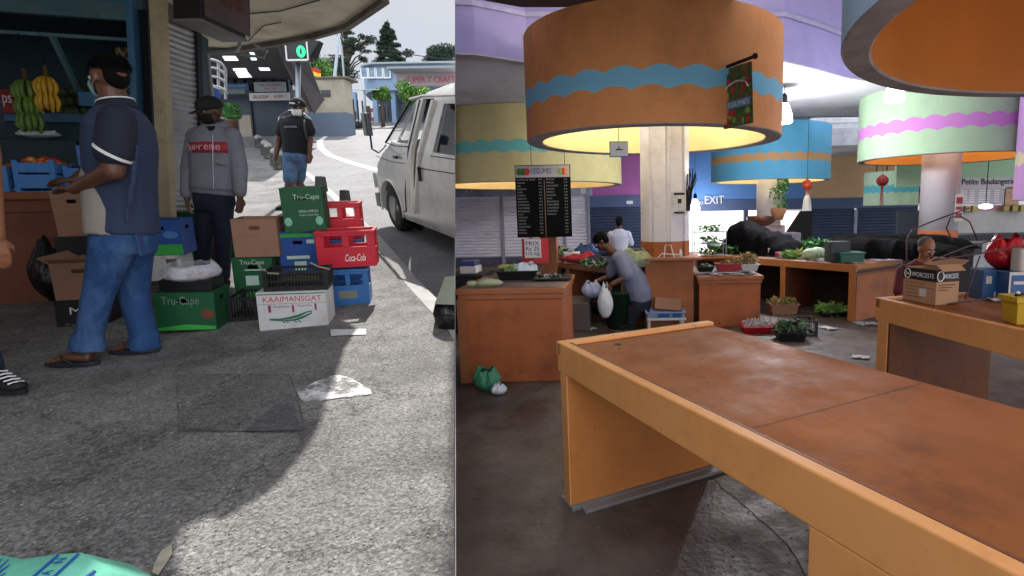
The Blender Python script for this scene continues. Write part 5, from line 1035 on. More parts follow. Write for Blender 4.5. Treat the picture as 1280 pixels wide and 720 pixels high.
# -- man in grey jacket
yp = 5.05; b0 = V((PY(268, 350, yp).x, yp, g(yp))); man2 = person('man in grey jacket with red chest band and black mask by the shutter', b0)
J2 = lambda px, py, dy=0: PY(px, py, yp+dy)-b0
hd = J2(263, 139, -.03); fdir = V((-.35, -.9, -.32)); s = .98
mb = MB(); head(mb, hd, fdir, s); limb(mb, [J2(268, 166), J2(265, 150)], [.055, .052]); limb(mb, [J2(268, 185), J2(268, 240)], [.1, .09])
limb(mb, [J2(240, 180, 0), J2(236, 215, .0)], [.045, .04]); limb(mb, [J2(236, 215), J2(234, 248, -.05)], [.04, .028]); hand(mb, J2(234, 249, -.05), V((.05, -.1, -1)), V((.8, .3, 0)), .95, .5, -1)
limb(mb, [J2(296, 180, 0), J2(300, 214, .0)], [.045, .04]); limb(mb, [J2(300, 214), J2(300, 246, -.05)], [.04, .028]); hand(mb, J2(300, 247, -.05), V((-.05, -.1, -1)), V((-.8, .3, 0)), .95, .5, 1)
for sx in (-1, 1): limb(mb, [J2(268, 240), J2(267+sx*9, 260), J2(267+sx*9, 300), J2(266+sx*11, 338)], [.08, .07, .05, .038])
remesh(mb.build('body', M_('skin_dark'), man2), .008, 2)
gj = mat('jacket_grey', '7c7e88', .9, .12, 6, .35, 16); gd = mat('jacket_shade', '6c6e78', .9, .1)  # second, slightly darker grey cloth is for the waistband
mb = MB(); RX = V((1, .1, 0))
torso(mb, [(J2(268, 243), .17, .12, RX), (J2(268, 236), .185, .135, RX), (J2(267, 215), .175, .13, RX), (J2(267, 190), .19, .13, RX), (J2(267, 172), .195, .115, RX), (J2(267, 162), .14, .09, RX), (J2(266, 156), .075, .075, RX)])
limb(mb, [J2(245, 170), J2(237, 212, .01), J2(234, 242, -.04)], [.075, .068, .052]); limb(mb, [J2(290, 170), J2(299, 210, .01), J2(300, 240, -.04)], [.075, .068, .052])
for p in ((262, 225, -.12), (276, 205, -.12), (238, 220, -.05), (299, 222, -.05), (236, 232, -.06), (299, 232, -.06)): q = J2(*p); mb.tube([q+V((-.05, .01, .012)), q, q+V((.05, .01, -.012))], .010, 6)
jk = remesh(mb.build('jacket', gj, man2), .010, 3)
mb = MB()
torso_c = J2(267, 186); n = 24; bnd = []
for z in (-.045, .045): bnd.append([torso_c+V((.193*math.cos(t)*(1.0), .143*math.sin(t), z)) for t in [math.radians(-168+156*i/n) for i in range(n+1)]])
mb.rings(bnd, False, close=False); bo = mb.build('red_band', mat('band_red', 'a03040', .8, .1, 8, .2, 16), man2, True, solid=.006)
for i, ch in enumerate('Supreme'):
    t_ = math.radians(-128+12.6*i); p = torso_c+V((.199*math.cos(t_), .150*math.sin(t_), 0)); nrm = V((math.cos(t_)/.193, math.sin(t_)/.143, 0)).normalized(); Mx = Matrix.Translation(p) @ Matrix.Rotation(math.atan2(nrm.y, nrm.x)+math.pi/2, 4, 'Z')
    text(man2, ch, -.017, .017, -.024, (.034 if ch == 'S' else .018), -.003, mat('band_pink', 'd8a0a8', .8), M=Mx, thick=.003)
mb = MB(); mb.tube([J2(266, 168, -.13), J2(266, 200, -.147), J2(267, 236, -.145)], .004, 5); mb.build('zip', M_('steel'), man2)
mb = MB(); torso(mb, [(J2(268, 242), .15, .11, RX), (J2(268, 236), .19, .14, RX), (J2(268, 233), .185, .135, RX)]); remesh(mb.build('waistband', gd, man2), .010, 2)
mb = MB(); mb.rings([[J2(267, 158)+V((.10*k*math.cos(t), .095*k*math.sin(t)+.02, z+.03*math.sin(t))) for t in [math.radians(-60+300*i/20) for i in range(21)]] for k, z in ((1.15, -.03), (1.0, .03), (.8, .05))], False, close=False); mb.build('hood', gj, man2, True, solid=.02)
mb = MB(); mb.rings([[J2(266, 163, -.05)+V((x, -.045+abs(x)*.3, z)) for x in (-.045*(1-k), 0, .045*(1-k))] for k, z in ((0, .03), (.95, -.08))], False, close=False); mb.build('t_shirt', M_('black_cloth'), man2, solid=.01)
jd = mat('jeans_navy', '141c30', .85, .2, 6, .3, 20); mb = MB(); torso(mb, [(J2(268, 238), .155, .115, RX), (J2(268, 252), .165, .125, RX), (J2(268, 264), .14, .115, RX)])
for sx in (-1, 1): limb(mb, [J2(268+sx*10, 258), J2(267+sx*12, 300, -.02), J2(266+sx*13, 345)], [.09, .068, .055])
for p in ((256, 300, -.06), (280, 306, -.06), (255, 332, -.05), (279, 334, -.05)): q = J2(*p); mb.tube([q+V((-.05, .02, 0)), q, q+V((.05, .02, .01))], .010, 6)
remesh(mb.build('jeans', jd, man2), .010, 3)
for sx in (-1, 1): a = J2(266+sx*13, 347); shoe(man2, V((a.x, a.y, .085)), V((sx*.15-.1, -1, .0)), M_('black_cloth'), 1.0)
cap(man2, hd, fdir, s*1.04, mat('cap_dark', '1c1e22', .85, .15, 8, .3, 30)); mask(man2, hd, fdir, s, M_('black_cloth')); eyes(man2, hd, fdir, s)
# -- man walking towards the camera
yp = 8.7; b0 = V((PY(368, 262, yp).x, yp, g(yp))); man3 = person('man in black T-shirt, blue shorts and white mask walking up the pavement', b0)
k_ = 144/1.78; J3 = lambda px, py, dy=0: PY(px, py, yp+dy)-b0
s = 1.12; hd = J3(372.5, 136); fdir = V((.12, -1, -.05))
mb = MB(); head(mb, hd, fdir, s); limb(mb, [J3(371, 152), J3(371.5, 144)], [.065, .06]); limb(mb, [J3(369, 160), J3(369, 190)], [.11, .1]); limb(mb, [J3(369, 190), J3(363, 212, -.05)], [.08, .07]); limb(mb, [J3(369, 190), J3(374, 212, .1)], [.08, .07])
limb(mb, [J3(354, 155), J3(348, 178, .02)], [.06, .05]); limb(mb, [J3(348, 178, .02), J3(344, 198, -.05)], [.048, .034]); hand(mb, J3(344, 199, -.05), V((.05, -.1, -1)), V((.7, .3, 0)), 1.15, .6, -1)
limb(mb, [J3(384, 155), J3(387, 172, .04)], [.06, .05]); limb(mb, [J3(387, 172, .04), J3(387, 190, .0)], [.048, .034]); hand(mb, J3(387, 191, .0), V((-.02, -.1, -1)), V((-.7, .3, 0)), 1.15, .6, 1)
zg = J3(365, 250).z
limb(mb, [J3(363, 212, -.05), J3(362, 230, -.1), V((J3(361, 254).x, -.12, .10))], [.08, .065, .042]); limb(mb, [J3(374, 212, .1), J3(373, 228, .18), V((J3(374, 248).x, .30, .2))], [.08, .062, .042])
remesh(mb.build('body', M_('skin_dark'), man3), .012, 2)
mb = MB(); torso(mb, [(J3(369, 193), .17, .13, RX), (J3(369, 182), .165, .13, RX), (J3(369, 168), .19, .135, RX), (J3(369, 156), .21, .125, RX), (J3(370, 149), .14, .09, RX), (J3(371, 146), .075, .075, RX)])
limb(mb, [J3(356, 153), J3(351.5, 165)], [.085, .085]); limb(mb, [J3(383, 153), J3(387, 164, .02)], [.085, .085]); remesh(mb.build('t_shirt', M_('black_cloth'), man3), .014, 3)
mb = MB(); mb.bx(*[q for q in (J3(362, 160).x, J3(378, 160).x, -.150, -.146)], J3(369, 161.5).z, J3(369, 159).z); mb.build('chest_print', mat('print_grey', '5a5a60', .8), man3)
mb = MB(); torso(mb, [(J3(369, 190), .165, .125, RX), (J3(369, 197), .17, .135, RX), (J3(369, 202), .15, .125, RX)]); limb(mb, [J3(363, 199), J3(362.5, 224, -.09)], [.105, .095]); limb(mb, [J3(375, 199, .02), J3(373.5, 222, .18)], [.105, .095])
remesh(mb.build('shorts', mat('shorts_blue', '4c6484', .9, .3, 8, .5, 14, dirt='8296ae', ds=5, spec=.2), man3), .014, 3)
shoe(man3, V((J3(361, 254).x, -.12, .10)), V((0, -1, 0)), M_('rubber'), 1.05); shoe(man3, V((J3(374, 248).x, .30, .2)), V((0, -.9, -.4)), M_('rubber'), 1.05)
cap(man3, hd+V((0, 0, .015)), fdir, s*1.05, M_('black_cloth'), stripe=M_('black_cloth')); mb = MB(); mb.tube([hd+V((x, -.118+abs(x)*.6, .055+.25*abs(x))) for x in (-.07, -.035, 0, .035, .07)], .012, 6); mb.build('cap_stripe', M_('white_paint'), man3)
mask(man3, hd, fdir, s, M_('white_paint')); eyes(man3, hd, fdir, s)
t = thing('backpack', 'dark backpack with pale rim worn by the walking man', 'backpack', b0); mb = MB(); c = J3(369, 164, .2); mb.rings([[c+V((w_*math.cos(a), .11*math.sin(a), z)) for a in [6.283*i/16 for i in range(16)]] for w_, z in ((.22, -.3), (.25, -.2), (.25, .1), (.2, .24), (.08, .29))]); mb.build('pack', mat('pack', '24242c', .8), t, True)
mb = MB(); mb.tube([c+V((-.26, 0, -.05)), c+V((-.22, 0, .2)), c+V((-.06, 0, .3)), c+V((.1, 0, .3)), c+V((.24, 0, .18)), c+V((.27, 0, -.05))], .022, 8); mb.build('pale_rim', mat('rim_pale', 'a8acb0', .5), t, True)
mb = MB()
for x in (359, 380): mb.tube([J3(x, 150, .1), J3(x, 150, -.1), J3(x-(1 if x < 370 else -1), 160, -.13), J3(x-(3 if x < 370 else -3), 172, -.08), J3(x-(5 if x < 370 else -5), 180, .05)], .016, 6, flat=.5)
mb.build('strap', mat('strap_grey', '3a3838', .8), t, True)
# -- person cut by the left frame edge: hand, trouser leg and trainer
yp = 2.72; b0 = V((PY(-30, 490, yp).x, yp, g(yp))); man4 = person('person mostly outside the left edge, with dark trousers and black trainer with white laces', b0)
J4 = lambda px, py, dy=0: PY(px, py, yp+dy)-b0
mb = MB(); head(mb, J4(-75, 30), V((.2, 1, 0)), 1.0); limb(mb, [J4(-75, 75), J4(-75, 50)], [.06, .055]); limb(mb, [J4(-75, 100), J4(-75, 190)], [.13, .12])
limb(mb, [J4(-30, 105), J4(-14, 200)], [.05, .045]); limb(mb, [J4(-14, 200), J4(-4, 295)], [.042, .03]); hand(mb, J4(-4, 298), V((.08, 0, -1)), V((-.8, .3, 0)), 1.0, .4, 1)
limb(mb, [J4(-118, 105), J4(-130, 200)], [.05, .045]); limb(mb, [J4(-130, 200), J4(-135, 295)], [.042, .03]); hand(mb, J4(-135, 298), V((.08, 0, -1)), V((.8, .3, 0)), 1.0, .4, -1)
remesh(mb.build('body', M_('skin'), man4), .009, 2)
mb = MB(); torso(mb, [(J4(-75, 265), .18, .13, V((1, 0, 0))), (J4(-75, 180), .18, .13, V((1, 0, 0))), (J4(-75, 105), .21, .13, V((1, 0, 0))), (J4(-75, 80), .09, .08, V((1, 0, 0)))]); limb(mb, [J4(-32, 105), J4(-22, 155)], [.08, .075]); limb(mb, [J4(-116, 105), J4(-126, 155)], [.08, .075]); remesh(mb.build('shirt', M_('polo_dark'), man4), .014, 3)
mb = MB(); torso(mb, [(J4(-75, 250), .16, .13, V((1, 0, 0))), (J4(-75, 285), .17, .13, V((1, 0, 0)))]); limb(mb, [J4(-55, 290), J4(-45, 390), J4(-14, 462)], [.10, .075, .06]); limb(mb, [J4(-95, 290), J4(-100, 390), J4(-100, 470)], [.10, .075, .06]); remesh(mb.build('trousers', jd, man4), .014, 3)
a = J4(-6, 470); shoe(man4, V((a.x, a.y, .09)), V((1, -.25, 0)), mat('trainer', '0e0f12', .7), 1.0); laces(man4, V((a.x+.02, a.y-.01, .085)), V((1, -.25, 0))); a = J4(-100, 470); shoe(man4, V((a.x, a.y, .09)), V((0, 1, 0)), M_('trainer'), 1.0)
f_, r_, u_ = basis(V((.2, 1, 0))); mb = MB(); mb.ell(J4(-75, 30)+V((0, -.02, .045)), (.082, .1, .09), 16, 10); remesh(mb.build('hair', M_('hair'), man4), .012, 2)
# grey-green tarpaulin bundle and black sack straddling the foot of the partition on the street side
p = S(556, 410); t = thing('tarp_bundle', 'grey-green tarpaulin bundle over a black sack against the thin partition', 'bundle', V((p.x, p.y, g(p.y))))
yb = p.y; Q = lambda px, py, dy=0: PY(px, py, yb+dy)-t.location
mb = MB(); mb.rings([[Q(556, 346), Q(585, 343), Q(590, 343, .25), Q(558, 348, .22)], [Q(551, 360, -.02), Q(590, 360, -.03), Q(592, 360, .25), Q(553, 360, .24)], [Q(543, 380, -.05), Q(592, 382, -.06), Q(594, 380, .25), Q(546, 380, .25)]]); o = mb.build('tarpaulin', mat('tarp', '848a7c', .7, .25, 5, .3, 18), t)
mb = MB(); mb.rings([[Q(544, 379, -.03), Q(592, 380, -.04), Q(594, 380, .22), Q(546, 379, .22)], [Q(541, 392, -.05), Q(594, 395, -.06), Q(594, 395, .24), Q(544, 392, .24)], [Q(545, 404, -.04), Q(594, 420, -.06), Q(594, 418, .2), Q(548, 404, .2)], [Q(558, 420, .0), Q(594, 446, .0), Q(594, 440, .14), Q(560, 420, .14)]]); mb.build('sack', M_('bin_bag'), t, True)
# ============================================================ MARKET HALL
SIDE = 'R'
fl = mat('hall_floor', (.10, .078, .066), .6, .5, 1.6, .25, 30, dirt='4a3a30', ds=.9, damt=.7, spec=.4)
chips(fl, '8a8078', 26, .70, .74, .6); chips(fl, '1c1614', 2.2, .54, .64, .7); chips(fl, '6a4c38', 1.1, .52, .7, .6); roughvar(fl, .28, .8, 1.7)
mb = MB(); mb.pane([(-16, -14, 0), (30, -14, 0), (30, 21.2, 0), (-16, 21.2, 0)]); tag(mb.build('floor', fl), kind='structure')
mb = MB(); mb.pane([(-16, -14, .004), (18, -14, .004), (18, .2, .004), (-16, .2, .004)]); tag(mb.build('forecourt', mat('forecourt_concrete', (.5, .49, .46), .85, .12, 2)), kind='structure')  # unseen pale floor added behind the camera to bounce sunlight into the hall
mb = MB(); mb.pane([(-30, 21.2, -.02), (60, 21.2, -.02), (90, 400, -.02), (-60, 400, -.02)]); tag(mb.build('yard', mat('yard_concrete', (.62, .62, .6), .8, .1, 1)), kind='structure')
SIDE = None
# the partition: thin sheet added edge-on, keeping street light out of the hall
u1 = ray(569, 0); u2 = ray(569, 720); hdir = V((0, 0, 1)).cross(PN).normalized(); hdir = hdir if hdir.y > 0 else -hdir; vdir = PN.cross(hdir).normalized(); vdir = vdir if vdir.z > 0 else -vdir
def pp(a, z): q = PO+hdir*a; k = (z-q.z)/vdir.z; return q+vdir*k
mb = MB(); e = PN*.002
for s_, m_ in ((-1, 0), (1, 1)):
    mb.pane([pp(5.0, -.3)+e*s_, pp(23, -.3)+e*s_, pp(23, 5.75)+e*s_, pp(5.0, 5.75)+e*s_], m_)
mb.add([pp(5.0, -.3)-e, pp(5.0, -.3)+e, pp(5.0, 5.75)+e, pp(5.0, 5.75)-e], [(0, 1, 2, 3)], 0)
tag(mb.build('partition_wall', [mat('partition_grey', '8c8e90', .8), mat('partition_lilac', '9a98a8', .8)], fix=False), 'thin full-height partition sheet between the street and the market hall', 'wall')
mb = MB()
for a0, a1 in ((-4, 4.99),): mb.pane([pp(a0, -.3), pp(a1, -.3), pp(a1, g(4.8)-.01), pp(a0, g(-3.8)-.01)])
tag(mb.build('retaining_wall', mat('retaining', '55524e', .9), None, solid=.004), 'low retaining wall under the pavement edge behind the camera', 'wall')
SIDE = 'R'
ZCE = 3.72
cdk = mat('ceiling_dark', '5a5152', .85, .12, 1.2, .1); cgr = mat('ceiling_grey', 'c8c8ce', .8, .08, .8, .08, dirt='8a8890', ds=.7, damt=.6); lil = mat('lilac_paint', 'a49cd0', .7, .08, 1.2, .1, 20, dirt='6c6890', ds=1.2, damt=.3)
mb = MB(); mb.slab([(-14, 1.9), (9, 1.9), (9, 5.5), (2.2, 5.5), (1.55, 5.6), (1.0, 6.3), (-1.02, 6.2), (-1.73, 5.77), (-14, 3.0)], ZCE, ZCE+.2); tag(mb.build('near_ceiling', cdk), kind='structure')
F0 = [(-6, 7.1), (-1.95, 7.95), (-1.33, 8.4), (2.4, 8.6), (3.0, 9.06), (3.8, 9.75), (9, 12.5), (16, 14)]
t = thing('lilac_clerestory', 'lilac painted downstand wall under the raised clerestory roof', 'wall', (0, 0, 0)); mb = MB(); mb.slab(F0+[(x, y+.25) for x, y in F0[::-1]], ZCE+.021, 5.75); mb.build('downstand', lil, t)
mb = MB(); mb.slab([(x, y-.05) for x, y in F0]+[(x, y-.004) for x, y in F0[::-1]], ZCE+.62, ZCE+.68); mb.build('ledge', mat('lilac_ledge', 'aaa6c8', .7), t)
mb = MB(); mb.slab([(-10, 4.6), (-1.8, 5.3), (11, 4.9), (11, 13.3), (9, 12.8), (3.8, 10.1), (2.4, 8.9), (-1.5, 8.7), (-10, 7)], 5.76, 5.9); tag(mb.build('raised_roof', cgr), kind='structure')
# soffit beyond, with a second light well
W0, W1, WY0, WY1 = 4.6, 8.2, 13.7, 17.2
mb = MB(); mb.slab([(-12, 5.9)]+F0+[(16, 13.7), (-12, 13.7)], ZCE, ZCE+.02)
mb.bx(-12, W0, 13.7, 22, ZCE, ZCE+.2); mb.bx(W1, 20, 13.7, 22, ZCE, ZCE+.2); mb.bx(W0, W1, WY1, 22, ZCE-.3, ZCE+.2); tag(mb.build('soffit', cgr), kind='structure')
t = thing('light_well', 'white light well with daylight above the far stalls', 'skylight', (0, 0, 0)); mb = MB(); ww = mat('well_white', 'd4d8dc', .7); mb.bx(W0, W1, WY1, WY1+.15, ZCE+.2, 6.2); mb.bx(W0-.15, W0, WY0, WY1+.15, ZCE+.2, 6.2); mb.bx(W1, W1+.15, WY0, WY1+.15, ZCE+.2, 6.2); mb.build('well_wall', ww, t)
mb = MB()
for i in range(5): mb.bx(W0, W1, WY1-.02, WY1, ZCE+.35+.3*i, ZCE+.37+.3*i)
mb.build('louvre', cgr, t)

def drum(px, y, R, th, z0, z1, main, band, inner, bz0, bz1, label, n=26, streak=None, group='painted hollow ring drums', dx=0, light=0):
    c = PY(px, 255, y); t = thing('ceiling_drum', label, 'drum', V((c.x, y, z0)), group)
    key = 'drum_%s_%s' % (main, band)
    m = mat(key, main, .75, .07, 1.3, .12, 18, dirt=streak or main, ds=1.5, damt=.28, stretch=(1, 1, .8)); nt = m.node_tree; N = nt.nodes; L = nt.links; b = N['Principled BSDF']
    if not m.get('banded'):
        src = [l for l in L if l.to_socket == b.inputs['Base Color']][0].from_socket
        tc = N.new('ShaderNodeTexCoord'); sx = N.new('ShaderNodeSeparateXYZ'); L.new(tc.outputs['Object'], sx.inputs[0])
        def mth(op, a, b_=None, c_=None):
            q = N.new('ShaderNodeMath'); q.operation = op
            for i, v in enumerate((a, b_, c_)):
                if v is None: continue
                if hasattr(v, 'links'): L.new(v, q.inputs[i])
                else: q.inputs[i].default_value = v
            return q.outputs[0]
        at = mth('ARCTAN2', sx.outputs[1], sx.outputs[0]); sn = mth('ABSOLUTE', mth('SINE', mth('MULTIPLY', at, n/2)))
        sn2 = mth('ABSOLUTE', mth('SINE', mth('MULTIPLY_ADD', at, n/2, .9)))
        hi = mth('LESS_THAN', sx.outputs[2], mth('MULTIPLY_ADD', sn, .055, bz1-z0-.02)); lo_ = mth('GREATER_THAN', sx.outputs[2], mth('MULTIPLY_ADD', sn2, .05, bz0-z0-.02))
        f_ = mth('MULTIPLY', hi, lo_); mx = N.new('ShaderNodeMix'); mx.data_type = 'RGBA'; L.new(f_, mx.inputs[0]); L.new(src, mx.inputs[6]); mx.inputs[7].default_value = lin(band); L.new(mx.outputs[2], b.inputs['Base Color']); m['banded'] = 1
    n_ = 96; ring = lambda r, z: [V((r*math.cos(2*math.pi*k/n_), r*math.sin(2*math.pi*k/n_), z)) for k in range(n_)]
    h = z1-z0; mb = MB(); mb.rings([ring(R, 0), ring(R, h)], False); mb.build('outer_face', m, t, True)
    mb = MB(); mb.rings([ring(R-th, .0), ring(R-th, h)], False); mb.build('inner_face', mat('inner_'+inner, inner, .75, .08, 1.5, .1), t, True)
    mb = MB(); mb.rings([ring(R, .0), ring(R-.012, -.012), ring(R-th+.012, -.012), ring(R-th, .0)], False); mb.build('rim', mat('drum_rim', 'a29ea2', .8, .25, 5, .2), t)
    if light:
        for a in (.4, 2.4, 4.2):
            bx_, by_ = (R-th-.35)*math.cos(a), (R-th-.35)*math.sin(a)
            k = MB(); k.ell((bx_, by_, h-.28), .06, 10, 8); k.tube([(bx_, by_, h), (bx_, by_, h-.24)], .025, 8); k.build('lamp_bulb', mat('bulb_glow', 'ffe0a8', .4, 0, 3, 0, emit=6), t, True)
            l = bpy.data.lights.new('drum_light', 'POINT'); l.energy = light*1.5; l.color = (1, .94, .84); l.shadow_soft_size = .12; lo_b = bpy.data.objects.new('drum_light', l); COL.objects.link(lo_b); lo_b.parent = t; lo_b.location = (bx_*.93, by_*.93, h-.42)
    return t, c
d1, c1 = drum(817, 7.5, 1.62, .2, 2.48, ZCE-.01, 'e4985c', '80c0de', 'e0cc90', 2.83, 3.02, 'big orange ring drum with scalloped blue band round the fluted column', streak='7e4a2c', light=16)
# upper tier of the orange drum, slightly set back
mb = MB(); n_ = 80; mb.rings([[V((.06+1.585*math.cos(6.2832*k/n_), 1.585*math.sin(6.2832*k/n_), z)) for k in range(n_)] for z in (.66, ZCE-2.49)], False)
d2, c2 = drum(1685, 2.35, 2.0, .15, 2.40, 4.3, 'a4c0d8', 'a4c0d9', 'b4702c', 9, 9.1, 'nearest pale blue ring drum with orange inside, cut by the top of the picture', light=5)
d3, c3 = drum(1176, 11.3, 1.58, .14, 2.50, ZCE+.2, 'a4c09e', 'c07cc0', 'c8832c', 2.90, 3.12, 'green ring drum with scalloped pink band round the white column', n=30, streak='7f9c80', light=12)
d4, c4 = drum(961, 15.6, 1.58, .14, 2.32, ZCE-.01, '5cacd4', 'c49868', 'dcc88c', 2.75, 2.93, 'turquoise blue ring drum with orange band in the middle distance', n=30, light=14)
d5, c5 = drum(662, 13.5, 2.2, .16, 2.22, ZCE-.01, 'e2d89a', '7cd4ca', 'dcc080', 2.78, 3.0, 'pale yellow ring drum with scalloped teal band at the left of the hall', n=36, streak='b8a868', light=18)
d6, c6 = drum(1118, 17.6, .9, .10, 1.62, 2.62, 'b4ccae', '5cb4c0', 'c09040', 1.98, 2.2, 'small far pale green ring drum with blue wave behind the red lantern', n=26)
mb = MB(); 
for x, y in ((-.6, 0), (.6, 0), (0, .6)): mb.tube([(x, y, 1.0), (x, y, ZCE-1.62)], .02, 6)
mb.build('hanger', M_('dark_metal'), d6)
d7, c7 = drum(1399, 8.8, 1.38, .14, 1.66, ZCE+.2, 'b48cc0', 'c8c0a0', 'c08c40', 2.2, 2.4, 'lilac ring drum cut by the right edge of the picture', n=26)
# fluted column with brown base and plinth
t = thing('fluted_column', 'tall white fluted column with orange-brown base rising into the orange drum', 'column', V((PY(831, 300, 7.9).x, 7.9, 0)))
def fl_ring(r, z, dep=.03, n=9):
    out = []
    for i in range(n):
        for a, k in ((0, 1), (.72, 1), (.78, 1-dep/r), (.94, 1-dep/r)): th_ = 2*math.pi*(i+a)/n; out.append(V((r*k*math.cos(th_), r*k*math.sin(th_), z)))
    return out
cw = mat('column_white', 'd4d4de', .6, .07, 2, .08, dirt='8a868c', ds=2); mb = MB(); mb.rings([fl_ring(.34, z) for z in (1.17, 2.2, 3.7)]); mb.build('shaft', cw, t)
ob = mat('base_orange', 'a05c30', .6, .12, 3, .1, dirt='7a4020', ds=2); mb = MB(); mb.rings([fl_ring(.345, z) for z in (0.0, 1.168)]); mb.build('base', ob, t)
mb = MB(); mb.bx(-.30, .36, -.36, .2, 0, .93); mb.build('plinth', mat('plinth_brown', '9a5c34', .6, .12, 3, .1, dirt='5c3018', ds=2), t, bevel=.01)
mb = MB(); mb.bx(-.30, .46, -.50, .26, .93, .965); mb.build('ledge_shelf', mat('shelf_pinkish', '9a6448', .5, .1), t, bevel=.005)
mb = MB(); mb.bx(.08, .26, -.352, -.347, 1.62, 1.84); mb.bx(.08, .26, -.352, -.347, 1.52, 1.60); mb.build('notice', M_('paper'), t); mb = MB(); mb.bx(.10, .24, -.356, -.352, 1.79, 1.82); mb.bx(.1, .24, -.356, -.352, 1.545, 1.57); mb.bx(.15, .2, -.356, -.352, 1.68, 1.74); mb.build('notice_print', M_('dark_ink'), t)
def whitecol(px, y, r, z0, zb, z1, label, brown=True):
    c = PY(px, 255, y); t = thing('round_column', label, 'column', V((c.x, y, z0))); n = 20
    mb = MB(); mb.lathe((0, 0, 0), [(r, zb-z0), (r, z1-z0)], 24); mb.build('shaft', mat('column_pale', 'cccad0', .85, .06, 2, .05, spec=.2), t, True); mb = MB(); mb.lathe((0, 0, 0), [(r*1.02, 0), (r*1.02, zb-z0-.001)], 24); mb.build('base', ob if brown else M_('column_pale'), t, True); return t
t = whitecol(1174, 11.3, .35, 0, 1.10, 3.8, 'white round column with orange-brown base inside the green drum'); mb = MB(); mb.bx(.1, .26, -.37, -.36, 1.28, 1.8); mb.build('notice', M_('paper'), t)
mb = MB(); mb.bx(.12, .24, -.375, -.37, 1.62, 1.74); mb.bx(.12, .24, -.375, -.37, 1.34, 1.44); mb.bx(.12, .24, -.375, -.37, 1.5, 1.56); mb.build('notice_print', M_('dull_red'), t)
whitecol(961, 15.6, .33, 0, .7, 3.7, 'white round column under the turquoise blue drum')
# ---- left shutters and back walls
WL = 17.3
def P(px, py, y): return PY(px, py, y)
t = thing('shutter_row', 'row of pale lilac-grey roller shutters at the left end of the hall', 'shutter', (0, 0, 0))
xw0, xw1 = P(540, 300, WL).x, P(741, 300, WL).x; zf1 = P(650, 226, WL).z; zf0 = P(650, 246, WL).z
mb = MB(); mb.bx(xw0, xw1, WL-.05, WL+.3, zf0, ZCE); mb.build('fascia', mat('fascia_lilac', 'a4a8c4', .7, .1, 1.5, .05, dirt='5c6078', ds=2, damt=.5), t)
slm = mat('slat_lilac', 'dce0f4', .5, .06, 1.5, .03, 30, 0, dirt='a8aac4', ds=1.2, damt=.35); slb = mat('slat_blue', '3c4860', .45, .12, 1.5, .03, 30, .2)
def slats(parent, x0, x1, y, z0, z1, m, pitch=.095, name='slats'):
    mb = MB(); n = int((z1-z0)/pitch); pf = []
    for i in range(n): z = z0+(z1-z0)*i/n; pf += [(y, z), (y-.03, z+pitch*.3), (y-.035, z+pitch*.6), (y-.012, z+pitch*.93)]
    mb.rings([[V((x, b, z)) for b, z in pf] for x in (x0, x1)], False, close=False); return mb.build(name, m, parent)
for a, b_ in ((560, 627), (631, 662), (665, 704), (708, 734)):
    slats(t, P(a, 300, WL).x, P(b_, 300, WL).x, WL+.02, P(600, 322, WL).z, zf0, slm)
mb = MB(); 
for a in (562, 627, 662, 704, 734): x = P(a, 300, WL).x; mb.bx(x, x+.1, WL-.06, WL+.05, .0, zf0)
mb.build('guide_rail', mat('rail_grey', '8c90a8', .5), t)
mb = MB(); mb.bx(xw0, xw1, WL-.02, WL+.3, 0, P(600, 322, WL).z); mb.build('sill_wall', mat('sill_slate', '4c5068', .7, .2), t)
def plates(lst, y, parent, m):
    mb = MB()
    for a, b_, c_, d_ in lst: p, q = P(a, d_, y), P(b_, c_, y); mb.bx(p.x, q.x, y-.02, y, p.z, q.z)
    return mb.build('painted_number', m, parent)
plates([(582, 584, 233, 236), (588, 590, 233, 236), (582, 584, 238, 241), (588, 590, 238, 241), (593, 595, 235, 237), (726, 732, 234, 242)], WL-.05, t, M_('white_paint'))
BW = 21.0
t = thing('back_wall', 'back wall painted pink and blue above a slate band with the EXIT lettering', 'wall', (0, 0, 0))
def wbx(px0, px1, py0, py1, y, name, m, parent=t, th=.2, zt=None):
    a, b_ = P(px0, py1, y), P(px1, py0, y); a.z = P((px0+px1)/2, py1, y).z; b_.z = P((px0+px1)/2, py0, y).z; mb = MB(); mb.bx(a.x, b_.x, y, y+th, a.z, zt or b_.z); return mb.build(name, m, parent)
pk = mat('wall_pink', 'a05c98', .7, .08, 1.2, .05); blw = mat('wall_blue', '5c8cc8', .7, .08, .8, .05, dirt='5078b8', ds=.6); bnd = mat('band_slate', '4c5c80', .7, .1, 1, .05)
wbx(700, 812, 205, 245, BW, 'pink_wall', pk, zt=ZCE); wbx(812, 1012, 205, 250, BW, 'blue_wall', blw, zt=ZCE); wbx(1012, 1145, 205, 252, BW, 'tan_wall', mat('wall_tan', 'c8a47c', .7, .08, 1), zt=ZCE)
wbx(700, 812, 245, 259, BW-.05, 'slate_band', bnd, th=.3); wbx(812, 1145, 248.5, 262, BW-.05, 'slate_band', bnd, th=.3)
p, q = P(881, 255, BW-.06), P(905, 244.5, BW-.06); text(t, 'EXIT', p.x, q.x, p.z-.0, q.z, BW-.055, M_('white_paint'), thick=.02); p, q = P(872, 255.5, BW-.06), P(879, 251, BW-.06); text(t, 'NO', p.x, q.x, p.z, q.z, BW-.055, M_('white_paint'), thick=.02)
plates([(783, 791, 251, 255)], BW-.06, t, M_('white_paint'))
mb = MB()
for a in (856, 930, 1003): x = P(a, 300, BW).x; mb.bx(x, x+.15, BW, BW+.2, 0, P(a, 262, BW).z)
mb.build('opening_post', mat('post_slate', '3c4458', .6), t)
a, b_ = P(800, 345, BW), P(1145, 345, BW)
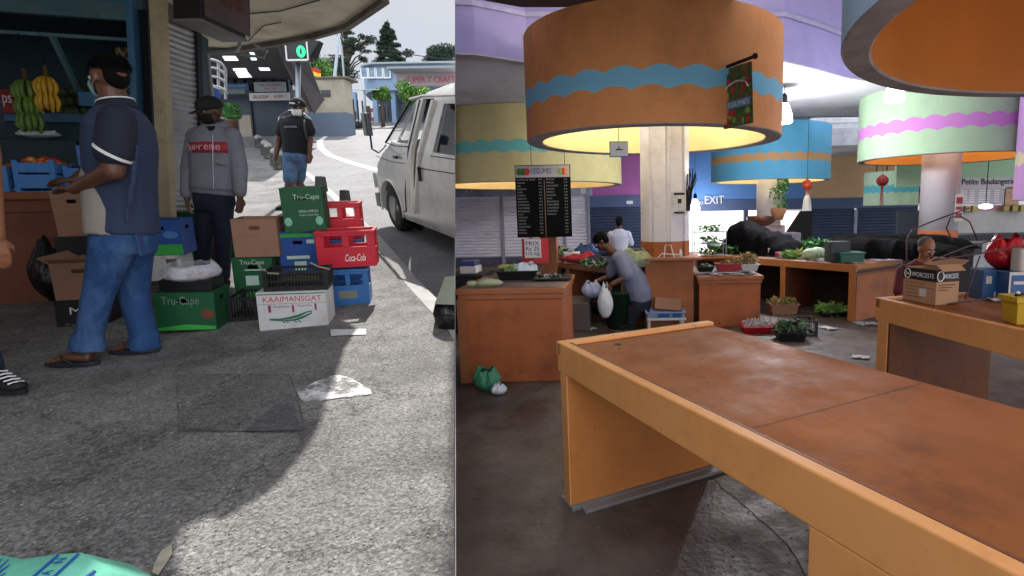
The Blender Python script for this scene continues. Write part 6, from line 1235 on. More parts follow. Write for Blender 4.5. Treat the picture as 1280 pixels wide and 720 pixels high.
t = thing('back_shutter', 'dark blue closed roller shutter behind the man in the white shirt', 'shutter', (0, 0, 0)); slats(t, P(738, 300, BW).x, P(812, 300, BW).x, BW+.0, 0, P(770, 259, BW).z+.12, slb, .11); mb = MB(); x = P(738, 300, BW).x; mb.bx(x-.1, x, BW-.1, BW+.1, 0, ZCE-.3); mb.build('guide_rail', M_('dark_metal'), t)
t = thing('back_shutter', 'pair of dark blue closed roller shutters right of the bright exit opening', 'shutter', (0, 0, 0)); slats(t, P(1012, 300, BW).x, P(1066, 300, BW).x, BW, 0, P(1040, 262, BW).z+.13, slb, .11); slats(t, P(1069, 300, BW).x, P(1145, 300, BW).x, BW, 0, P(1100, 262, BW).z+.17, slb, .11); mb = MB(); x = P(1066, 300, BW).x; mb.bx(x, x+.1, BW-.1, BW+.1, 0, P(1066, 262, BW).z); mb.build('guide_rail', M_('rail_grey'), t)
# ---- wide tables and counters
def table(Ox, Oy, ang, Lx, D, h, label, legs, apron=.16, name='market_table', group='orange concrete market tables', top_m=None, edge_m=None, side_m=None, rim=True):
    M = rotm(math.radians(ang), (Ox, Oy, 0)); t = thing(name, label, 'table', M, group); tm = top_m or TOPM; em_ = edge_m or M_('orange_edge'); sm_ = side_m or M_('orange_wall')
    mb = MB(); mb.bx(.05, Lx-.05, .05, D-.0, h-.12, h-.018); mb.build('tabletop', tm, t)
    mb = MB(); mb.bx(0, Lx, 0, .05, h-apron, h); mb.build('apron', em_, t, bevel=.006)
    for x0, x1 in ((-.012, .05), (Lx-.05, Lx+.012)): mb = MB(); mb.bx(x0, x1, .0, D+.02, h-.075, h+.001); mb.build('end_edge', em_, t, bevel=.006)
    mb = MB(); mb.bx(-.0, .06, .012, D, h-apron, h-.077); mb.build('end_rail', em_, t, bevel=.004)
    for (x0, x1) in legs:
        mb = MB(); mb.bx(x0, x1, .012, D-.02, 0, h-.12); mb.build('leg_panel', sm_, t, bevel=.008); mb = MB(); mb.bx(x0, x1, .001, .0118, 0, h-apron); mb.build('leg_face', em_, t, bevel=.003)
    return t
TOPM = mat('table_top', '92562c', .7, .14, 1.3, .06, 40, dirt='54301c', ds=1.0, damt=.5, spec=.2)
roughvar(TOPM, .5, .85, 2.2); chips(TOPM, '4a2c22', 2.4, .54, .72, .5); chips(TOPM, '2c1a16', 14, .69, .73, .5); chips(TOPM, 'b07448', 1.3, .5, .8, .35)
ANG = -60.9
nt_ = table(-.365, 2.933, ANG, 3.3, 1.0, .91, 'long near orange table with worn empty brown top, crossing the foreground', [(.03, .11), (1.75, 2.35)])
mb = MB(); mb.bx(.055, 3.24, .05, .062, .892, .909); mb.build('inner_lip', mat('lip_brown', '7a4628', .5, .2, 5), nt_)
mb = MB(); mb.bx(1.42, 1.424, .06, 1.0, .8925, .8935); mb.build('top_joint', mat('joint_line', '5a3a2c', .6), nt_)
mb = MB(); mb.bx(-.02, .14, -.0, 1.3, .0, .025); mb.box((.17, .70, .012), (.06, 1.3, .02)); o = mb.build('base_strip', mat('strip_zinc', '7c7c7c', .5, .2, 6, dirt='504c48', ds=6), nt_, bevel=.004)
mb = MB(); mb.ell((.17, .28, .893), (.03, .02, .003), 12, 6); mb.ell((.26, .24, .893), (.006, .006, .003), 6, 4); mb.build('stain', mat('stain_dark', '2a1a18', .6), nt_)
t = table(1.915, 4.204, -77, 3.0, .95, .91, 'orange table in the right middle ground carrying cartons and crates', [(.03, .14), (2.4, 2.9)], .17)
MT = t.matrix_world
mb = MB(); mb.bx(.14, .16, .012, .93, 0, .79); mb.build('inner_face', mat('inner_brown', '6e3c1c', .6, .2, 3, .1, dirt='3a2418', ds=2.5), t)
# centre counter
a = PZ(868, 317, .8); b_ = PZ(1070, 331, .8); dv = (b_-a); ang = math.degrees(math.atan2(dv.y, dv.x)); Lc = dv.length
t = table(a.x, a.y, ang, Lc, 1.3, .8, 'long brown counter in the centre heaped with greens and black sheets', [(.0, .08), (Lc*.60, Lc*.60+.09), (Lc-.10, Lc-.0)], .11, top_m=mat('counter_top', '5c4438', .5, .3, 3, .1), edge_m=mat('edge_brown', 'a46a3c', .55, .12, 3, .1), side_m=mat('counter_side', '6c3c22', .6, .15, 3))
MCn = t.matrix_world; mb = MB(); mb.bx(.1, Lc-.12, .7, .74, 0, .67); mb.build('back_panel', mat('counter_dark', '2a1c16', .8), t)
mb = MB(); mb.bx(Lc-.001, Lc+.012, .02, 1.3, 0, .64); mb.build('side_panel', mat('side_brown', '96562e', .6, .12, 3, .1, dirt='54301c', ds=2), t)
# boxy counters
def block(px0, px1, pyt, d, h, depth, label, name='stall_counter', left=0):
    a = PZ(px0, pyt, h); a = P(px0, pyt, d); b_ = P(px1, pyt, d); t = thing(name, label, 'counter', V((a.x, d, 0)), 'brown stall counters'); w_ = b_.x-a.x
    mb = MB(); mb.bx(.0, w_, .0, depth, 0, h-.10); mb.build('body', M_('brown_side'), t, bevel=.01)
    mb = MB(); mb.bx(-.015, w_+.015, -.02, depth+.02, h-.10, h-.05); mb.bx(-.03, w_+.03, -.035, depth+.03, h-.05, h); mb.build('moulding', mat('mould_brown', '9c5c36', .55, .12, 3, .1), t, bevel=.006)
    mb = MB(); mb.bx(-.0, w_, .0, depth, h, h+.003); mb.build('counter_top', mat('top_dusty', '6a564c', .6, .3, 5, .1, dirt='8c7c70', ds=4), t)
    return t, w_
t1, w1 = block(574, 702, 360, 5.16, .90, 1.05, 'brown boxy counter at the far left of the hall with produce scraps on top')
mb = MB(); mb.bx(-.03, .05, -.012, -.001, 0, .8); mb.build('corner_post', mat('post_lightbrown', '9a6038', .6), t1)
t2, w2 = block(874, 951, 347, 7.5, .70, 1.4, 'brown boxy counter beside the fluted column holding trays on newspaper')
# leaning grey-brown board
p = P(703, 392, 7.4); q = P(736, 357, 7.4); mb = MB(); mb.bx(0, q.x-p.x, 0, .7, 0, .38); o = mb.build('low_bench', mat('bench_grey', '5c5450', .7, .2, 4), None, bevel=.01); o.location = (p.x, 7.4, 0); tag(o, 'low grey-brown bench slab right of the left counter', 'bench')
# back table
a = PZ(683, 326, .82); b_ = PZ(812, 338, .82); dv = (b_-a)*.8; tb = table(a.x, a.y, math.degrees(math.atan2(dv.y, dv.x)), dv.length, 1.0, .82, 'far brown table with cloths and vegetables behind the stooping man', [(.0, .1), (dv.length*.27, dv.length*.27+.08), (dv.length-.1, dv.length-.01)], .09, top_m=M_('counter_top'), edge_m=mat('edge_far', 'a06c44', .55), side_m=mat('far_side', '8a5230', .6))
MB2 = tb.matrix_world; mb = MB(); mb.bx(.1, dv.length-.1, .6, .64, 0, .7); mb.build('back_panel', mat('far_panel', '5c3824', .7), tb)
# menu board and poster, brown post
def facing(px0, px1, py0, py1, y): a, b_ = P(px0, py1, y), P(px1, py0, y); return a, b_.x-a.x, b_.z-a.z
a, w_, h_ = facing(647, 712.5, 205.5, 297, 8.3); t = thing('price_board', 'tall black price board with white header, vegetables pictured at both ends, hanging at the left', 'board', rotm(.0, a))
mb = MB(); mb.bx(0, w_, 0, .03, 0, h_); mb.build('board', mat('board_black', '07080a', .8, spec=.15), t, bevel=.003); mb = MB(); mb.bx(.01, w_-.01, -.004, 0, h_*.83, h_-.01); mb.build('header', mat('header_grey', 'a8a8b8', .6), t)
text(t, 'LEGUMES', w_*.30, w_*.66, h_*.88, h_*.955, -.005, mat('header_ink', '2a3068', .6), thick=.003)
for x, c in ((.08, 'leaf'), (.15, 'leaf'), (.22, 'red_ink'), (.82, 'leaf_pale'), (.88, 'red_ink'), (.92, 'orange_edge')): k = MB(); k.ell((w_*x, -.006, h_*.91), (w_*.055, .004, h_*.05), 10, 6); k.build('pictured_vegetable', M_(c), t)
rnd = random.Random(5); items = ['POMME DE TERRE', 'OIGNON', 'AIL', 'CAROTTE', 'CHOU', 'TOMATE', 'HARICOT', 'GIRAUMON', 'CALEBASSE', 'CONCOMBRE', 'BRINGELLE', 'LALO', 'MARGOZE', 'PIMENT', 'SALADE', 'GINGEMBRE', 'PERSIL', 'PETSAI']
mb = None
for i, s in enumerate(items):
    z = h_*(.79-.0435*i); text(t, s, w_*.03, w_*(.03+.024*len(s)), z, z+h_*.022, -.001, mat('chalk', '8c9098', .7), thick=.002)
    if i < 12: text(t, items[-1-i], w_*.56, w_*(.56+.024*len(items[-1-i])), z, z+h_*.022, -.001, M_('chalk'), thick=.002)
    text(t, str(rnd.randint(10, 90)), w_*.42, w_*.48, z, z+h_*.02, -.001, M_('chalk'), thick=.002); text(t, str(rnd.randint(10, 90)), w_*.88, w_*.94, z, z+h_*.02, -.001, M_('chalk'), thick=.002)
mb = MB(); mb.bx(w_*.52, w_*.53, -.004, 0, .0, h_*.8); mb.build('divider', mat('board_tan', '8a7458', .6), t); mb = MB(); mb.tube([(w_*.3, .01, h_), (w_*.3, .01, ZCE-a.z)], .004, 5); mb.tube([(w_*.9, .01, h_), (w_*.9, .01, ZCE-a.z)], .004, 5); mb.build('cord', M_('dark_metal'), t)
a, w_, h_ = facing(653, 685, 298, 324, 8.1); t = thing('price_placard', 'white placard with blue handwriting on red cloth below the price board', 'placard', a); mb = MB(); mb.rings([[V((x*w_, y, z)) for x, y in ((0, 0), (.45, -.03), (1.0, .02))] for z in (-.06, h_)], False, close=False); mb.build('red_cloth', M_('red_ink'), t, solid=.01); mb = MB(); mb.bx(w_*.12, w_*.74, -.05, -.04, .02, h_*.98); mb.build('card', M_('white_paint'), t)
for i, s in enumerate(('PRIX', 'Rs 25', '1/2 kg')): text(t, s, w_*.17, w_*.68, h_*(.68-.26*i), h_*(.88-.26*i), -.051, mat('ink_blue', '1c2c8a', .6), thick=.003)
# post behind the board
a, w_, h_ = facing(676, 697, 298, 346, 8.6); mb = MB(); mb.bx(0, .26, 0, .26, 0, 1.25); o = mb.build('brown_post', mat('post_brown', '8c5838', .6), None, bevel=.01); o.location = (a.x, 8.6, 0); tag(o, 'square orange-brown post behind the placard and price board', 'post')
# ---- hanging flag sign on the orange drum
t = thing('banner_sign', 'small hanging LEGUMES banner with vegetables on a black rod fixed to the orange drum', 'sign', (0, 0, 0)); yv = 5.85
p0, p1 = P(897, 88, 6.15), P(944, 70, 5.75); mb = MB(); mb.tube([p0, p1], .018, 8); mb.ell(p1, .03, 8, 6); mb.build('rod', M_('dark_metal'), t, True)
mb = MB(); mb.box(P(896, 87, 6.17), (.10, .04, .12)); mb.build('bracket', M_('steel'), t)
c00, c10, c11, c01 = P(905, 162, 6.1), P(942, 153, 5.8), P(940, 76, 5.8), P(904, 88, 6.1)
mb = MB(); N_ = 6; mb.rings([[c00.lerp(c10, i/N_).lerp(c01.lerp(c11, i/N_), j) + V((0, .012*math.sin(i*1.5), 0)) for i in range(N_+1)] for j in (0, .25, .5, .75, 1)], False, close=False)
bm_m = mat('banner', '4c6c3a', .6, .6, 20, .02, dirt='b04030', ds=12, damt=.8); mb.build('banner', bm_m, t, solid=.004)
ex = (c10-c00).normalized(); ez = (c01-c00).normalized(); ey = ez.cross(ex).normalized(); Mb_ = Matrix(((ex.x, ey.x, ez.x, c00.x), (ex.y, ey.y, ez.y, c00.y), (ex.z, ey.z, ez.z, c00.z), (0, 0, 0, 1)))
W_ = (c10-c00).length; H_ = (c01-c00).length; mb = MB(); mb.M = Mb_; mb.bx(.02, W_-.02, -.022, -.018, H_*.30, H_*.44); mb.build('blue_strip', mat('strip_blue', '5a88b0', .6), t); text(t, 'LEGUMES', .04, W_-.04, H_*.33, H_*.41, -.023, M_('white_ink'), M=Mb_)
for i in range(34):
    k = MB(); k.M = Mb_; low = i < 20; x = rnd.uniform(.05, W_-.05); z = rnd.uniform(.03, H_*.24) if low else rnd.uniform(H_*.5, H_*.85); k.ell((x, -.02, z), (.03, .008, .035), 10, 6); k.build('pictured_vegetable', M_(rnd.choice(['leaf', 'red_ink', 'leaf_pale', 'apple_red' if 'apple_red' in MC else 'leaf'])), t)
k = MB(); k.M = Mb_; k.tube([(W_*.5+W_*.38*math.cos(a), -.022, H_*.60+H_*.14*math.sin(a)) for a in [math.pi*i/10 for i in range(11)]], .022, 6, flat=.3); k.build('arched_ribbon', M_('white_ink'), t)
# ---- clock panel under the drum
a, w_, h_ = facing(762, 785, 176.5, 196, 6.2); t = thing('hanging_clock', 'small square white clock panel hanging inside the front rim of the orange drum', 'clock', a); mb = MB(); mb.bx(0, w_, 0, .04, 0, h_); mb.build('case', M_('dark_metal'), t); mb = MB(); mb.bx(.008, w_-.002, -.004, 0, .004, h_-.01); mb.build('face', M_('white_paint'), t); mb = MB(); mb.bx(w_*.35, w_*.7, -.007, -.004, h_*.42, h_*.5); mb.bx(w_*.48, w_*.53, -.007, -.004, h_*.45, h_*.7); mb.build('hands', M_('dark_ink'), t); mb = MB(); mb.tube([(w_*.5, .02, h_), (w_*.5, .02, ZCE-a.z)], .004, 5); mb.build('cord', M_('dark_metal'), t)
# ---- bell lamps
def bell(px, py, y, s, label, ztop=5.76, power=30):
    power *= 7
    c = P(px, py, y); t = thing('pendant_lamp', label, 'lamp', c, 'white glowing pendant lamps'); mb = MB(); mb.lathe((0, 0, 0), [(.055*s, .30*s), (.085*s, .26*s), (.13*s, .12*s), (.145*s, 0), (.12*s, -.03*s), (.02, -.04*s)], 20); mb.build('glass_shade', mat('lamp_glow', 'f4f4ff', .4, 0, 3, 0, emit=3.0), t, True)
    mb = MB(); mb.lathe((0, 0, .3*s), [(.05*s, 0), (.05*s, .12*s), (.02*s, .16*s)], 12); mb.build('holder', M_('black_plastic'), t, True); mb = MB(); mb.tube([(0, 0, .4*s), (0, 0, ztop-c.z)], .006, 5); mb.build('cord', M_('black_plastic'), t)
    l = bpy.data.lights.new('lamp_light', 'POINT'); l.energy = power; l.color = (.92, .94, 1); l.shadow_soft_size = .15; q = bpy.data.objects.new('lamp_light', l); COL.objects.link(q); q.parent = t; q.location = (0, 0, -.25)
bell(980, 152, 10.2, 1.05, 'white glowing bell-shaped pendant lamp right of the orange drum', ZCE, 30)
bell(1118, 125, 8.6, 1.0, 'white pendant lamp glimpsed between the pale blue and the green drums', 5.76, 3)
bell(869, 262, 19.5, 1.2, 'small glowing lamp before the bright opening right of the fluted column', ZCE, 20)
# ---- lanterns, hanging plant, twigs
def lantern(px, py, y, r, m, label, tass):
    c = P(px, py, y); t = thing('paper_lantern', label, 'lantern', c, 'round red paper lanterns'); mb = MB(); n = 24; rs = []
    for i in range(9): a = math.pi*(i+.3)/8.6; rs.append([V((r*math.sin(a)*(1+.05*math.cos(8*6.283*k/n))*math.cos(6.283*k/n), r*math.sin(a)*(1+.05*math.cos(8*6.283*k/n))*math.sin(6.283*k/n), r*.9*math.cos(a))) for k in range(n)])
    mb.rings(rs); mb.build('lantern_body', m, t, True); mb = MB(); mb.lathe((0, 0, r*.85), [(r*.3, 0), (r*.3, r*.15)], 12); mb.lathe((0, 0, -r*1.0), [(r*.3, 0), (r*.3, r*.15)], 12); mb.build('ring', mat('gold', '8a6a2a', .5), t); mb = MB()
    for k in (-1, 0, 1): mb.tube([(k*r*.15, 0, -r), (k*r*.25, 0, -r-tass)], .012, 5)
    mb.build('tassel', m, t); mb = MB(); mb.tube([(0, 0, r), (0, 0, ZCE-c.z)], .006, 5); mb.build('cord', M_('dark_metal'), t)
lantern(1009, 231, 13.6, .13, mat('lantern_orange', 'c0401c', .5, .2, 12), 'orange-red paper lantern under the turquoise blue drum', .12)
lantern(1103, 226, 15.2, .16, mat('lantern_red', '9a2420', .5, .3, 14), 'dark red paper lantern before the small pale green drum', .5)
c = P(973, 250, 14.2); t = thing('hanging_plant', 'trailing green plant in a wrapped pot hanging below the turquoise drum', 'plant', c); leaves('foliage', [M_('leaf'), M_('leaf_pale')], t, [((0, 0, .15), (.22, .2, .3)), ((.1, 0, .4), (.15, .1, .25)), ((.05, 0, -.2), (.2, .1, .2))], 130, .13, 21); mb = MB(); mb.lathe((0, 0, -.5), [(.12, 0), (.2, .25), (.18, .3)], 12); mb.build('pot', mat('pot_tan', '9a6a4a', .8), t, True); mb = MB(); mb.tube([(0, 0, 0), (0, 0, ZCE-c.z)], .008, 5); mb.build('cord', M_('dark_metal'), t)
c = P(860, 262, 7.75); t = thing('twig_broom', 'dark bundle of twigs hanging on the right side of the fluted column', 'broom', c); mb = MB()
for i in range(34): a = rnd.uniform(-.09, .09); b_ = rnd.uniform(-.05, .05); mb.tube([(a*.3, b_*.4, 0), (a*.6, b_, .25), (a+rnd.uniform(-.04, .04), b_*1.4, rnd.uniform(.4, .56))], .005, 4)
mb.build('twigs', mat('twig', '221c1a', .9), t); mb = MB(); mb.lathe((0, 0, -.02), [(.035, 0), (.035, .08)], 10); mb.build('binding', M_('dark_metal'), t)
# ---- black sheets, produce on the centre counter
def heap(M, L_, D_, Hh, label, m, seed, cat='sheet', name='black_sheet', peaks=((.3, 1), (.7, .6))):
    rnd = random.Random(seed); nx, ny = 64, 26; mb = MB(); rs = []
    for i in range(nx+1):
        row = []; u = i/nx
        for j in range(ny+1):
            v = j/ny; pr_ = sum(k*math.exp(-((u-c)/.2)**2) for c, k in peaks); e_ = min(1, 5*u, 5*(1-u))*min(1, 4*v, 4*(1-v)); z = Hh*(e_**.6)*(.35+.65*min(1, pr_))
            z = Hh*(e_**.42)*(.45+.55*min(1, pr_))*(1+.10*math.sin(5*u+2*v))
            fold = (.5+.5*math.sin(34*u+1.5*math.sin(9*u)))**2*(1-e_)*e_*4
            z += .05*fold+.012*math.sin(31*u+9*v)*e_+.018*abs(math.sin(11*(u*1.6+v)))*e_+rnd.uniform(-.003, .003)
            row.append(V((u*L_+.02*math.sin(12*v+20*u), v*D_-.06*fold*(1 if v < .5 else -1), max(0.0, z)+.003)))
        rs.append(row)
    mb.rings(rs, False, close=False); o = mb.build(name, m, None, True); o.matrix_world = M; return tag(o, label, cat)
# back counter carrying the sheets
a = PZ(840, 312, .8)
sh_m = mat('sheet_black', '08090b', .9, .3, 4, .9, 12, spec=.12)
heap(MCn @ Matrix.Translation((.05, .5, .8)), 1.5, .75, .52, 'tall heap under a black sheet left on the centre counter', sh_m, 2, peaks=((.3, 1), (.65, .55)))
heap(MCn @ Matrix.Translation((Lc*.56, 1.05, .8)), 2.2, .6, .30, 'long low heap under a black sheet at the back right of the centre counter', sh_m, 5, peaks=((.3, .7), (.6, .75), (.85, .6)))
t = thing('sheet_stall', 'far stall covered with black sheets right of the centre counter', 'stall', (0, 0, 0)); a = P(1040, 300, 10.2); mb = MB(); mb.bx(a.x, a.x+2.6, 10.2, 11, 0, .8); mb.build('stall_body', mat('stall_dark', '201c1c', .8), t)
heap(Matrix.Translation((a.x-.1, 10.1, .8)), 2.8, 1.0, .26, 'black sheet over the far stall behind the red-shirted man', sh_m, 9, peaks=((.2, .8), (.5, .7), (.8, .8)))
def cpt(px, py, z=.8):   # on the counter top
    return PZ(px, py, z)
def oncounter(name, label, cat, px, py, z, group=None): return thing(name, label, cat, PZ(px, py, z), group)
rnd = random.Random(11)
for i, (px, py, r) in enumerate(((892, 309, .13), (912, 306, .15), (924, 307, .13))):
    p = PZ(px, py+4, .8); mb = MB(); n = 18; mb.rings([[V((r*math.sin(a)*(1+.06*math.cos(6*t_))*math.cos(t_), r*math.sin(a)*(1+.06*math.cos(6*t_))*math.sin(t_), r*.75*(1-math.cos(a)))) for t_ in [6.283*k/n for k in range(n)]] for a in [math.pi*(q+.3)/9.6 for q in range(10)]]); o = mb.build('pale_squash', mat('squash', '7c9478', .6, .25, 12), None, True); o.location = p; tag(o, 'pale green squash on the counter before the tall black sheet, %s of three' % ('left', 'middle', 'right')[i], 'squash')
t = oncounter('leafy_greens', 'long heap of dark leafy greens along the centre counter', 'greens', 985, 316, .8); leaves('leaves', [M_('leaf'), M_('leaf_dark')], t, [((x, .15+.1*math.sin(x*5), .08+.04*math.sin(x*3)), (.22, .25, .12)) for x in [-.9+.2*i for i in range(10)]], 110, .13, 31)
t = oncounter('turnip_bunch', 'bunch of yellow-green stems at the edge of the centre counter', 'greens', 1000, 322, .8); leaves('stems', [M_('leaf_pale'), mat('stem_yellow', '9a9a50', .6, .3)], t, [((x, 0, .05), (.12, .1, .07)) for x in (-.2, -.05, .1)], 90, .12, 32)
for i, (px, py) in enumerate(((1013, 322), (1022, 320), (1006, 310))):
    t = oncounter('cabbage', ('round pale cabbage at the edge of the counter', 'pale cabbage behind the first on the counter', 'small pale cabbage in the greens')[i], 'cabbage', px, py+3, .8, 'cabbages on the centre counter'); cab = [mat('cabbage_pale', 'a8b898', .6, .2, 9), mat('cabbage_green', '88a078', .6, .2, 9)]; mb = MB(); mb.ell((0, 0, .09), (.13, .12, .09), 16, 10); mb.build('head', cab[0], t, True); leaves('outer_leaves', cab, t, [((0, 0, .07), (.15, .13, .07))], 60, .12, 40+i)
t = oncounter('pink_pack', 'small pink and white pack at the edge of the counter', 'packet', 971, 322, .8); mb = MB(); mb.bx(0, .20, 0, .12, 0, .085); mb.build('pack_body', mat('pack_pink', 'a03060', .5), t, bevel=.008); mb = MB(); mb.bx(.03, .17, -.002, 0, .03, .06); mb.build('pack_label', M_('white_paint'), t)
t = oncounter('cup', 'small white cup upside down on the counter by the pink pack', 'cup', 962, 319, .8); mb = MB(); mb.lathe((0, 0, 0), [(.06, 0), (.045, .1), (.0451, .12), (.01, .125)], 14); mb.build('cup_body', M_('white_paint'), t, True)
t = oncounter('grey_bin', 'dark grey upright box on the right part of the centre counter', 'box', 1040, 329, .8); mb = MB(); w_ = .30; mb.bx(0, w_, .1, .32, 0, .30); mb.build('box_body', mat('bin_grey', '2c3034', .6), t, bevel=.01); mb = MB(); mb.bx(.02, w_-.02, .095, .1, .02, .28); mb.build('box_side', mat('bin_grey2', '34383c', .6), t)
t = oncounter('green_tray', 'dark green plastic box on the right end of the centre counter', 'box', 1054, 330, .8); mb = MB(); mb.bx(0, .34, .1, .4, 0, .13); mb.build('tray_body', mat('tray_green', '14483c', .5), t, bevel=.01); mb = MB(); mb.bx(-.01, .36, .09, .42, .13, .15); mb.build('lid', mat('tray_lid', '1c5c4c', .4), t, bevel=.004)
def papers(M, n, w_, d_, label, seed, m=None, name='newspaper', cat='newspaper'):
    r_ = random.Random(seed); mb = MB()
    for i in range(n):
        x, y, a = r_.uniform(0, w_), r_.uniform(0, d_), r_.uniform(0, 3); s_ = r_.uniform(.10, .2); N2 = 5; rs = []
        for q in range(N2+1): rs.append([V((x+math.cos(a)*s_*(q/N2-.5)-math.sin(a)*s_*.7*(k/N2-.5), y+math.sin(a)*s_*(q/N2-.5)+math.cos(a)*s_*.7*(k/N2-.5), .004+.003*i/n*4+.012*abs(math.sin(q*1.3+k*1.9+i)))) for k in range(N2+1)])
        mb.rings(rs, False, close=False)
    o = mb.build(name, m or M_('newsprint'), None); o.matrix_world = M; return tag(o, label, cat)
mat('newsprint', '9a9aa0', .85, .3, 30, .1, 60, dirt='55555c', ds=22, damt=.8)
papers(MCn @ Matrix.Translation((Lc*.76, .15, .8)), 16, .9, .8, 'crumpled newspaper sheets spread on the right end of the centre counter', 1)
# crate rack seen between column and black heap
p = P(868, 312, 9.6); t = thing('produce_rack', 'small wire rack of greens beside the column base', 'rack', V((p.x, 9.6, .8))); mb = MB()
for z in (0, .2, .4): mb.bx(0, .55, 0, .3, z, z+.01)
for x in (0, .54): mb.bx(x, x+.012, 0, .012, 0, .5); mb.bx(x, x+.012, .29, .3, 0, .5)
mb.build('rack_frame', M_('steel'), t); leaves('greens', [M_('leaf'), M_('leaf_pale')], t, [((.28, .15, .08), (.25, .12, .07)), ((.28, .15, .28), (.25, .12, .07)), ((.28, .15, .47), (.25, .12, .06))], 70, .1, 50)
t = thing('produce_stand', 'thin stand carrying the wire rack of greens', 'stand', V((p.x, 9.6, 0))); mb = MB(); mb.bx(-.05, .62, -.05, .4, .76, .79); mb.build('board', M_('edge_brown'), t); mb = MB(); [mb.bx(x, x+.04, y, y+.04, 0, .76) for x in (-.03, .56) for y in (-.03, .33)]; mb.build('legs', M_('edge_brown'), t)
# poster/sacks behind: pale flowered cloth stall below the far column
a, w_, h_ = facing(928, 982, 268, 312, 14.6); t = thing('cloth_stall', 'stall with flowered pink and white cloth below the far white column', 'stall', V((a.x, 14.6, 0))); mb = MB(); mb.bx(0, w_, 0, .5, 0, 1.15); mb.build('stall_body', mat('flower_cloth', '9c8c8c', .8, .5, 9, .1, dirt='7a3c38', ds=6, damt=.8), t, bevel=.02)
mb = MB(); mb.bx(w_*.35, w_*1.35, -.1, .5, .0, .95); mb.build('grey_cloth', mat('grey_cloth', '7c7888', .85, .2, 6, .3), t, bevel=.02)
t = thing('cooking_pot', 'wide brown pot on the flowered stall', 'pot', V((a.x+w_*.45, 14.7, 1.15))); mb = MB(); mb.lathe((0, 0, 0), [(.2, 0), (.36, .1), (.38, .22), (.36, .25), (.02, .24)], 20); mb.build('pot_body', mat('pot_brown', '5c3424', .4, .4, 10), t, True)
mb = MB(); q = P(1003, 292, 15.2); mb.rings([[V((q.x+x, 15.2, z)) for x in (-.6*(1-k), .25)] for k, z in ((0, 0), (.2, .9), (.85, 1.5))], False, close=False); tag(mb.build('dark_drape', M_('black_cloth'), None, solid=.03), 'dark pointed drape hanging by the far white column', 'drape')
p = P(1009, 245, 15.4); t = thing('hanging_bag', 'long translucent bag hanging on a cord under the orange lantern', 'bag', p); mb = MB(); mb.rings([[V((r*math.cos(6.283*k/10), r*math.sin(6.283*k/10), z)) for k in range(10)] for r, z in ((.02, .1), (.1, -.1), (.14, -.5), (.14, -1.0), (.05, -1.15))]); mb.build('bag_body', M_('plastic_bag'), t, True); mb = MB(); mb.tube([(0, 0, .1), (0, 0, ZCE-p.z)], .008, 5); mb.build('cord', M_('dark_metal'), t)
# ---- things on the boxy counter by the column
M2 = Matrix.Translation((t2.location.x, 7.5, .703)); M2 = Matrix.Translation((P(874, 347, 7.5).x, 7.5, .703))
papers(M2, 10, w2, .7, 'newspaper sheets under the trays on the counter by the column', 3)
def tray(M, w_, d_, h, label, m, name='tray', cat='tray', group=None):
    t = thing(name, label, cat, M, group); mb = MB(); e_ = .012; mb.rings([[V((x, y, z)) for x, y in ((i_, i_), (w_-i_, i_), (w_-i_, d_-i_), (i_, d_-i_))] for i_, z in ((.03, 0), (0, h), (-.012, h), (-.012, h-.012), (e_, h-.014), (.038, .01))]); mb.build('tray_body', m, t); return t
t = tray(M2 @ Matrix.Translation((.27, .15, .03)), .34, .25, .12, 'red tray of small vegetables on the newspaper', mat('tray_red', '9a3038', .5)); leaves('contents', [mat('mix_a', '7a5a3a', .7, .5, 20), M_('leaf_pale')], t, [((.17, .12, .12), (.14, .09, .04))], 150, .06, 60)
t = tray(M2 @ Matrix.Translation((.0, .2, .03)), .24, .2, .08, 'dark tray at the left end of the newspapered counter', M_('black_plastic')); leaves('contents', [M_('leaf_dark'), M_('white_card')], t, [((.12, .1, .08), (.1, .07, .03))], 80, .06, 61)
t = tray(M2 @ Matrix.Translation((.60, .2, .03)), .26, .25, .1, 'white box of dried leaves and roots at the right of the newspapered counter', M_('white_card')); leaves('contents', [mat('dry_leaf', '8c7a50', .8, .4, 16), mat('dry_root', 'a89060', .8, .3, 16)], t, [((.1, .12, .16), (.18, .12, .09))], 200, .09, 62)
# on the plinth shelf
p = V((PY(831, 300, 7.9).x, 7.9, .966)); t = thing('letter_rack', 'small white wire stand on the ledge of the column plinth', 'stand', p+V((-.05, -.5, 0))); mb = MB(); mb.tube([(0, 0, 0), (.02, 0, .17), (.09, 0, .17), (.14, 0, 0)], .008, 6); mb.tube([(-.08, .0, .0), (-.03, 0, .06), (.2, 0, .04)], .007, 6); mb.build('wire', M_('white_paint'), t)
t = thing('small_bottle', 'little white bottle on the ledge of the column plinth', 'bottle', p+V((.17, -.5, 0))); mb = MB(); mb.lathe((0, 0, 0), [(.022, 0), (.022, .07), (.01, .09), (.01, .11)], 12); mb.build('bottle_body', M_('white_paint'), t, True)
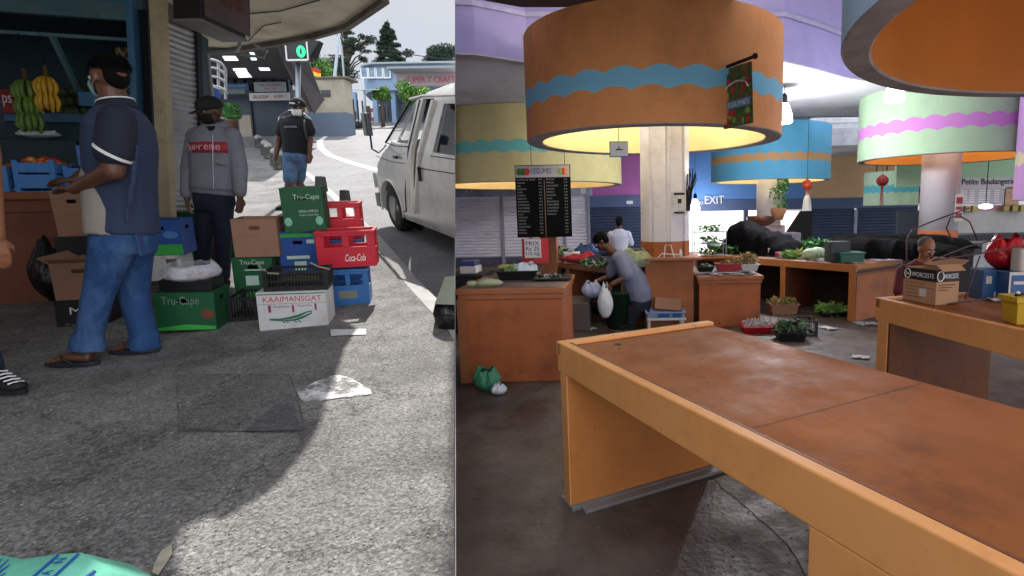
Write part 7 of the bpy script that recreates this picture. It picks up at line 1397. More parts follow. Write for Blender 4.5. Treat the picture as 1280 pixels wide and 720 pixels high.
# carton + blue tray at the plinth foot
p = P(808, 394, 7.3); t = thing('low_stool', 'low white stool at the foot of the column plinth', 'stool', V((p.x, 7.2, 0))); mb = MB(); mb.bx(0, .52, 0, .35, .16, .19); mb.build('seat', M_('white_card'), t, bevel=.008); mb = MB(); [mb.bx(x, x+.03, y, y+.03, 0, .16) for x in (.02, .46) for y in (.02, .3)]; mb.build('leg', M_('white_card'), t)
t = tray(Matrix.Translation((p.x+.0, 7.22, .19)), .5, .32, .08, 'white and blue tray on the low stool at the plinth', mat('tray_blue', '8aa0c8', .5)); mb = MB(); mb.bx(.15, .30, -.002, .0, .01, .06); mb.bx(.34, .46, -.002, .0, .01, .06); mb.build('blue_mark', M_('blue_card'), t)
Mx = Matrix.Translation((p.x+.12, 7.4, .29)) @ Euler((-.35, .12, .15)).to_matrix().to_4x4(); SIDE = 'R'; parent_ok = True
carton(Mx, .36, .24, .16, 'tilted_carton', 'tilted open brown carton on the blue tray by the plinth', (M_('cardboard'), M_('cardboard_in')), holes=False)
# ---- things on the left counter
ML = Matrix.Translation((P(574, 360, 5.16).x, 5.16, .904))
t = tray(ML @ Matrix.Translation((.22, .55, 0)), .42, .3, .10, 'black shallow crate with scraps on the left counter', M_('black_plastic')); leaves('contents', [M_('leaf_pale'), M_('paper')], t, [((.2, .15, .09), (.16, .1, .05))], 90, .09, 63)
papers(ML @ Matrix.Translation((.45, .5, 0)), 7, .4, .35, 'torn grey paper on the left counter', 6)
t = tray(ML @ Matrix.Translation((.62, .45, 0)), .36, .28, .03, 'flat dark dish at the right end of the left counter', mat('dish_dark', '1c1c22', .4)); leaves('contents', [M_('black_plastic'), M_('paper')], t, [((.16, .12, .04), (.12, .09, .02))], 60, .06, 64)
t = thing('marrow', 'pale green marrow lying at the front edge of the left counter', 'marrow', ML @ Matrix.Translation((.22, .12, .035))); mb = MB(); mb.tube([(-.09, 0, 0), (-.06, 0, .0), (0, .0, .01), (.08, .01, .005), (.13, .01, 0), (.16, .01, .0)], [.01, .028, .036, .034, .026, .006], 14); mb.build('marrow_body', mat('marrow', 'a8b088', .5, .12, 10), t, True)
t = thing('marrow', 'small pale marrow left of the larger one on the left counter', 'marrow', ML @ Matrix.Translation((.08, .14, .03))); mb = MB(); mb.tube([(-.05, 0, 0), (-.03, 0, .0), (.02, .0, .0), (.06, 0, 0)], [.008, .026, .028, .006], 14); mb.build('marrow_body', M_('marrow'), t, True)
bagmesh(ML @ Matrix.Translation((.5, .7, 0)), .13, .1, .16, 'plastic_bag', 'white plastic bag standing in the crate on the left counter', M_('plastic_bag'), seed=41)
t = thing('yellow_crate', 'yellow-edged dark box behind the scraps on the left counter', 'box', ML @ Matrix.Translation((.18, .86, 0))); mb = MB(); mb.bx(0, .3, 0, .16, 0, .10); mb.build('box_body', M_('black_plastic'), t); mb = MB(); mb.bx(-.005, .305, -.005, .165, .10, .125); mb.build('box_rim', mat('rim_yellow', 'a8a050', .5), t)
# dark crates against the partition beyond the left counter
p = P(572, 338, 7.5); t = thing('drink_pack', 'blue and white pack on dark crates beside the partition', 'pack', V((p.x+.03, 7.5, .79))); mb = MB(); mb.bx(0, .22, 0, .3, .0, .1); mb.build('pack_base', M_('white_paint'), t, bevel=.01); mb = MB(); mb.bx(0, .2, 0, .3, .1, .17); mb.build('pack_top', mat('pack_blue', '2c4078', .5), t, bevel=.01)
t = thing('dark_cabinet', 'dark cabinet under the blue and white pack beside the partition', 'cabinet', V((p.x-.02, 7.4, 0))); mb = MB(); mb.bx(-.1, .36, 0, .7, 0, .74); mb.build('cabinet_body', mat('cab_dark', '1c1e24', .7), t, bevel=.01); mb = MB(); mb.bx(-.12, .38, -.02, .72, .74, .785); mb.build('cabinet_top', M_('rubber'), t)
# ---- green and white bags at the foot of the left counter
bagmesh(Matrix.Translation(V((PZ(610, 488, 0).x, PZ(610, 488, 0).y, 0))), .11, .10, .21, 'green_bag', 'crumpled green plastic bag on the floor against the left counter', mat('bag_green', '3c8a68', .4, .2, 8, .6, 14), seed=50, openr=.55, wr=.5)
bagmesh(Matrix.Translation(V((PZ(624, 492, 0).x, PZ(624, 492, 0).y-.02, 0))), .07, .06, .10, 'white_bag', 'small crumpled white bag beside the green bag on the floor', M_('plastic_bag'), seed=51, openr=.4, wr=.5)
# ---- floor produce
def floorbox(px, py, w_, d_, h, label, m, cont, sz, seed, z=0, name='produce_box', ext=1.0):
    p = PZ(px, py, 0); t = tray(Matrix.Translation((p.x, p.y, 0)), w_, d_, h, label, m, name, 'box'); leaves('contents', cont, t, [((w_*.3, d_*.5, h+.02), (w_*.3*ext, d_*.4, .07)), ((w_*.7, d_*.5, h+.02), (w_*.3*ext, d_*.4, .07))], 150, sz, seed); return t
floorbox(964, 394, .42, .3, .16, 'brown carton of loose leaves under the centre counter', M_('cardboard'), [M_('dry_root'), M_('leaf_pale')], .1, 70)
floorbox(1028, 397, .38, .34, .07, 'black tray of bright green lettuce on the floor under the counter', M_('black_plastic'), [M_('leaf_pale'), mat('lettuce', '6c9a4c', .6, .2)], .17, 71, ext=1.3)
floorbox(974, 428, .34, .3, .12, 'black tray of grey-green leaves on the floor before the boxy counter', M_('black_plastic'), [mat('kale', '5c7058', .6, .3), M_('leaf_dark')], .16, 72, ext=1.2)
t = floorbox(930, 418, .46, .3, .09, 'red shallow plastic tray on the floor beside the boxy counter', M_('red_plastic'), [M_('paper'), M_('paper')], .06, 73)
p = PZ(1000, 421, 0); slat_crate(Matrix.Translation((p.x, p.y, 0)), .22, .3, .2, 'slatted_crate', 'black slatted crate standing on the hall floor right of the grey-green leaves', mat('crate_black3', '17171a', .5), n=7)
papers(Matrix.Translation(PZ(1080, 408, 0)), 5, .25, .2, 'crumpled newspaper on the floor at the right end of the centre counter', 12); papers(Matrix.Translation(PZ(1192, 423, 0)), 4, .3, .12, 'newspaper sheet on the floor under the right middle table', 13)
papers(Matrix.Translation(PZ(1035, 412, 0)), 2, .1, .1, 'small scrap of white paper on the floor before the centre counter', 14, M_('paper'), 'paper_scrap', 'paper'); papers(Matrix.Translation(PZ(1062, 448, 0)), 2, .12, .08, 'scrap of pale paper lying beyond the near table', 15, M_('paper'), 'paper_scrap', 'paper')
papers(Matrix.Translation(PZ(733, 413, 0)), 2, .14, .06, 'scrap of white paper on the floor left of the stooping man', 16, M_('paper'), 'paper_scrap', 'paper'); papers(Matrix.Translation(PZ(1015, 640, 0)), 4, .22, .14, 'torn printed paper on the floor under the near table', 17)
mb = MB()
for i in range(260):
    px, py = random.uniform(575, 1100), random.uniform(470, 716); p = PZ(px, py, 0); r = random.uniform(.0015, .005); mb.ell((p.x, p.y, r*.4), (r*random.uniform(.7, 2), r, r*.6), 5, 4)
tag(mb.build('debris', mat('crumbs', '6a6058', .9, .8, 30)), kind='stuff')
mb = MB()
for pl in (((1012, 725), (985, 680), (940, 640), (905, 612), (893, 600), (880, 590)), ((1090, 560), (1140, 500), (1280, 466)), ((690, 470), (640, 520), (575, 560))):
    Q_ = [PZ(*q, .003) for q in pl]; Z_ = []
    for a_, b2 in zip(Q_, Q_[1:]):
        for k in range(5): Z_.append(a_.lerp(b2, k/5)+V((random.uniform(-.006, .006), random.uniform(-.006, .006), 0)))
    mb.rings([[q+V((-.0022, -.001, 0)), q+V((.0022, .001, 0))] for q in Z_], False, close=False)
tag(mb.build('floor_joint', mat('floor_joint', '0c0a0a', .9)), kind='structure')
# ---- things on the right middle table
def on_table(px, py): q = PZ(px, py, .895); return q
a = on_table(1128, 374); cM = rotm(math.radians(-36), V((a.x, a.y, .895)))
crn = PZ(1169, 382, .895); rgt = PZ(1216, 371, .895)
d_ = crn-a; angc = math.atan2(d_.y, d_.x); wl = d_.length; wr_ = (rgt-crn).length; hc = (382-337)/700*crn.y
t = thing('tall_carton', 'brown and black branded carton on the right middle table before the red-shirted man', 'box', rotm(angc, V((a.x, a.y, .895)))); mb = MB(); ck = mat('carton_tan', 'b08a68', .8, .06, 4, .03, dirt='9a7858', ds=3); th = .006; D2 = .20
mb.bx(0, wl, 0, th, 0, hc); mb.bx(wl-th, wl, th, D2, 0, hc); mb.bx(0, th, th, D2, 0, hc); mb.bx(th, wl-th, D2-th, D2, 0, hc); mb.bx(th, wl-th, th, D2-th, 0, th); mb.build('carton_body', ck, t, bevel=.002)
bk = mat('band_black', '15141a', .6); mb = MB(); mb.bx(-.003, wl+.003, -.003, -.0002, hc*.66, hc*1.0); mb.bx(wl+.0002, wl+.003, 0, D2, hc*.66, hc); mb.build('black_band', bk, t)
text(t, 'WORCESTE', wl*.27, wl*.93, hc*.75, hc*.88, -.0032, M_('white_ink')); Ms = Matrix.Translation((wl+.0032, 0, 0)) @ Matrix.Rotation(math.radians(90), 4, 'Z'); text(t, 'WORCESTE', D2*.30, D2*.92, hc*.75, hc*.88, 0, M_('white_ink'), M=Ms)
mb = MB(); mb.tube([(wl*.14+.028*math.cos(a_), -.004, hc*.82+.034*math.sin(a_)) for a_ in [6.283*i/20 for i in range(21)]], .004, 5); mb.tube([(wl*.10, -.004, hc*.86), (wl*.12, -.004, hc*.78), (wl*.14, -.004, hc*.84), (wl*.16, -.004, hc*.78), (wl*.18, -.004, hc*.86)], .003, 4); mb.M = Ms; mb.tube([(D2*.15+.028*math.cos(a_), 0, hc*.82+.034*math.sin(a_)) for a_ in [6.283*i/20 for i in range(21)]], .004, 5); mb.build('round_emblem', M_('white_ink'), t)
mb = MB()
for i, l in enumerate((.6, .85, .3, .4, .5)): mb.bx(wl*.08, wl*(.08+l), -.0012, -.0002, hc*(.55-.1*i), hc*(.565-.1*i))
mb.M = Ms
for i, l in enumerate((.75, .6, .45)): mb.bx(D2*.08, D2*(.08+l), -.0012, 0, hc*(.56-.075*i), hc*(.585-.075*i))
mb.build('small_print', mat('print_brown', '5c3c28', .7), t); mb = MB(); mb.bx(wl*.52, wl*.72, -.0016, -.0002, hc*.2, hc*.42); mb.build('white_label', M_('white_card'), t)
mb = MB(); mb.box((wl+.02, D2*.5, hc+.015), (.07, D2, .004), Euler((0, .6, 0)).to_matrix()); mb.box((wl*.5, D2+.03, hc+.035), (wl, .11, .004), Euler((.5, 0, 0)).to_matrix()); mb.build('flap', ck, t)
papers(rotm(angc, V((a.x, a.y, .895+hc-.05))) @ Matrix.Translation((.05, .05, 0)), 5, wl-.15, .2, 'brown paper stuffed in the top of the tall carton', 19, mat('brown_paper', '9a7850', .8, .1), 'brown_paper', 'paper')
# bent wire hoops
t = thing('wire_hoop', 'long thin bent brown rods arching over the tall carton', 'rod', (0, 0, 0)); wm = mat('rod_brown', '4c2c2c', .5); Yr = 3.9
for q in (((1133, 330), (1133, 300), (1140, 287), (1165, 277), (1200, 264), (1212, 260)), ((1190, 300), (1183, 285), (1188, 272), (1200, 270), (1212, 277), (1222, 300)), ((1165, 326), (1210, 308), (1262, 296)), ((1165, 326), (1230, 316), (1285, 306)), ((1185, 380), (1230, 374), (1266, 368)), ((1206, 374), (1216, 345), (1225, 320))):
    mb = MB(); mb.tube([P(x, y, Yr+.05*i) for i, (x, y) in enumerate(q)], .0055, 6); mb.build('rod', wm, t, True)
# blue crates, red bag, yellow bin
q = on_table(1230, 370); 
t = thing('blue_crate', 'blue carton with white motifs behind the tall carton on the right table', 'crate', rotm(math.radians(-5), V((P(1229, 350, 4.1).x, 4.1, .895)))); bw_ = 36/700*4.1; bh = 38/700*4.1; mb = MB(); mb.bx(0, bw_, 0, .2, 0, bh); mb.build('crate_body', mat('crate_blue2', '1f5488', .5, .1, 5), t, bevel=.004); mb = MB(); mb.bx(.02, .06, -.003, 0, bh*.55, bh*.8); mb.build('white_label', M_('white_card'), t); k = MB(); k.ell((.10, -.002, .04), (.02, .003, .03), 10, 6); k.ell((.15, -.002, .045), (.015, .003, .025), 10, 6); k.build('printed_motif', M_('white_card'), t)
t = thing('blue_crate', 'white and blue carton at the right edge of the picture on the right table', 'crate', V((P(1262, 350, 3.95).x, 3.95, .895))); mb = MB(); mb.bx(0, .3, 0, .22, 0, bh); mb.build('crate_body', mat('crate_blue3', '24548c', .5), t, bevel=.004); mb = MB(); mb.bx(-.004, .30, -.004, -.0005, bh*.9, bh); mb.bx(-.004, .008, -.004, -.0005, 0, bh*.9); mb.bx(.03, .2, -.003, -.0005, bh*.6, bh*.7); mb.build('white_edge', M_('white_card'), t)
bagmesh(Matrix.Translation((P(1254, 340, 4.22).x, 4.22, .895+bh-.005)), .14, .12, .24, 'red_bag', 'crumpled translucent red plastic bag on top of the blue carton', M_('red_bag'), seed=61, openr=.5, wr=.35)
t = thing('white_jug', 'white rounded container above the white and blue carton at the right edge', 'container', V((P(1276, 335, 3.98).x, 4.02, .895+bh))); mb = MB(); mb.rings([rr(.09, .06, z, r=.03, cx=.07) for z in (0, .01, .14, .16)]); mb.build('jug_body', M_('white_card'), t, True)
t = thing('yellow_bin', 'yellow plastic bin with ribbed rim at the right end of the table edge', 'bin', V((P(1263, 395, 3.25).x, 3.2, .895))); mb = MB(); mb.rings([[V((x, y, z)) for x, y in ((i, i), (.2-i, i), (.2-i, .16-i), (i, .16-i))] for i, z in ((.018, 0), (.008, .13), (-.006, .131), (-.006, .165), (.004, .165), (.02, .01))]); mb.build('bin_body', mat('bin_yellow', 'b89a20', .4, .1, 5), t, bevel=.003)
t = thing('small_tool', 'small black and white object lying across the yellow bin', 'tool', V((P(1266, 357, 3.25).x, 3.22, 1.062))); mb = MB(); mb.tube([(0, 0, .01), (.08, .02, .015), (.14, .05, .01)], .009, 6); mb.build('handle', M_('black_plastic'), t); mb = MB(); mb.ell((.02, .01, .02), .012, 8, 6); mb.build('knob', M_('white_paint'), t)
t = thing('white_scrap', 'crumpled white plastic scrap with a red tip before the yellow bin', 'scrap', PZ(1245, 377, .895)); mb = MB(); mb.tube([(-.06, 0, .03), (0, .01, .012), (.06, -.02, .02), (.1, -.03, .005)], [.004, .014, .01, .003], 6); mb.build('scrap_body', M_('plastic_bag'), t)
p = P(1274, 428, 4.1); bagmesh(Matrix.Translation((PZ(1282, 432, 0).x+.02, PZ(1282, 432, 0).y, 0)), .12, .1, .12, 'red_packet', 'red and white packet on the floor under the right middle table', M_('red_bag'), seed=66, openr=.6)
# ---- bakery at the right
BY_ = 13.5; t = thing('bakery_stall', 'bakery stall front with La Petite Boulangerie sign and price panels', 'stall', (0, 0, 0))
def rb(px0, px1, py0, py1, y, name, m, th=.1): a, b_ = P(px0, py1, y), P(px1, py0, y); a.z = P((px0+px1)/2, py1, y).z; b_.z = P((px0+px1)/2, py0, y).z; mb = MB(); mb.bx(a.x, b_.x, y, y+th, a.z, b_.z); return mb.build(name, m, t), a, b_
rb(1120, 1340, 150, 232, BY_+.1, 'green_wall', mat('wall_green', '8cae8c', .7, .08, 1)); _, a, b_ = rb(1190, 1272, 222, 236, BY_, 'name_board', mat('name_board', 'a8a4a8', .6, .1)); text(t, 'La Petite Boulangerie', a.x+.02, b_.x-.05, a.z+.06, b_.z-.02, BY_-.002, M_('dark_ink'), thick=.01)
o, a, b_ = rb(1190, 1256, 236, 256, BY_, 'price_panel', mat('price_grey', '9c96a0', .6, .1)); mb = MB()
for i in range(6):
    for x0, x1 in ((.05, .28), (.33, .42), (.5, .72), (.8, .9)): mb.bx(a.x+(b_.x-a.x)*x0, a.x+(b_.x-a.x)*x1, BY_-.008, BY_-.001, b_.z-.05-.052*i, b_.z-.035-.052*i)
mb.build('price_lines', M_('white_paint'), o); rb(1256, 1275, 234, 256, BY_, 'cake_picture', mat('cake_pic', '9a7a5c', .6, .4, 8, dirt='c8b090', ds=5))
rb(1190, 1340, 256, 263, BY_+.05, 'shelf_back', mat('shelf_pink', '9c6c74', .6)); 
for i, px in enumerate((1197, 1207, 1216, 1255, 1266, 1276)): rb(px, px+7, 257, 264, BY_-.1, 'tin', mat('tin_gold', '8a7a3c', .5))
rb(1190, 1340, 263, 293, BY_+.05, 'white_wall', mat('bakery_white', '9a9a98', .7, .1)); rb(1120, 1192, 263, 330, BY_+.6, 'dark_wall', mat('bakery_dark', '26303c', .7)); rb(1190, 1340, 293, 300, BY_-.8, 'counter_top', M_('dark_metal'), .9)
rb(1195, 1206, 300, 330, BY_-.75, 'glass_case', mat('case_dark', '23282c', .2), .7); rb(1206, 1340, 300, 345, BY_-.75, 'counter_front', mat('case_white', '8c9094', .5), .7); rb(1210, 1228, 304, 318, BY_-.78, 'case_window', mat('case_glass', '1a2226', .1), .03); rb(1150, 1340, 330, 350, BY_-.7, 'kick_board', mat('kick_blue', '3c4450', .6), .5)
c = P(1232, 258, BY_-.5); lp = thing('bakery_lamp', 'bright lamp over the bakery counter', 'lamp', c); mb = MB(); mb.ell((0, 0, 0), (.16, .1, .06), 14, 8); mb.build('lamp_glass', M_('lamp_glow'), lp, True); mb = MB(); mb.tube([(0, 0, .05), (0, 0, ZCE-c.z)], .01, 6); mb.build('cord', M_('dark_metal'), lp)
_ = wbx(1150, 1155, 208, 254, 16.5, 'red_strip', mat('red_strip', '8a2024', .6), parent=None, th=.1); tag(_, 'tall narrow red sign beside the round column', 'sign')
# ---- hall people
def simple_head(J, hd, f, s, hair_m, man, hairr=(.084, .1, .085), up=V((0, 0, 1))): pass
gs_ = mat('shirt_greyblue', '747c98', .85, .15, 6, .4, 14, dirt='8c90a8', ds=4)
yp = 7.55; b0 = V((PY(790, 412, yp).x, yp, 0)); m5 = person('stooping man in pale grey-blue shirt holding white plastic bags by the column', b0)
J5 = lambda px, py, dy=0: PY(px, py, yp+dy)-b0
hd = J5(751, 302); fd = V((-.75, -.15, -.65)); upv = V((-.62, 0, .78))
mb = MB(); head(mb, hd, fd, 1.0, upv); limb(mb, [J5(766, 315), J5(757, 307)], [.06, .055]); limb(mb, [J5(775, 325), J5(792, 350)], [.1, .1])
limb(mb, [J5(774, 325, -.18), J5(782, 348, -.24)], [.055, .045]); limb(mb, [J5(785, 345, -.24), J5(765, 355, -.3)], [.045, .03]); hand(mb, J5(763, 356, -.3), V((-.6, 0, -.7)), V((.3, 1, -.3)), 1.0, .9, 1)
limb(mb, [J5(768, 325, .16), J5(762, 345, .2)], [.05, .045]); limb(mb, [J5(762, 345, .2), J5(745, 352, .1)], [.04, .028]); hand(mb, J5(744, 352, .1), V((-.8, 0, -.4)), V((0, 0, -1)), 1.0, .7, -1)
for dy in (-.1, .1): limb(mb, [J5(790, 385, dy), V((J5(788, 400, dy).x, dy, .09))], [.055, .04])
remesh(mb.build('body', M_('skin_dark'), m5), .009, 2)
RR = V((0, -1, 0)); mb = MB(); torso(mb, [(J5(801, 376), .19, .15, RR), (J5(799, 365), .20, .165, RR), (J5(793, 350), .20, .165, RR), (J5(783, 333), .215, .15, RR), (J5(775, 322), .19, .12, RR), (J5(768, 316), .09, .08, RR)])
limb(mb, [J5(775, 324, -.19), J5(783, 343, -.24)], [.085, .085]); limb(mb, [J5(770, 324, .17), J5(764, 340, .2)], [.08, .08]); remesh(mb.build('shirt', gs_, m5), .012, 3)
dkt = mat('trousers_dark', '1a1e2c', .9, .15, 6, .3, 16); mb = MB(); torso(mb, [(J5(801, 370), .17, .15, RR), (J5(800, 378), .17, .16, RR), (J5(798, 388), .15, .15, RR)])
for dy in (-.1, .1): limb(mb, [J5(797, 380, dy), J5(791, 396, dy), V((J5(788, 400, dy).x, dy, .10))], [.10, .08, .065])
remesh(mb.build('trousers', dkt, m5), .012, 3)
for dy in (-.1, .1): shoe(m5, V((J5(788, 400, dy).x, dy, .085)), V((-1, 0, 0)), M_('rubber'))
f_, r_, u_ = basis(fd, upv); q3 = Matrix((r_, f_, u_)).transposed(); mb = MB(); mb.ell(hd+u_*.045-f_*.02, (.088, .105, .085), 16, 10, q3); mb.ell(hd-f_*.05, (.08, .07, .085), 14, 8, q3)
for i in range(26): a = rnd.uniform(0, 6.28); mb.ell(hd+u_*rnd.uniform(.05, .11)+r_*.06*math.cos(a)+f_*(.07*math.sin(a)-.02), .024, 6, 4)
remesh(mb.build('hair', M_('hair'), m5), .009, 1); eyes(m5, hd, fd, 1.0, upv)
bagmesh(Matrix.Translation(b0+J5(757, 397, -.32)), .10, .08, .42, 'carrier_bag', 'white plastic carrier bag hanging from the hand of the stooping man', M_('plastic_bag'), seed=71, openr=.35, wr=.15)
bagmesh(Matrix.Translation(b0+J5(740, 372, -.0)), .13, .1, .22, 'carrier_bag', 'white and blue plastic bag held over the bench by the stooping man', mat('bag_bluewhite', 'b0bcd8', .4, .2, 12, .4, 20, dirt='4a6ab0', ds=7, damt=.8), seed=72, openr=.5, wr=.35)
p = PZ(775, 413, 0); t = thing('green_bin', 'dark green bin behind the legs of the stooping man', 'bin', V((p.x, p.y+.2, 0))); mb = MB(); mb.lathe((0, 0, 0), [(.17, 0), (.2, .48), (.215, .48), (.215, .52), (.19, .52), (.165, .02)], 20); mb.build('bin_body', mat('bin_green', '12301e', .6), t, True)
p = PZ(742, 393, 0); t = thing('hand_trolley', 'small black trolley with wheel left of the stooping man', 'trolley', V((p.x, p.y, 0))); mb = MB(); mb.bx(-.12, .16, 0, .3, .1, .14); mb.bx(.12, .15, .1, .13, .14, .45); mb.build('frame', M_('black_plastic'), t, bevel=.005); [ (k := MB(), k.rings([[V((x+.07*math.cos(6.283*i/16), y, .07+.07*math.sin(6.283*i/16))) for i in range(16)] for y in (.0, .03)]), k.build('wheel', M_('rubber'), t)) for x in (-.08, .12)]
# man in white shirt, back to us
yp = 12.2; b0 = V((PY(776, 300, yp).x, yp, 0)); m6 = person('man in white shirt standing with his back turned behind the far table', b0); J6 = lambda px, py, dy=0: PY(px, py, yp+dy)-b0
hd = J6(774, 283)+V((0, 0, .0)); hd.z = 1.45-.10; s = .95; zz = hd.z
mb = MB(); head(mb, hd, V((.1, 1, -.1)), s); limb(mb, [hd+V((0, 0, -.22)), hd], [.06, .055])
for k in (-1, 1): limb(mb, [hd+V((k*.2, 0, -.28)), hd+V((k*.25, .05, -.52)), hd+V((k*.2, .3, -.62))], [.055, .045, .03]); hand(mb, hd+V((k*.2, .3, -.62)), V((0, 1, 0)), V((0, 0, -1)), 1.0, .4, -k); limb(mb, [hd+V((k*.1, 0, -.9)), V((k*.1, 0, .1))], [.07, .04])
limb(mb, [hd+V((0, 0, -.3)), hd+V((0, 0, -.7))], [.12, .11]); remesh(mb.build('body', M_('skin_dark'), m6), .014, 2)
mb = MB(); RX0 = V((1, 0, 0)); torso(mb, [(hd+V((0, 0, -.74)), .17, .13, RX0), (hd+V((0, 0, -.5)), .18, .13, RX0), (hd+V((0, 0, -.3)), .22, .13, RX0), (hd+V((0, 0, -.2)), .16, .1, RX0), (hd+V((0, 0, -.14)), .07, .07, RX0)])
for k in (-1, 1): limb(mb, [hd+V((k*.18, 0, -.27)), hd+V((k*.24, .04, -.46))], [.085, .08])
remesh(mb.build('shirt', mat('shirt_white', 'b4b8cc', .85, .05, 6, .3, 14), m6), .014, 3)
mb = MB(); torso(mb, [(hd+V((0, 0, -.68)), .16, .12, RX0), (hd+V((0, 0, -.82)), .17, .13, RX0)]); [limb(mb, [hd+V((k*.09, 0, -.8)), V((k*.1, 0, .12))], [.1, .065]) for k in (-1, 1)]; remesh(mb.build('trousers', dkt, m6), .014, 3); [shoe(m6, V((k*.1, 0, .085)), V((0, 1, 0)), M_('rubber')) for k in (-1, 1)]
mb = MB(); mb.ell(hd+V((0, -.01, .045)), (.085, .1, .085), 14, 10); mb.ell(hd+V((0, -.05, -.01)), (.075, .06, .08), 14, 8); remesh(mb.build('hair', M_('hair'), m6), .012, 2)
# seated man in dark red shirt behind the carton
yp = 5.9; b0 = V((PY(1160, 340, yp).x, yp, 0)); m7 = person('older man in dark red shirt bending behind the tall carton on the right table', b0); J7 = lambda px, py, dy=0: PY(px, py, yp+dy)-b0
hd = J7(1158, 311); fd = V((.15, -.85, -.45)); s = 1.0
mb = MB(); head(mb, hd, fd, s); limb(mb, [hd+V((0, .06, -.2)), hd+V((0, .02, -.05))], [.06, .055]); limb(mb, [hd+V((0, .1, -.3)), hd+V((0, .12, -.6))], [.12, .12])
for k in (-1, 1): limb(mb, [hd+V((k*.2, .08, -.27)), hd+V((k*.26, -.02, -.5)), hd+V((k*.14, -.3, -.5))], [.055, .045, .03]); hand(mb, hd+V((k*.14, -.3, -.5)), V((-k*.3, -1, 0)), V((0, 0, -1)), 1.0, .5, -k); limb(mb, [hd+V((k*.1, .12, -.75)), V((k*.12, .1, .5)), V((k*.12, .1, .1))], [.08, .06, .04])
remesh(mb.build('body', mat('skin_mid', '94644c', .5, .08, 20, .03, 200), m7), .009, 2)
mb = MB(); torso(mb, [(hd+V((0, .12, -.72)), .19, .14, RX0), (hd+V((0, .12, -.5)), .2, .14, RX0), (hd+V((0, .09, -.28)), .22, .13, RX0), (hd+V((0, .07, -.18)), .15, .1, RX0), (hd+V((0, .05, -.13)), .075, .075, RX0)])
for k in (-1, 1): limb(mb, [hd+V((k*.18, .08, -.25)), hd+V((k*.25, .0, -.44))], [.085, .08])
remesh(mb.build('shirt', mat('shirt_red', '5c1a26', .85, .15, 6, .4, 14), m7), .012, 3)
mb = MB(); torso(mb, [(hd+V((0, .12, -.68)), .17, .13, RX0), (hd+V((0, .12, -.8)), .17, .14, RX0)]); [limb(mb, [hd+V((k*.1, .12, -.78)), V((k*.12, .1, .14))], [.1, .065]) for k in (-1, 1)]; remesh(mb.build('trousers', dkt, m7), .014, 3); [shoe(m7, V((k*.12, .1, .085)), V((0, -1, 0)), M_('rubber')) for k in (-1, 1)]
f_, r_, u_ = basis(fd); q3 = Matrix((r_, f_, u_)).transposed(); mb = MB(); mb.ell(hd+u_*.04-f_*.035, (.08, .088, .08), 16, 10, q3); remesh(mb.build('hair', M_('hair_grey'), m7), .009, 1); eyes(m7, hd, fd, s); brows(m7, hd, fd, s)
mb = MB(); mb.tube([hd+f_*.083-u_*.042-r_*.03, hd+f_*.096-u_*.038, hd+f_*.083-u_*.042+r_*.03], .006, 6); mb.build('moustache', M_('hair_grey'), m7, True)
# ---- cloths and produce on the far table
def farthing(name, label, cat, px, py, m, sz, seed, z=.82): 
    q = PZ(px, py, z); o = bagmesh(Matrix.Translation(q), sz[0], sz[1], sz[2], name, label, m, cat, seed, .5, .35); return o
farthing('cloth_pile', 'red cloth piled on the far table', 'cloth', 725, 329, mat('cloth_red', 'a0202c', .8, .2), (.28, .15, .16), 81)
farthing('cloth_pile', 'dark purple cloth and produce heap on the far table left of the white shirt', 'cloth', 752, 331, mat('cloth_purple', '241c3c', .8, .4, 12), (.28, .15, .14), 82)
farthing('cloth_pile', 'blue bag behind the red cloth on the far table', 'cloth', 733, 322, mat('cloth_blue', '2c4878', .7, .3, 12), (.2, .1, .22), 83)
farthing('cauliflower', 'pile of pale vegetables at the right end of the far table', 'vegetables', 793, 335, mat('pale_veg', '8c9878', .8, .5, 14, .5, 20), (.25, .15, .25), 84)
q = PZ(715, 329, .82); t = thing('white_tub', 'white tub printed with a red figure on the far table edge', 'tub', q); mb = MB(); mb.rings([rr(.12, .09, z, r=.03) for z in (0, .15, .17)]); mb.build('tub_body', M_('white_card'), t, True); mb = MB(); mb.bx(-.08, -.03, -.1, -.091, .04, .12); mb.build('print', M_('red_ink'), t)
p = P(695, 332, 8.9); t = thing('cauliflower_bunch', 'bunch of pale cauliflower leaves hanging at the left end of the far table', 'vegetables', V((p.x, 8.9, .55))); leaves('leaves', [M_('cabbage_pale'), M_('leaf_dark')], t, [((0, 0, .15), (.14, .12, .22)), ((.08, 0, .38), (.12, .1, .12))], 150, .14, 91); mb = MB(); mb.bx(-.05, .12, -.05, .1, -.55, .2); mb.build('black_stand', M_('black_cloth'), t)
t = thing('produce_scatter', 'mixed small vegetables on the far table behind the stooping man', 'vegetables', PZ(768, 333, .82)); leaves('leaves', [M_('leaf_dark'), M_('cabbage_pale')], t, [((x, 0, .05), (.12, .12, .06)) for x in (-.4, -.2, 0, .2)], 70, .09, 92)

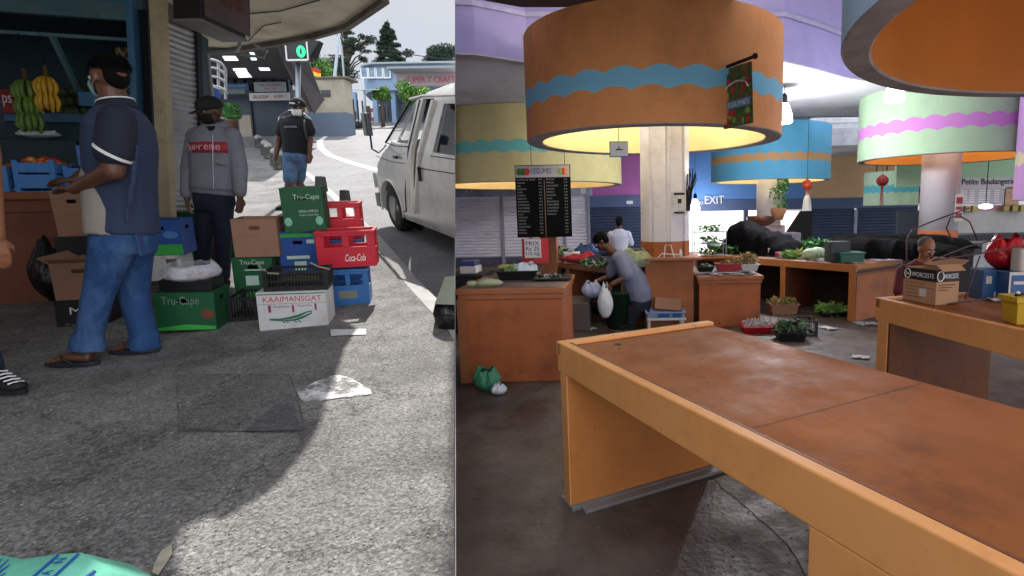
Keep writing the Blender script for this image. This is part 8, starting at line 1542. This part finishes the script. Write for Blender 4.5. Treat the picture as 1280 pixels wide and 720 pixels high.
def upright(names, k=.085, zr=2.8):
    for o, _s in MADE:
        try: top = o if o.parent is None else (o.parent if o.parent.parent is None else o.parent.parent)
        except ReferenceError: continue
        if (top.get('label') or '') in names:
            mw = o.matrix_world.copy(); inv = mw.inverted()
            if o.data.users > 1: o.data = o.data.copy()
            for v in o.data.vertices:
                q = mw @ v.co; q.x += k*(q.z-zr); v.co = inv @ q
            o.data.update()
bpy.context.view_layer.update()
upright({'cream column with grey worn base between the shop and the shutter', 'grey corrugated roller shutter beside the cream column', 'grey wall behind the roller shutter', 'black and brown sign box with faded lettering over the roller shutter', 'teal fruit shop with open front, dark interior and brown counter'})
# ============================================================ clip everything to its own side of the partition plane
bpy.context.view_layer.update()
for o, sd_ in MADE:
    try: o.name
    except ReferenceError: continue
    if sd_ is None: continue
    mw = o.matrix_world; sgn = 1 if sd_ == 'R' else -1; lim = .0035
    def sdist(p): return sgn*(p-PO).dot(PN)-lim
    ds_ = [sdist(mw @ V(c)) for c in o.bound_box]
    if min(ds_) >= 0: continue
    if max(ds_) < 0:
        
        print('WHOLLY WRONG SIDE', o.name, o.parent and o.parent.get('label'))
        for ch in list(o.children): bpy.data.objects.remove(ch)
        bpy.data.objects.remove(o); continue
    if o.modifiers: bake(o)
    me = o.data
    if me.users > 1: me = me.copy(); o.data = me
    inv = mw.inverted(); bm = bmesh.new(); bm.from_mesh(me)
    co = inv @ (PO+PN*sgn*lim); no = (mw.to_3x3().transposed() @ (PN*sgn)).normalized()
    r_ = bmesh.ops.bisect_plane(bm, geom=bm.verts[:]+bm.edges[:]+bm.faces[:], plane_co=co, plane_no=-no, clear_outer=True, dist=1e-5)
    if me.name.split('.')[0] not in ('pavement', 'road', 'forecourt', 'floor', 'yard', 'kerb'):
        ed = [e_ for e_ in r_['geom_cut'] if isinstance(e_, bmesh.types.BMEdge) and e_.is_valid]
        try: bmesh.ops.edgenet_fill(bm, edges=ed) if len(ed) > 2 else None
        except Exception as ex: pass
    bm.to_mesh(me); bm.free()
